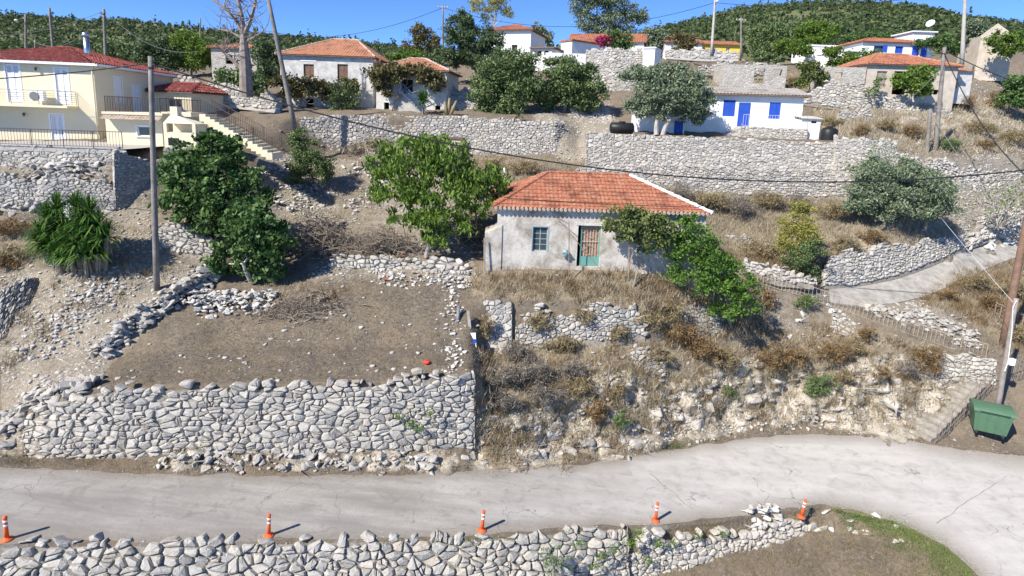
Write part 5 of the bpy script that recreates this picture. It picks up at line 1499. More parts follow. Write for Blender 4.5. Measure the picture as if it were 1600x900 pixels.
tree('vine_pergola_foliage', 'brownish grape vine hanging over the low pergola of the two storey white house', 'vine', at(452,176,52.8), [(440,135,20,12),(470,130,22,10),(500,138,24,10),(525,145,20,12),(545,135,12,14),(460,145,16,8)], 52.6, G_vinebr, (.28,.18), 110, .5, .3, M_bark, .07)
tree('grape_vine', 'vine hanging thick over the annex door and blue stair railing', 'vine', at(610,176,51.3), [(595,118,18,16),(615,112,20,14),(640,108,22,8),(665,118,18,12),(680,125,14,14),(600,140,12,10)], 51.2, G_vinebr, (.28,.18), 120, .5, .3, M_bark, .08)
tree('shrub', 'loose green shrub hiding the corner of the two storey white house', 'bush', at(540,176,52), [(535,140,18,14),(528,158,16,14),(550,155,12,14)], 52.0, G_bush, (.22,.1), 90, .5, .2, M_bark, .06)
tree('fig_tree', 'light green fig filling the doorway of the abandoned house', 'tree', at(1428,156,57.5), [(1415,125,16,10),(1438,115,16,12),(1432,135,20,12),(1445,138,10,10),(1410,132,10,8)], 57.6, G_wal, (.3,.2), 110, .5, .3, M_palebark, .1)
tree('sapling', 'thin sapling at the shuttered window of the abandoned house', 'tree', at(1366,158,57.2), [(1374,128,7,8),(1366,142,9,8)], 57.2, G_bush, (.22,.12), 80, .5, 0, M_bark, .05)
tree('shrub', 'green shrub between the two roofless ruins', 'bush', at(1265,140,60.5), [(1262,105,16,10),(1270,120,18,12),(1255,125,10,10)], 60.5, G_vine, (.3,.15), 120, .5, 0, M_bark, .08)
UP = 'trees growing among the upper village houses'
for lab, px, py, Y, bl, m in [
    ('light green fig on the upper slope beside the low white walls', 1276, 84, 84, [(1265,45,18,12),(1290,48,16,12),(1278,60,22,12),(1255,60,12,10)], G_wal),
    ('dense mid green tree under the hill next to the yellow house', 1200, 90, 88, [(1185,55,16,12),(1210,50,18,14),(1200,72,24,14),(1225,70,14,14)], G_bush),
    ('dense green tree before the low white walls under the hill', 1240, 88, 79, [(1228,70,14,9),(1246,74,14,9),(1258,80,12,8)], G_wal),
    ('brownish half bare tree hiding the white cottage wall', 1068, 82, 79, [(1060,58,12,10),(1078,66,14,10),(1066,74,14,8)], G_vinebr),
    ('grey green tree rising behind the cottage chimney side', 1020, 86, 86, [(1012,55,12,12),(1030,62,14,12),(1018,74,14,10)], G_olive),
    ('dark green bush on the path above the dry slope', 1590, 170, 62, [(1585,128,16,10),(1600,140,18,14),(1580,152,18,12),(1605,160,18,10)], G_fig),
    ('light tree before the gabled ruin', 1580, 88, 69, [(1562,62,16,12),(1585,68,18,12),(1570,78,16,8)], G_wal),
    ('grey olive behind the tall concrete pole', 1530, 80, 75, [(1522,42,12,12),(1534,55,12,14),(1520,62,10,10)], G_olive),
    ('long vine arbour behind the blue windowed house', 1400, 68, 84, [(1335,60,16,6),(1365,58,18,6),(1395,58,18,6),(1425,60,16,6)], G_fig),
    ('green vine tumbling over the blue windowed house porch', 1470, 96, 72.4, [(1450,66,18,7),(1480,66,18,9),(1496,75,8,10)], G_fig),
    ('fig bush on the terrace below the small blue windows', 1318, 112, 69, [(1300,82,14,8),(1325,92,18,10),(1310,100,16,8),(1360,88,16,8)], G_wal),
    ('leafy tree behind the roofless grey ruin', 1200, 100, 72, [(1190,88,12,8),(1212,90,12,8)], G_bush),
    ('autumn coloured tree standing above the vine covered annex', 660, 100, 76, [(655,50,16,10),(668,62,16,12),(645,72,14,10),(680,76,12,10)], G_vinebr),
    ('yellow green tree behind the annex roof', 625, 106, 74, [(635,88,16,10),(615,92,14,8),(655,90,12,10)], G_wal),
    ('dark tree above the annex roof', 675, 106, 70, [(680,92,14,12),(665,98,12,8)], G_dark),
    ('bushy tree behind the white house with the hip roof', 425, 160, 58, [(412,80,18,16),(425,105,22,20),(405,125,18,16),(385,140,16,14)], G_dark),
    ('broad green tree above the buff stone wall', 372, 150, 52, [(355,125,20,14),(385,120,20,14),(370,138,24,12),(400,140,18,12)], G_bush),
    ('yellow green tree on the slope behind the cream house', 300, 118, 70, [(290,68,22,16),(315,80,18,16),(300,95,24,14)], G_wal),
    ('dark green tree behind the dark red roof', 245, 118, 68, [(240,75,22,16),(225,92,18,14),(258,95,18,14)], G_dark),
    ('round tree behind the steel flue', 185, 112, 72, [(180,75,20,12),(200,85,18,14),(165,88,14,10)], G_bush),
    ('bushy tree at the dead tree foot', 335, 118, 72, [(330,88,14,12),(345,98,14,10)], G_bush),
    ('olive on the crest behind the shed porch', 842, 92, 90, [(838,48,14,10),(850,58,14,10),(832,62,10,8)], G_olive)]:
    tree('village_tree', lab, 'tree', at(px, py, Y), bl, Y, m, (.36, .17), 85, .5, .1, M_bark, .14, twigs=16, group=UP)
# --- bare dead tree
dt = empty('dead_tree', at(384,128,48)); tag(dt, 'bare pale dead tree with forked limbs above the buff stone wall', 'tree')
mb = MB(); o = dt.location
def P_(px, py, dY=0): return at(px, py, 48 + dY) - o
M_deadwood = simple('dead_wood', (0.30, 0.255, 0.225), (0.17, 0.14, 0.12), 3, .9, .6)
mb.tube([Vector((0,0,-1.2)), P_(383,95), P_(381,70), P_(380,52)], [.55,.44,.33,.19], 9); mb.build('trunk', M_deadwood, dt)
def branch(pts, r0, parent=dt, depth=2):
    b = MB(); p = [P_(*q) for q in pts]
    b.tube(p, list(np.linspace(r0, r0*.35, len(p))), 6)
    tw = MB()
    for q in p[1:]:
        for _ in range(6):
            e = q + Vector((rng.uniform(-1.8,1.8), rng.uniform(-1.2,1.2), rng.uniform(-.3,1.6)))
            limb(tw, q, e, r0*.28, .015, .25, 4, 4)
            limb(tw, q.lerp(e, .6), e + Vector((rng.uniform(-.9,.9), rng.uniform(-.6,.6), rng.uniform(-.2,.9))), r0*.12, .012, .2, 3, 4)
    ob = b.build('limb', M_deadwood, parent); tag(tw.build('twigs', M_deadwood, ob), kind='stuff')
branch([(380,54),(368,30),(350,12),(325,-6)], .2); branch([(381,54),(378,25),(372,0),(374,-25)], .2)
branch([(382,54),(392,30),(398,8),(402,-20)], .2); branch([(381,62),(362,50),(345,46,1)], .12); branch([(382,66),(398,58),(412,48)], .12)
branch([(384,112),(366,96),(352,84),(350,80)], .22)
# leafless fig branches by the path
bf = empty('bare_fig_bush', at(1560,352,42.6)); tag(bf, 'tangle of bare grey fig branches with a few leaves over the footpath wall', 'bush')
mb = MB()
for _ in range(26):
    e = Vector((rng.uniform(-2.6, 1.8), rng.uniform(-1.2, .8), rng.uniform(.3, 2.8)))
    limb(mb, Vector((rng.uniform(-.5,.5), 0, -.2)), e, .05, .015, .35, 6, 5)
    for _ in range(3): limb(mb, e * rng.uniform(.5, .95), e + Vector(rng.normal(size=3)) * .6, .02, .008, .3, 4, 4)
tag(mb.build('branches', M_palebark, bf), kind='stuff')
Pn, _c = blob_points([((0,0,0),(1,1,1))], 1)
c = rng.normal(size=(420,3)) * np.array([1.3,.6,.8]) + np.array([.3,-.2,2.0])
V, F = leaf_quads(c, .2, .14); mesh_obj('leaves', V, F, G_wal, bf)

# --- yucca clump and other rosettes
def rosette(mb_v, c, axis, n, L, w, rnd, hang=0.2):
    axis = Vector(axis).normalized()
    for _ in range(n):
        th = rnd.uniform(0, 2*math.pi); el = rnd.uniform(-.35, 1.45)
        d = Vector((math.cos(th)*math.cos(el), math.sin(th)*math.cos(el), math.sin(el)))
        l = L * rnd.uniform(.75, 1.1)
        sd = d.cross(Vector((0,0,1))); sd = sd.normalized() if sd.length > .01 else Vector((1,0,0))
        p0, p1, p2 = c, c + d*l*.55, c + d*l + Vector((0,0,-hang*l*math.cos(el)))
        n0 = len(mb_v.v)
        for p, ww in ((p0, w*.6), (p1, w), (p2, .004)):
            mb_v.v += [tuple(p - sd*ww/2), tuple(p + sd*ww/2)]
        mb_v.f += [(n0, n0+1, n0+3, n0+2), (n0+2, n0+3, n0+5, n0+4)]
G_yuc = leaf_mat('yucca_blade', (0.03, 0.085, 0.015), (0.075, 0.16, 0.03), (0.15, 0.24, 0.06), .2, .4)
yb = gnd(118,404); yu = empty('yucca', yb); tag(yu, 'large spiky green yucca clump with a skirt of dead leaves', 'yucca')
rr = random.Random(4); k = ppm(118,350,26.8)
YUC = [(92,330),(118,325),(142,332),(75,345),(105,345),(130,348),(152,350),(84,362),(112,365),(138,368),(66,365),(98,382),(124,384),(148,380),(80,380),(70,388),(90,396),(112,398),(134,397),(154,392),(60,376),(162,372)]
for i, (cx, cy) in enumerate(YUC):
    q = at(cx + rr.uniform(-4,4), cy + rr.uniform(-3,3), yb.y - .1 - (cy-325)*.012 + rr.uniform(-.2,.2)) - yb
    mb = MB(); rosette(mb, q, (0,0,1), 130, 1.0, .075, rr); mb.build('rosette', G_yuc, yu)
    sk = MB()
    for _ in range(40):
        a = rr.uniform(0, 6.28); t_ = q + Vector((math.cos(a)*.12, math.sin(a)*.12, -.05)); b_ = t_ + Vector((math.cos(a)*.12, math.sin(a)*.12, -rr.uniform(.4,.9)))
        sd = Vector((-math.sin(a), math.cos(a), 0))*.022
        sk.add([t_-sd, t_+sd, b_+sd*.3, b_-sd*.3], [(0,1,2,3)])
    tag(sk.build('dead_leaves', G_straw, yu), kind='stuff')
    MB().tube([Vector((q.x*.85, q.y*.85 + .1, gz(yb.x + q.x*.85, yb.y + q.y*.85 + .1) - yb.z - .2)), q], [.11,.09], 7).build('stem', M_bark, yu)
fl = MB(); q = at(106,330,yb.y-.7) - yb
V, F = leaf_quads(rng.normal(size=(150,3))*np.array([.07,.07,.16]) + np.array(q), .07, .06); mesh_obj('flower_spike', V, F, M_white, yu)
def spiky(name, label, cat, q, n, L, w, mat, stem=0.0):
    r_ = empty(name, q); tag(r_, label, cat)
    mb = MB(); rosette(mb, Vector((0,0,stem+.1)), (0,0,1), n, L, w, rr, .12); mb.build('leaves', mat, r_)
    MB().tube([(0,0,-.1),(0,0,stem+.15)], [.09,.07], 7).build('stem', M_bark, r_)
spiky('dracaena', 'single bright green spiky plant at the foot of the blue stair railing', 'plant', at(661,178,49.6), 170, 1.25, .09, G_yuc, .9)
spiky('agave', 'blue grey agave on the end of the curved terrace wall', 'plant', at(810,183,46.4), 40, .9, .12, G_sage, 0)
cq = at(700,178,48.6); cc = empty('cactus', cq); tag(cc, 'withered forked cactus on the terrace wall beside the annex', 'cactus')
for i, (a, b, c_) in enumerate(((-.3,.0,1.0),(.1,.1,1.3),(.7,0,1.1),(.3,.2,.7))):
    MB().tube([(a*.3,b,-.1),(a*.6,b,c_*.4),(a,b,c_)], [.13,.16,.09], 8).build('pad_stem', G_tan, cc, True)
# grey green cushion on the front wall
tree('cushion_shrub', 'round grey green cushion shrub growing out of the wall below the road', 'bush', at(865,898,16.6), [(862,876,20,14),(878,872,16,12),(855,862,12,8),(870,886,22,10)], 16.8, G_sage, (.11,.035), 190, .9, 0, M_bark, .04, clump=.16)
# --- shrubs on the cut bank
BK = 'dry shrubs on the cut bank above the road'
G_bank = {'g': (G_grey, 'grey leafless thorn shrub'), 'b': (G_brown, 'rust brown dry shrub'), 't': (G_tan, 'straw coloured dry shrub'), 'o': (G_bush, 'dull green low shrub')}
bank = [('g',785,585,28,20,'under the mortared wall end'),('g',830,575,32,22,'below the crumbling terrace wall'),('g',785,625,26,16,'beside the end of the big retaining wall'),('g',850,610,30,18,'above the lowest rocks of the bank'),('g',890,575,26,18,'in the middle of the bank below the terrace wall'),
        ('t',905,605,26,15,'beside the dead stick on the bank'),('b',930,640,18,22,'rooted in the soil gully down the bank'),('t',960,610,20,14,'under the stub of white stones'),('o',968,655,14,18,'hanging low above the road'),('t',760,505,14,26,'against the mortared wall end'),
        ('b',1062,520,28,20,'below the bright green tree trunk'),('b',1095,545,30,20,'on the ledge above the yellowish rock'),('t',1130,560,26,18,'next to the shade of the bright green tree'),('o',1135,610,16,12,'on top of the yellow boulders'),('t',1050,485,24,18,'at the straw covered corner below the house'),('t',1030,555,20,16,'in front of the stacked stone stub'),
        ('b',1205,560,22,24,'in the hollow beside the tall boulders'),('b',1235,555,24,16,'high on the white rock'),('b',1300,548,26,20,'below the footpath railing'),('o',1280,600,24,18,'above the middle of the white rock'),('t',1315,590,18,14,'beside the dull green one on the white rock'),('b',1440,560,28,24,'beside the lower end of the railing'),('g',1415,575,18,16,'next to the biggest rust brown one by the railing'),('b',1350,522,14,14,'at the stone patch under the railing'),('o',1255,470,18,13,'just below the upper railing'),('b',1198,465,14,16,'between the bright green tree and the railing'),('b',1375,580,12,10,'low on the white rock face'),('t',1330,545,20,12,'on the soil step above the white rock')]
bank += [('g',1062,300,30,14,'on the bank behind the roof of the old house'),('t',1105,312,34,14,'on the wide dry bank between roof and parapet'),('g',1150,322,34,16,'in the middle of the dry bank under the parapet'),('t',1195,312,30,14,'close under the grey dry stone terrace wall'),('g',1240,316,28,14,'near the yellow green bush on the dry bank'),('t',1300,330,26,14,'below the square end of the parapet'),
         ('t',1320,380,26,12,'on top of the wall along the footpath'),('b',1360,368,22,10,'under the olive bushes'),('t',820,262,26,12,'on the bank above the old house roof'),('g',860,270,24,10,'between old house roof and curved terrace wall'),('t',770,258,22,12,'beside the white concrete post'),
         ('b',20,355,30,14,'beside the yucca in front of the broken wall'),('t',30,395,30,12,'on the rough ground below the broken wall'),('b',10,410,24,10,'at the top of the dark boundary wall'),('t',120,412,28,9,'at the skirt of the yucca'),
         ('t',1300,190,18,9,'on the upper slope beside the upright black tank'),('b',1345,205,18,9,'above the square end of the parapet wall'),('t',1385,195,18,10,'on the upper slope under the abandoned house'),('b',1425,205,20,10,'beside the short stub of a pole'),('b',1505,160,18,12,'on the earth bank below the lean to'),('t',1530,200,24,12,'on the grassy upper slope'),('b',1555,155,16,14,'in the gully of the upper slope'),('t',1580,215,22,12,'above the sagging boulder wall'),('o',1480,225,20,10,'on the boulder wall at the tall grey pole'),('b',1540,225,16,9,'at the top of the sagging wall'),
         ('t',1150,122,16,8,'on the roofless ruin floor'),('b',1240,128,14,8,'beside the roofless grey ruin'),('t',1520,440,26,14,'on the bank above the rusty gate'),('b',1545,470,20,12,'beside the rusty gate'),('t',1580,450,24,14,'under the red brown pole'),('b',1480,460,16,9,'on the downhill edge of the footpath'),('t',1590,520,22,14,'at the foot of the red brown pole'),
         ('t',840,500,26,16,'growing over the crumbling terrace wall'),('t',915,492,24,14,'rooted in the middle of the crumbling terrace wall'),('g',805,545,20,20,'in the gap beside the mortared wall end'),('t',965,520,20,16,'at the broken end of the crumbling terrace wall'),('t',880,535,26,14,'at the foot of the crumbling terrace wall'),('t',1010,500,24,16,'on the straw slope beside the crumbling terrace wall')]
for kd, px, py, rx, ry, where in bank:
    m, lab = G_bank[kd]
    g0 = hit(px, py + ry)
    k = ppm(px, py, g0.y)
    c = Vector((g0.x, g0.y - .1, g0.z + ry * k))
    lf = (.27, .026) if kd in 'g' else (.25, .034)
    tree('dry_shrub', lab + ' ' + where, 'shrub', g0, None, 0, m, lf, 165, .8, 0, M_bark, .03, group=BK, wb=[(c + Vector((dx*rx*k, dy*rx*k, dz*ry*k)), (rx*k*.7, rx*k*.6, ry*k*.75)) for dx, dy, dz in ((-.35,0,-.15),(.35,.1,-.1),(0,-.1,.3))], clump=.24, twigs=12, shell=.2)
# --- brushwood heaps
def brush(name, label, q, rx, ry, hgt, n, mat, lo=.6, hi=1.8):
    r_ = empty(name, q); tag(r_, label, 'brushwood')
    mb = MB()
    for _ in range(n):
        a = Vector((rng.normal()*rx*.45, rng.normal()*ry*.4, 0)); a.z = gz(q.x + a.x, q.y + a.y) - q.z + rng.uniform(0, hgt) * max(0.1, 1 - abs(a.x)/rx)
        d_ = Vector((rng.normal(), rng.normal()*.6, rng.normal()*.35)).normalized() * rng.uniform(lo, hi)
        limb(mb, a - d_*.5, a + d_*.5, .028, .009, .2, 4, 4)
    tag(mb.build('sticks', mat, r_), kind='stuff')
    c = rng.normal(size=(n*14, 3)) * np.array([rx*.4, ry*.35, hgt*.3]) + np.array([0, 0, hgt*.4])
    V, F = leaf_quads(c, .28, .018, .3); tag(mesh_obj('twigs', V, F, mat, r_), kind='stuff')
M_twig = simple('grey_twigs', (0.30, 0.25, 0.20), (0.16, 0.13, 0.10), 5)
brush('brush_heap', 'heap of cut grey branches on the stony slope beside the lower fig', gnd(500,392), 2.6, 1.5, 2.0, 300, M_twig)
brush('brush_heap', 'heap of pale cut branches behind the low tumbled rubble wall', gnd(600,395), 2.4, 1.1, 1.4, 230, M_twig)
brush('brush_heap', 'flat heap of grey brown clippings lying on the bare plot', gnd(480,478), 1.9, 1.0, .35, 170, M_twig, .3, .9)
brush('brush_heap', 'thin strew of clippings along the bare plot near the pale rubble heap', gnd(440,490), 2.0, .8, .15, 90, M_twig, .2, .7)
brush('brush_heap', 'dark brush tangle under the walnut branches behind the house corner', gnd(740,372), 1.3, 1.2, 1.2, 130, M_twig)
tree('straw_heap', 'heap of dry straw and cuttings at the foot of the curved terrace wall', 'straw heap', gnd(575,248), [(560,232,22,9),(590,226,22,10),(610,234,16,8)], 44.5, G_straw, (.5,.06), 160, .4, .2, M_bark, .02, shell=.1)

# --- dry grass and weeds: uncountable
def blades(P, hgt, w, mat, name, lean=.45):
    n = len(P)
    d = rng.normal(size=(n, 3)) * lean; d[:, 2] = 1
    d /= np.linalg.norm(d, axis=1, keepdims=True)
    H = hgt * rng.uniform(.45, 1.25, (n, 1))
    s = np.cross(d, unit(n)); s /= np.linalg.norm(s, axis=1, keepdims=True)
    V = np.stack([P - s*w/2, P + s*w/2, P + d*H], 1).reshape(-1, 3)
    o = mesh_obj(name, V, np.arange(3*n).reshape(n, 3), mat)
    return tag(o, kind='stuff')
def tufts(weight, ntuft, per, spread):
    c = scatter(weight, ntuft)
    P = np.repeat(c, per, axis=0) + rng.normal(size=(ntuft*per, 3)) * np.array([spread, spread, 0.0])
    P[:, 2] -= .05
    return P
near_w = np.where((SV > 3.9) & (SV < 13.2), 1.0, 0.0) * (1 - np.clip(ROCK*.75, 0, .75))
inview = ((MU > -220) & (MU < 1860) & (MV > 60) & (MV < 1000)).astype(float)
o = blades(tufts(DRY**1.5 * near_w * inview, 6500, 20, .22), .40, .022, G_straw, 'dry_grass'); tag(o, 'tall dry straw coloured grass covering the banks and the house terrace', 'grass')
o = blades(tufts((DRY**2) * near_w * inview * (MV > 400), 1500, 26, .15), .55, .022, G_brown, 'brown_weeds'); tag(o, 'brown dead weeds among the straw on the banks', 'weeds')
o = blades(tufts(DRY * inview * (SV >= 13.2) * (SV < 16), 1500, 14, .35), .5, .05, G_straw, 'dry_grass'); tag(o, 'dry grass on the slope above the upper walls', 'grass')
front_w = inview * (SV > 1.3) * (SV < 2.9) * (MU > 1000)
o = blades(tufts(front_w, 1600, 16, .14), .16, .016, G_tan, 'dry_weeds'); tag(o, 'short dry weeds on the bare corner below the road bend', 'weeds')
base_w = inview * (SV > 4.15) * (SV < 14) * (DRY < .5) * (ROCK < .5) * (~upper_path)
o = blades(tufts(base_w, 13000, 9, .18), .12, .017, G_grey, 'stubble'); tag(o, 'sparse dead stubble on the bare ground', 'stubble')
o = blades(tufts(GREEN * inview * (SV < 5), 1500, 30, .12), .10, .018, leaf_mat('verge_grass', (0.05,0.09,0.02),(0.11,0.17,0.04),(0.2,0.26,0.08),.2), 'green_grass'); tag(o, 'short green grass along the edge of the road bend', 'grass')
o = blades(tufts(inview * ((SV > 4.05) & (SV < 5.0)).astype(float) * (MU < 1440), 1500, 12, .12), .14, .016, G_tan, 'verge_weeds'); tag(o, 'dry weeds along the foot of the walls beside the road', 'weeds')
o = blades(tufts((ROCK > .03) * inview * (SV > 5) * (SV < 9.5), 1500, 16, .16), .32, .02, G_tan, 'rock_weeds'); tag(o, 'tufts of dry weeds growing out of the cut rock', 'weeds')
# flattened litter of cut weeds on the bare plot
plot_w = in_poly([(150,600),(745,590),(735,445),(560,425),(440,440),(330,500)], MU, MV) * 1.0 * inview * (SV > 6)
Pl = scatter(plot_w, 15000); Pl[:, 2] += .015
V, F = leaf_quads(Pl, .20, .014, 6.0); tag(mesh_obj('weed_litter', V, F, G_grey), 'flattened grey brown litter of cut weeds on the bare plot', 'litter', kind='stuff')
o = blades(tufts(plot_w, 900, 12, .10), .13, .014, G_tan, 'low_weeds'); tag(o, 'low dry weeds dotted over the bare plot', 'weeds')
# small green weeds in the walls
for nm, lab, pts_, Yo in (('wall_weeds', 'small green weeds sprouting from the joints of the big retaining wall', [(200,672),(236,668),(290,655),(418,655),(470,662),(622,650),(654,670),(672,645),(640,662),(345,660)], 20.6),
                          ('wall_weeds', 'green weeds growing over the low wall of small white stones', [(1000,832),(990,850),(960,860),(1030,850),(940,870),(1010,876),(985,845),(1052,850),(1090,838),(1130,835),(905,850),(930,885)], 19.0)):
    cs = []
    for px, py in pts_:
        F_ = at(px, py, Yo if nm == 'x' else (Yo + (px - 400) * .0016 if Yo > 20 else float(np.interp(px, [900, 1130], [17.0, 19.1]))))
        cs.append(np.array(F_) + rng.normal(size=(90, 3)) * np.array([.12, .06, .08]))
    V, F = leaf_quads(np.concatenate(cs), .08, .045); tag(mesh_obj(nm, V, F, G_wal), lab, 'weeds', kind='stuff')

# --- wooded hills
hw = ((SV > 16.35) & (SV < 19.4) & (MU > -160) & (MU < 1760)).astype(float)
P = scatter(hw * np.where(SV < 17.5, 1.8, 1.0), 12500)
n = len(P); per = 19
S = np.interp(P[:, 1], [90, 200, 460], [1.0, 1.35, 1.9]) * np.clip(rng.lognormal(0, .3, n), .5, 1.5) * .9
con = rng.random(n) < .07
u = unit(n*per).reshape(n, per, 3)
rx = np.where(con, .42, 1.0)[:, None]; rz = np.where(con, 2.0, .95)[:, None]
Q = np.stack([u[..., 0]*rx, u[..., 1]*rx, u[..., 2]*rz + rz*.75], -1) * S[:, None, None] * rng.uniform(.6, 1.0, (n, per, 1)) + P[:, None, :]
nr = unit(n*per)*.7 + u.reshape(-1,3); nr /= np.linalg.norm(nr, axis=1, keepdims=True)
a = np.cross(nr, unit(n*per)); a /= np.linalg.norm(a, axis=1, keepdims=True); b = np.cross(nr, a)
sz = (np.repeat(S, per) * rng.uniform(.3, .52, n*per))[:, None]
c = Q.reshape(-1, 3)
V = np.stack([c - a*sz, c + b*sz*.8, c + a*sz, c - b*sz*.8], 1).reshape(-1, 3)
o = mesh_obj('hillside_woodland', V, np.arange(4*n*per).reshape(-1, 4), G_forest); tag(o, 'dense dark green woodland covering the hills behind the village', 'woodland', kind='stuff')
# ------------------------------------------------------------------ loose stones, boulders and rubble
def rock_mesh(name, seed, n=13, flat=.7, subdiv=False):
    r_ = random.Random(seed)
    bm = bmesh.new()
    for _ in range(n):
        v = Vector((r_.gauss(0,1), r_.gauss(0,1), r_.gauss(0,1))).normalized() * r_.uniform(.8, 1.05)
        v.z *= flat; v.x *= r_.uniform(.9, 1.15)
        bm.verts.new(v)
    bmesh.ops.convex_hull(bm, input=bm.verts)
    loose = [v for v in bm.verts if not v.link_faces]
    bmesh.ops.delete(bm, geom=loose, context='VERTS')
    bmesh.ops.bevel(bm, geom=bm.edges[:], offset=.10, segments=1, affect='EDGES')
    bmesh.ops.triangulate(bm, faces=[f for f in bm.faces if len(f.verts) > 4])
    me = bpy.data.meshes.new(name); bm.to_mesh(me); bm.free()
    return me
ROCKS = [rock_mesh('stone_shape', i, 9 + i % 5, .6 + .1*(i % 4)) for i in range(12)]
for me in ROCKS: me.materials.append(M_stone_obj)
M_yrock = stone_mat('yellow_limestone', [(0, (0.36,0.33,0.29)), (.5, (0.48,0.43,0.36)), (1, (0.58,0.51,0.42))], warm=(0.50,0.36,0.22), island=False)
M_white_rock = stone_mat('white_loose_stone', [(0, (0.40,0.39,0.37)), (.5, (0.52,0.505,0.48)), (1, (0.62,0.60,0.56))], island=False)
ROCKS_Y = []; ROCKS_W = []
for me in ROCKS:
    m2 = me.copy(); m2.materials.clear(); m2.materials.append(M_yrock); ROCKS_Y.append(m2)
    m3 = me.copy(); m3.materials.clear(); m3.materials.append(M_white_rock); ROCKS_W.append(m3)
def put_rock(name, q, s, parent=None, pool=ROCKS, tall=1.0):
    o = bpy.data.objects.new(name, random.choice(pool))
    o.location = q; o.scale = (s*random.uniform(.8,1.4), s*random.uniform(.8,1.2), s*tall*random.uniform(.65,1.0))
    o.rotation_euler = (random.uniform(-.5,.5), random.uniform(-.5,.5), random.uniform(0,6.28))
    if parent: o.parent = parent
    return link(o)
def heap(name, label, line, width, height, n, smin, smax, pool=ROCKS):
    """line: pixel points of the crest foot on the ground"""
    pts = [hit(*p) for p in line]
    root = empty(name, pts[len(pts)//2]); tag(root, label, 'rubble', kind='thing')
    seg = [(b - a).length for a, b in zip(pts[:-1], pts[1:])]; tot = sum(seg)
    for _ in range(n):
        u = random.random() * tot; i = 0
        while i < len(seg)-1 and u > seg[i]: u -= seg[i]; i += 1
        p = pts[i].lerp(pts[i+1], u/seg[i])
        w_ = random.gauss(0, .42) * width
        nrm = Vector((-(pts[i+1]-pts[i]).y, (pts[i+1]-pts[i]).x, 0)).normalized()
        q = p + nrm * w_
        hh = height * max(0, 1 - abs(w_)/width) * random.random()
        s = random.uniform(smin, smax) * (1.2 if random.random() < .15 else 1)
        q.z = gz(q.x, q.y) + hh + s*.2
        put_rock('stone', q - root.location, s, root, pool)
heap('rubble_heap', 'pale rubble heap spilling from the lower fig onto the bare plot', [(300,470),(340,475),(385,478),(430,470)], 1.0, .5, 230, .08, .24, ROCKS_W)
heap('collapsed_wall', 'collapsed grey wall running down the slope from the fig to the retaining wall', [(335,425),(290,462),(240,490),(190,528),(150,562)], .55, .75, 260, .12, .32)
heap('rubble_heap', 'white rubble patch on the slope above the heap of cut branches', [(420,262),(460,285),(500,300),(440,330)], 2.0, .25, 200, .09, .24, ROCKS_W)
heap('rubble_heap', 'stony slide below the straw heap and terrace wall', [(540,268),(580,262),(600,300),(540,330)], 1.6, .2, 150, .09, .22, ROCKS_W)
heap('rubble_heap', 'white stones tumbled over the foot of the low rubble wall', [(580,432),(640,440),(700,435),(735,450)], .8, .12, 140, .05, .16, ROCKS_W)
heap('rubble_heap', 'white rubble strewn down the slope between footpath and railing', [(1350,485),(1410,492),(1470,505),(1530,535)], 1.6, .12, 220, .07, .22, ROCKS)
heap('rubble_heap', 'grey rubble heap inside the broken wall behind the yucca', [(-40,318),(10,312),(40,300),(75,318)], .9, .7, 120, .12, .28)
heap('rubble_heap', 'whitish stones tipped over the top of the broken wall behind the yucca', [(75,262),(95,262),(125,266),(150,262)], .4, .3, 70, .12, .30, ROCKS_W)
heap('rubble_heap', 'stones scattered along the foot of the big retaining wall', [(250,722),(400,722),(550,726),(690,722)], .45, .1, 150, .06, .20)
heap('rubble_heap', 'edge of broken stones at the end of the stepped path above the road', [(5,670),(40,640),(90,620),(140,605)], .7, .3, 150, .10, .28)
heap('rubble_heap', 'stones strewn across the stepped path beside the dark boundary wall', [(40,560),(80,520),(130,480),(180,440)], 1.4, .08, 230, .05, .17, ROCKS_W)
heap('rubble_heap', 'small white stones along the uphill edge of the road bend', [(960,712),(1050,684),(1150,668),(1270,655),(1400,660)], .5, .06, 170, .04, .12, ROCKS_W)
heap('rubble_heap', 'white stones lying between the planks and the bare plot', [(700,440),(708,500),(712,560),(700,592)], .5, .06, 120, .04, .14, ROCKS_W)
heap('rubble_heap', 'pale stones under the bare fig branches by the footpath', [(1530,376),(1560,365),(1600,352)], .9, .3, 110, .14, .34, ROCKS_W)
heap('rubble_heap', 'rock pile on the road verge beside the fifth orange bollard', [(1168,812),(1195,806),(1225,800)], .35, .35, 40, .10, .26, ROCKS_W)
# boulders in the cut bank
BG = 'rocks jutting out of the cut bank'
def boulders(rect, n, smin, smax, label, pool, cat='rock', name='boulder', sink=.35, tall=1.2, group=BG):
    for _ in range(n):
        for _try in range(30):
            px, py = random.uniform(rect[0], rect[2]), random.uniform(rect[1], rect[3])
            q = hit(px, py)
            s = random.uniform(smin, smax)
            o = put_rock(name, q + Vector((0, s*sink, -s*.1)), s, None, pool, tall)
            tag(o, label, cat, group)
            break
boulders((1010,600,1200,672), 22, .25, .6, 'yellowish angular rock jutting from the cut bank beside the green verge', ROCKS_Y)
boulders((1030,600,1190,660), 7, .45, .8, 'large yellowish boulder in the cut bank beside the green verge', ROCKS_Y)
boulders((1220,585,1420,645), 7, .5, .95, 'large whitish rock mass in the high white part of the cut bank', ROCKS_Y, tall=.9, sink=.6)
boulders((760,655,1000,715), 5, .4, .65, 'large grey rock in the low part of the bank next to the big retaining wall', ROCKS)
boulders((1205,590,1420,655), 20, .28, .65, 'whitish angular rock in the high white part of the cut bank', ROCKS_Y)
boulders((745,650,1000,725), 32, .18, .50, 'grey rock in the low part of the bank next to the big retaining wall', ROCKS)
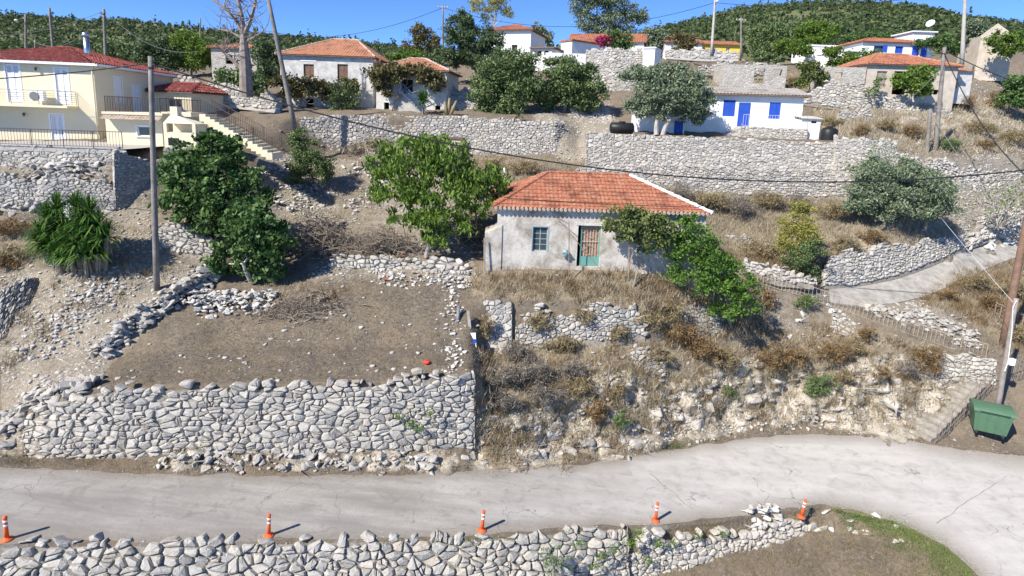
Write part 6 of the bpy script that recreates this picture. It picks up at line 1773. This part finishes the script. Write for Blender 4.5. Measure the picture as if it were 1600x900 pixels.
boulders((440,705,740,730), 26, .18, .42, 'grey boulder lying at the foot of the big retaining wall', ROCKS, group='boulders at the wall foot', sink=.1, tall=.9)
boulders((270,700,420,730), 10, .18, .45, 'grey rock jutting from the verge at the wall foot near the second bollard', ROCKS, group='boulders at the wall foot', sink=.1, tall=.9)
boulders((1230,470,1340,560), 14, .14, .35, 'pale rock half buried in the bank under the upper railing', ROCKS_W)
boulders((1280,800,1420,850), 8, .08, .24, 'white stone lying on the grassy corner inside the road bend', ROCKS_W, group='stones inside the road bend', sink=0, tall=.8)
for px, py, s, lab in ((1368,806,.26,'big flat white stone on the grass inside the road bend'), (1291,800,.20,'rounded white stone beside the fifth orange bollard'), (452,563,.2,'flat topped white block standing at the end of the low rubble wall'), (535,385,.42,'big flat grey block on the end of the low rubble wall')):
    if py == 563: continue
    q = hit(px, py); tag(put_rock('boulder', q + Vector((0,0,s*.2)), s, None, ROCKS_W, .8), lab, 'rock', kind='thing')
# stones too many to count
def many_rocks(P, smin, smax, mat, name):
    src = []
    for me in ROCKS[:6]:
        vv = np.array([tuple(v.co) for v in me.vertices])
        bm = bmesh.new(); bm.from_mesh(me); bmesh.ops.triangulate(bm, faces=bm.faces[:]); 
        bm.free()
    hulls = []
    for i in range(6):
        bm = bmesh.new(); r_ = random.Random(50+i)
        for _ in range(9):
            v = Vector((r_.gauss(0,1), r_.gauss(0,1), r_.gauss(0,1))).normalized(); v.z *= .55; bm.verts.new(v)
        bmesh.ops.convex_hull(bm, input=bm.verts)
        bmesh.ops.delete(bm, geom=[v for v in bm.verts if not v.link_faces], context='VERTS')
        bm.verts.index_update()
        hulls.append((np.array([tuple(v.co) for v in bm.verts]), np.array([[v.index for v in f.verts] for f in bm.faces])))
        bm.free()
    Vs, Fs, off = [], [], 0
    pick = rng.integers(0, 6, len(P))
    for i in range(6):
        Q = P[pick == i]; hv, hf = hulls[i]; n = len(Q)
        if not n: continue
        th = rng.uniform(0, 6.28, n); c, s = np.cos(th), np.sin(th)
        sc = smin + (smax - smin) * rng.random(n) ** 4.5
        x = hv[:, 0][None]*1.2; y = hv[:, 1][None]; z = hv[:, 2][None]
        W = np.stack([(x*c[:, None] - y*s[:, None])*sc[:, None], (x*s[:, None] + y*c[:, None])*sc[:, None], z*sc[:, None]*rng.uniform(.6, 1, (n, 1))], -1) + Q[:, None, :]
        Vs.append(W.reshape(-1, 3)); Fs.append((hf[None] + (np.arange(n)*len(hv))[:, None, None]).reshape(-1, 3) + off); off += n*len(hv)
    return tag(mesh_obj(name, np.concatenate(Vs), np.concatenate(Fs), mat), kind='stuff')
M_loose = stone_mat('loose_stones', [(0, (0.27,0.255,0.23)), (.5, (0.39,0.375,0.345)), (1, (0.54,0.515,0.475))])
patch = np.clip(np.array([noise.fractal(Vector(q) * .6, 1.0, 2.0, 3) for q in flat]) * 1.6 + .55, .06, 1.6)
P = scatter((STONY**1.2 + .03*(SV > 4.1)*(SV < 14)) * inview * (~upper_path) * (SV > 4.05) * (SV < 16) * patch, 28000)
o = many_rocks(P, .016, .16, M_loose, 'scattered_stones'); tag(o, 'white stones scattered all over the plots and slopes', 'stones')
P = scatter(ROCK * inview * (SV > 4.5) * (SV < 9), 1800)
o = many_rocks(P, .03, .22, M_yrock, 'rock_debris'); tag(o, 'broken rock and chips in the face of the cut bank', 'rock debris')
P = scatter(inview * ((SV > 2.95) & (SV < 3.05) | (SV > 3.95) & (SV < 4.3)), 1500); P[:, 2] += .01
o = many_rocks(P, .012, .05, M_loose, 'road_gravel'); tag(o, 'fine gravel along both edges of the road', 'gravel')
# ------------------------------------------------------------------ bollards, bin, poles, wires, railings and small things
M_orange = simple('orange_plastic', (0.80, 0.13, 0.035), (0.70, 0.11, 0.03), 6, .5, 0)
M_reflect = simple('reflective_white', (0.80, 0.80, 0.82), (0.7, 0.7, 0.72), 8, .4, 0)
def bollard(px, py, label, tilt=0.0):
    q = onroad(px, py)
    b = empty('traffic_bollard', q); tag(b, label, 'bollard', 'orange bollards along the road')
    b.rotation_euler = (0, tilt, 0)
    MB().lathe([(.15,0),(.155,.02),(.14,.03),(.085,.045),(.062,.09)], n=18).build('base', M_orange, b, True)
    MB().lathe([(.060,.085),(.054,.36),(.052,.74),(.047,.765),(.02,.772)], n=16).build('tube', M_orange, b, True)
    for z in (.44, .58):
        MB().lathe([(.0575,z),(.0575,z+.07)], n=16).build('reflective_band', M_reflect, b, True)
    MB().lathe([(.058,.69),(.061,.70),(.061,.725),(.058,.735)], n=16).build('collar', M_orange, b, True)
bollard(11, 843, 'orange bollard farthest up the steep end of the road', .03)
bollard(420, 837, 'second orange bollard down from the steep end of the road', .05)
bollard(753, 829, 'middle one of the five orange bollards', .06)
bollard(1024, 814, 'orange bollard beside the worn light joint across the road', .03)
bollard(1252, 808, 'last orange bollard at the white stones inside the road bend', .10)

# --- green wheeled bin
M_green = simple('green_plastic', (0.085, 0.165, 0.10), (0.07, 0.14, 0.085), 4, .45, .05)
M_rubber = simple('black_rubber', (0.025, 0.025, 0.025), None, 4, .7, 0)
q = onroad(1545, 693)
q = q + Vector((0, .2, 0)); q.z = max(gz(q.x + a_, q.y + b_) for a_ in (-.7, 0, .7) for b_ in (-.5, 0, .5)) + .01
wbn = empty('wheeled_bin', q, R(-28)); tag(wbn, 'big green four wheeled rubbish bin parked beside the wooden pole', 'bin')
wbn.scale = (1.12, 1.12, 1.12)
b = MB()
def frustum(mb, x0, x1, y0, y1, z0, X0, X1, Y0, Y1, z1):
    mb.add([(x0,y0,z0),(x1,y0,z0),(x1,y1,z0),(x0,y1,z0),(X0,Y0,z1),(X1,Y0,z1),(X1,Y1,z1),(X0,Y1,z1)], [(0,3,2,1),(4,5,6,7),(0,1,5,4),(1,2,6,5),(2,3,7,6),(3,0,4,7)])
frustum(b, -.56,.56,-.36,.40,.20, -.66,.66,-.50,.52,1.12); b.build('body', M_green, wbn)
frustum(MBr := MB(), -.70,.70,-.54,.56,1.123, -.70,.70,-.54,.56,1.19); MBr.build('rim', M_green, wbn)
lid = MB(); n = 8
for i in range(n):
    a0, a1 = math.pi*i/n, math.pi*(i+1)/n
    y0, y1 = -.55*math.cos(a0)+.01, -.55*math.cos(a1)+.01
    z0, z1 = 1.193 + .17*math.sin(a0), 1.193 + .17*math.sin(a1)
    lid.add([(-.71,y0,z0),(.71,y0,z0),(.71,y1,z1),(-.71,y1,z1)], [(0,1,2,3)])
    lid.add([(-.71,y0,1.193),(-.71,y0,z0),(-.71,y1,z1),(-.71,y1,1.193)], [(0,1,2,3)]); lid.add([(.71,y0,1.193),(.71,y1,1.193),(.71,y1,z1),(.71,y0,z0)], [(0,1,2,3)])
lo = lid.build('lid', M_green, wbn)
MB().tube([(-.5,-.57,1.25),(-.5,-.62,1.23),(.5,-.62,1.23),(.5,-.57,1.25)], .02, 6).build('lid_handle', M_green, lo)
for x in (-.44, -.15, .15, .44):
    rib = MB(); frustum(rib, x-.03,x+.03,-.385,-.36,.24, x*1.15-.03,x*1.15+.03,-.515,-.495,1.08); rib.build('rib', M_green, wbn)
for sx in (-1, 1):
    MB().tube([(sx*.68,-.1,.95),(sx*.80,-.1,.97),(sx*.80,.2,.97),(sx*.68,.2,.95)], .025, 6).build('lifting_handle', M_tank, wbn)
    for sy in (-.30, .36):
        wh = MB().tube([(sx*.46-.03,sy,.10),(sx*.46+.03,sy,.10)], .10, 14).build('wheel', M_rubber, wbn)
        MB().box(sx*.46-.045,sy-.03,.12,sx*.46+.045,sy+.03,.21).build('caster_fork', M_metal, wbn)

# --- poles
M_pole = simple('grey_pole_wood', (0.25, 0.23, 0.21), (0.15, 0.135, 0.12), 3, .9, .4)
M_pole_br = simple('brown_pole_wood', (0.23, 0.145, 0.10), (0.15, 0.09, 0.065), 3, .8, .4)
def pole(label, a, b, r0, r1, mat=None, fit=None, group='utility poles', cat='pole'):
    a, b = Vector(a), Vector(b)
    e = empty('utility_pole', a); tag(e, label, cat, group)
    n = 6; d = b - a
    pts = [d*(i/n) for i in range(n+1)]; pts[0] = Vector((0,0,0)) - d.normalized()*.4
    MB().tube(pts, [r0 + (r1-r0)*i/n for i in range(n+1)], 12).build('shaft', mat or M_pole, e, True)
    if fit == 'clamp':
        u = d.normalized()
        MB().tube([d - u*.35 + Vector((-.2,0,0)), d - u*.35 + Vector((.2,-.02,0))], .03, 6).build('bracket', M_iron, e)
        MB().tube([d - u*.55, d - u*.45], r1*1.3, 10).build('band', M_iron, e)
    if fit == 'cross':
        MB().box(d.x-.7,-.05,d.z-.35,d.x+.7,.05,d.z-.25).build('crossarm', M_wood, e)
        for x in (-.6,-.2,.2,.6): MB().lathe([(.03,0),(.05,.05),(.04,.12)], (d.x+x,0,d.z-.25), 8).build('insulator', M_plastic_w, e)
    if fit == 'lamp':
        u = d*.82
        MB().tube([u, u + Vector((-.1,-.7,.35)), u + Vector((-.1,-1.0,.3))], .03, 6).build('lamp_arm', M_greywire, e)
        MB().lathe([(.05,.08),(.16,.02),(.18,-.06),(.08,-.1)], u + Vector((-.1,-1.05,.28)), 10).build('lamp', M_plastic_w, e)
    return e
P1 = gnd(245, 452); P1t = at(235, 88, P1.y - .1)
pole('slim grey wooden pole rising from the collapsed wall to the height of the cream house', P1, P1t, .14, .10, fit='clamp')
P2 = at(460, 196, 44.5); P2t = at(417, -12, 44.0)
pole('grey pole leaning strongly before the two storey white house', P2, P2t, .2, .13)
q3 = hit(1557, 648)
pole('grey pole with a wired white meter box standing behind the green bin', q3, at(1588, 466, q3.y), .13, .10, simple('grey_concrete_pole', (0.30,0.265,0.24), (0.20,0.175,0.155), 3))
mbx = empty('meter_box', at(1578, 566, q3.y - .12)); tag(mbx, 'small white meter box strapped to the grey pole behind the bin', 'box')
MB().box(-.02,-.09,-.14,.2,.09,.16).build('casing', M_plastic_w, mbx); MB().box(-.03,-.10,.163,.21,.10,.19).build('lid', M_plastic_w, mbx)
MB().tube([at(1588,470,q3.y-.12), at(1583,480,q3.y-.22), at(1581,520,q3.y-.16), at(1575,565,q3.y-.15), at(1570,580,q3.y-.16)], .02, 5).build('power_lead', M_plastic_w, None)
tag(bpy.data.objects['power_lead'], 'pale cable drooping down the grey pole to the meter box', 'cable')
q4 = hit(1567, 540); P4t = at(1630, 210, q4.y + .2)
pole('red brown wooden pole behind the grey one at the railing end', q4, P4t, .2, .15, M_pole_br)
pole('tall grey pole before the abandoned house with cables fanning from its top', at(1460,250,49.5), at(1476,74,49.8), .2, .14, fit='clamp')
pole('short stub of a pole beside the sagging boulder wall', at(1447,250,48.5), at(1454,170,48.5), .17, .13)
pole('tall buff concrete pole running out of sight behind the abandoned house', at(1503,100,66), at(1510,-40,66), .22, .15, M_conc)
pole('tall thin pole with a street lamp above the bastion and cottages', at(1112,80,73), at(1118,-8,73), .18, .12, M_conc, 'lamp')
pole('pole with a crossarm beside the yellow house', at(1158,86,84), at(1158,28,84), .16, .12, None, 'cross')
pole('thin pole on the crest above the dark broad tree', at(692,92,80), at(692,8,80), .14, .10, None, 'cross')
pole('tallest of the thin poles behind the dark red roof, fanning wires', at(166,110,60), at(162,14,60), .16, .12, None, 'clamp')
pole('thin leaning pole behind the dark red roof', at(86,110,62), at(77,12,62), .15, .11)
pole('thin pole with a lamp at the edge of the dark red roof', at(41,110,64), at(40,22,64), .14, .11, None, 'lamp')
pole('small far pole among the trees near the dead tree', at(313,90,100), at(313,28,100), .14, .10)
pole('weathered stub pole behind the thin wires of the dark red roof', at(56,110,70), at(55,62,70), .13, .10)

# --- wires
def wire(label, a, b, sag, r=.012, mat=None, n=28, cat='cable', name='overhead_cable', group='overhead cables'):
    a, b = Vector(a), Vector(b)
    pts = [a.lerp(b, t) - Vector((0,0,sag*4*t*(1-t))) for t in np.linspace(0, 1, n)]
    o = a.copy()
    return tag(MB().tube([p - o for p in pts], r, 5, False).build(name, mat or M_blackwire, None, True, loc=o), label, cat, group)
P1c = at(236, 98, P1.y)
wire('thick black cable swooping from the slim grey pole across the whole slope', P1c, at(1760, 242, 30), 3.05, .035, n=60)
wire('black cable from the slim grey pole past the cream house', P1c, at(-220, 128, 26.5), .25, .028)
wire('black cable falling from the tall grey pole towards the footpath', at(1476,84,49.6), at(1680,330,34), 1.6, .04)
wire('black cable crossing from the tall grey pole to the upper slope', at(1478,80,49.6), at(1720,160,50), .6, .035)
wire('high thin wire from the far crest pole over the dark broad tree', at(692,12,80), at(380,48,90), 2.2, .03)
wire('high thin wire sagging from the crest pole to the street lamp pole', at(692,12,80), at(1117,4,73), 2.6, .03)
wire('high thin wire from the street lamp pole to the edge of the wooded hill', at(1117,4,73), at(1509,-16,66), 1.0, .03)
wire('thin wire from the tallest pole behind the dark red roof down to the dead tree', at(162,16,60), at(310,80,60), 1.4, .022, M_greywire)
wire('thin grey wire from the tallest pole out over the wooded hillside', at(162,17,60), at(-60,56,55), .8, .022, M_greywire)
wire('slack wire between the poles behind the dark red roof', at(162,18,60), at(55,66,70), 1.6, .022, M_greywire)
wire('stay wire of the tall grey pole running down to the wall', at(1462,190,49.4), at(1500,247,47), .02, .02, M_greywire)
wire('pale stay wire slanting down the bank to the grey pole', at(1462,330,39), at(1586,476,q3.y), .05, .009, M_plastic_w)
wire('thin wire hanging before the sagging boulder wall', at(1476,100,49.6), at(1380,180,44), .5, .018, M_greywire)

# --- footpath railing and lower steps
M_rail = simple('buff_rusty_paint', (0.52, 0.46, 0.37), (0.38, 0.31, 0.23), 7, .8, .1)
rl = empty('path_railing', hit(1400, 515)); tag(rl, 'rusty buff railing descending along the outer edge of the stepped footpath', 'railing', kind='thing')
line = [(1192,446),(1250,464),(1310,484),(1360,502),(1420,524),(1480,545),(1540,560)]
pts_ = [hit(*p) + Vector((0,0,.0)) for p in line]
railing(rl, [p - rl.location for p in pts_], .8, M_rail, spacing=.22, post=1.5, bar=.008, rail=.014)
st_ = empty('stone_steps', hit(1480, 650)); tag(st_, 'worn concrete steps with broad treads climbing from the road beside the bin', 'steps')
a0, a1 = onroad(1455, 690), hit(1535, 598)
b0, b1 = onroad(1400, 668) , hit(1490, 590)
n = 11
M_step = simple('step_concrete', (0.36,0.335,0.295), (0.22,0.20,0.17), 3.5, .92, .5)
ctr0, ctr1 = (a0 + b0)/2, (a1 + b1)/2
ctr1.z = max(ctr1.z, ctr0.z + 1.6)
d = ctr1 - ctr0; hd_ = Vector((d.x, d.y, 0)).normalized(); sd = Vector((hd_.y, -hd_.x, 0))
for i in range(n):
    t0, t1 = i/n, (i+1)/n + .03
    c0_ = ctr0 + Vector((d.x, d.y, 0))*t0; c1_ = ctr0 + Vector((d.x, d.y, 0))*t1
    z1 = ctr0.z + .05 + d.z*(i+.6)/n; w_ = .8
    vs = [c0_ - sd*w_, c0_ + sd*w_, c1_ + sd*w_, c1_ - sd*w_]
    V_ = [Vector((v.x, v.y, z1 - .8)) - st_.location for v in vs] + [Vector((v.x, v.y, z1)) - st_.location for v in vs]
    mesh_obj('step', V_, [(0,3,2,1),(4,5,6,7),(0,1,5,4),(1,2,6,5),(2,3,7,6),(3,0,4,7)], M_step, st_)
r2 = empty('steps_railing', hit(1510, 665)); tag(r2, 'brown iron handrail with rings beside the lower steps at the bin', 'railing', kind='thing')
p0 = ctr0 + sd*1.0 + Vector((0,0,.05)); p1 = ctr1 + sd*1.0 + Vector((0,0,.1))
p2 = p1 + Vector((2.6, .6, .7))
railing(r2, [p0 - r2.location, p1 - r2.location, p2 - r2.location], .95, simple('brown_grey_iron', (0.27,0.22,0.19), (0.20,0.15,0.12), 6, .7, 0), spacing=.26, post=1.4, bar=.009, rail=.015)
lw = empty('stone_ledge', hit(1500, 585)); tag(lw, 'whitish stone wall under the lower end of the footpath railing', 'wall', kind='thing')
bpy.data.objects.remove(lw)
B, T = wall_px([(1440,590,29.0,545,29.3),(1490,600,28.8,550,29.2),(1556,604,28.7,558,29.2)])
stone_wall('retaining_wall', 'whitish rough wall under the lower end of the footpath railing', B, T, .42, .26, M_pale, 'joined', bulge=.08, gap=.02, seed=41, ragged=.3)
B, T = wall_px([(1300,525,30.5,484,31.0),(1345,545,30.2,502,30.7),(1405,562,29.8,522,30.3)])
stone_wall('retaining_wall', 'small white stone wall holding the stepped footpath under its railing', B, T, .40, .26, M_pale, 'joined', bulge=.1, gap=.02, seed=42, ragged=.8)
# rusted bedstead-like fence on the bank by the brown pole
fg = empty('rusty_gate', at(1553, 490, 33.0), R(-20)); tag(fg, 'rusty brown barred gate leaning on the grassy bank by the brown pole', 'gate')
for i in range(9): MB().box(.28*i,-.02,-.05-.11*i,.28*i+.05,.02,.75-.11*i).build('bar', M_rust, fg)
for z in (.1, .68): MB().tube([(0,-.04,z),(2.4,-.04,z-.95)], .03, 6).build('rail', M_rust, fg)

# --- planks and pipe at the corner of the bare plot
M_blackpipe = simple('grey_pvc', (0.55,0.56,0.57), (0.48,0.49,0.5), 3, .5, 0)
a, b = at(711,556,25.0), at(717,478,26.2)
pp = empty('drain_pipe', a); tag(pp, 'upright grey and white pipe standing at the corner of the bare plot', 'pipe')
MB().tube([(0,0,-.1), (b-a)*.62], .075, 12).build('lower_pipe', M_plastic_w, pp, True); MB().tube([(b-a)*.62, b-a], .085, 12).build('upper_pipe', simple('dark_grey_pvc', (0.2,0.21,0.22), None, 3, .5, 0), pp, True)
def plank(label, pa, pb, w, t, mat):
    a, b = Vector(pa), Vector(pb); d = b - a; up = d.normalized(); sx = Vector((1,0,0)); sy = up.cross(sx).normalized(); sx = sy.cross(up)
    vs = []
    for e, k in ((Vector(), 1), (d, .9)):
        for i, j in ((-1,-1),(1,-1),(1,1),(-1,1)): vs.append(e + sx*i*w/2*k + sy*j*t/2)
    return tag(mesh_obj('plank', vs, [(0,3,2,1),(4,5,6,7),(0,1,5,4),(1,2,6,5),(2,3,7,6),(3,0,4,7)], mat, None, loc=a), label, 'plank', 'planks leaning at the plot corner')
plank('grey plank leaning on the mortared wall end', at(728,560,24.9), at(722,512,25.6), .16, .04, M_wood)
plank('tall dark plank leaning on the mortared wall end', at(738,545,25.2), at(731,485,25.9), .14, .04, M_wood)
plank('white painted board with a blue patch leaning at the plot corner', at(741,556,24.9), at(739,520,25.3), .26, .03, M_white)
# blue patch on the board
bk = bpy.data.objects.get('plank.002')
pt = MB().box(-.08,-.03,.62,.07,-.02,.82).build('paint_patch', M_blue, bk)
# red plastic lid and tile fragments on the plot
rb = empty('plastic_bucket', hit(667,568)); tag(rb, 'small red plastic bucket lying on the bare plot', 'bucket')
m_red = simple('red_plastic', (0.75,0.05,0.03), None, 3, .4, 0)
MB().lathe([(.06,0),(.12,.01),(.15,.05),(.13,.11),(.05,.14)], n=14).build('body', m_red, rb, True); MB().tube([(-.12,0,.08),(-.1,-.1,.12),(.1,-.1,.12),(.12,0,.08)], .008, 5).build('handle', M_greywire, rb)
for k, (px, py) in enumerate(((605,437),(629,401))):
    q = hit(px, py)
    o = MB().box(-.22,-.13,0,.22,.13,.05).build('roof_tile', M_tile, None, loc=q + Vector((0,-.05,.03))); o.rotation_euler = (.3, .2, .5)
    tag(o, ('broken terracotta tile lying on the bare plot', 'terracotta block set in the low rubble wall')[k], 'tile')
# dead stick on the bank
post('dead_stick', 'dark dead stick standing in the middle of the bank', hit(948,610), hit(948,610) + Vector((.05,-.1,1.3)), .05, M_bark, 'stick')
# concrete post above the house corner
post('concrete_post', 'short white concrete post behind the roof of the old house', at(789,282,40), at(788,262,40), .09, M_plastic_w)
post('iron_post', 'thin dark post at the buttress of the old house', at(757,425,28.6), at(757,372,28.7), .045, M_wood)
# small gate in the curved terrace wall
nic = empty('wall_niche', at(705,232,46.6)); tag(nic, 'buff walled niche with a dark lintel in the curved terrace wall', 'niche', kind='thing')
MB().box(-.9,-.05,-.9,.9,.5,.75).build('masonry', M_buff, nic); MB().box(-.95,-.14,.753,.95,.5,.9).build('lintel', M_fascia, nic); MB().box(-.85,-.065,.4,-.1,-.052,.74).build('opening', M_dark, nic)
MB().box(.93,-.1,-.95,1.05,.0,.75).build('post', M_rust, nic)
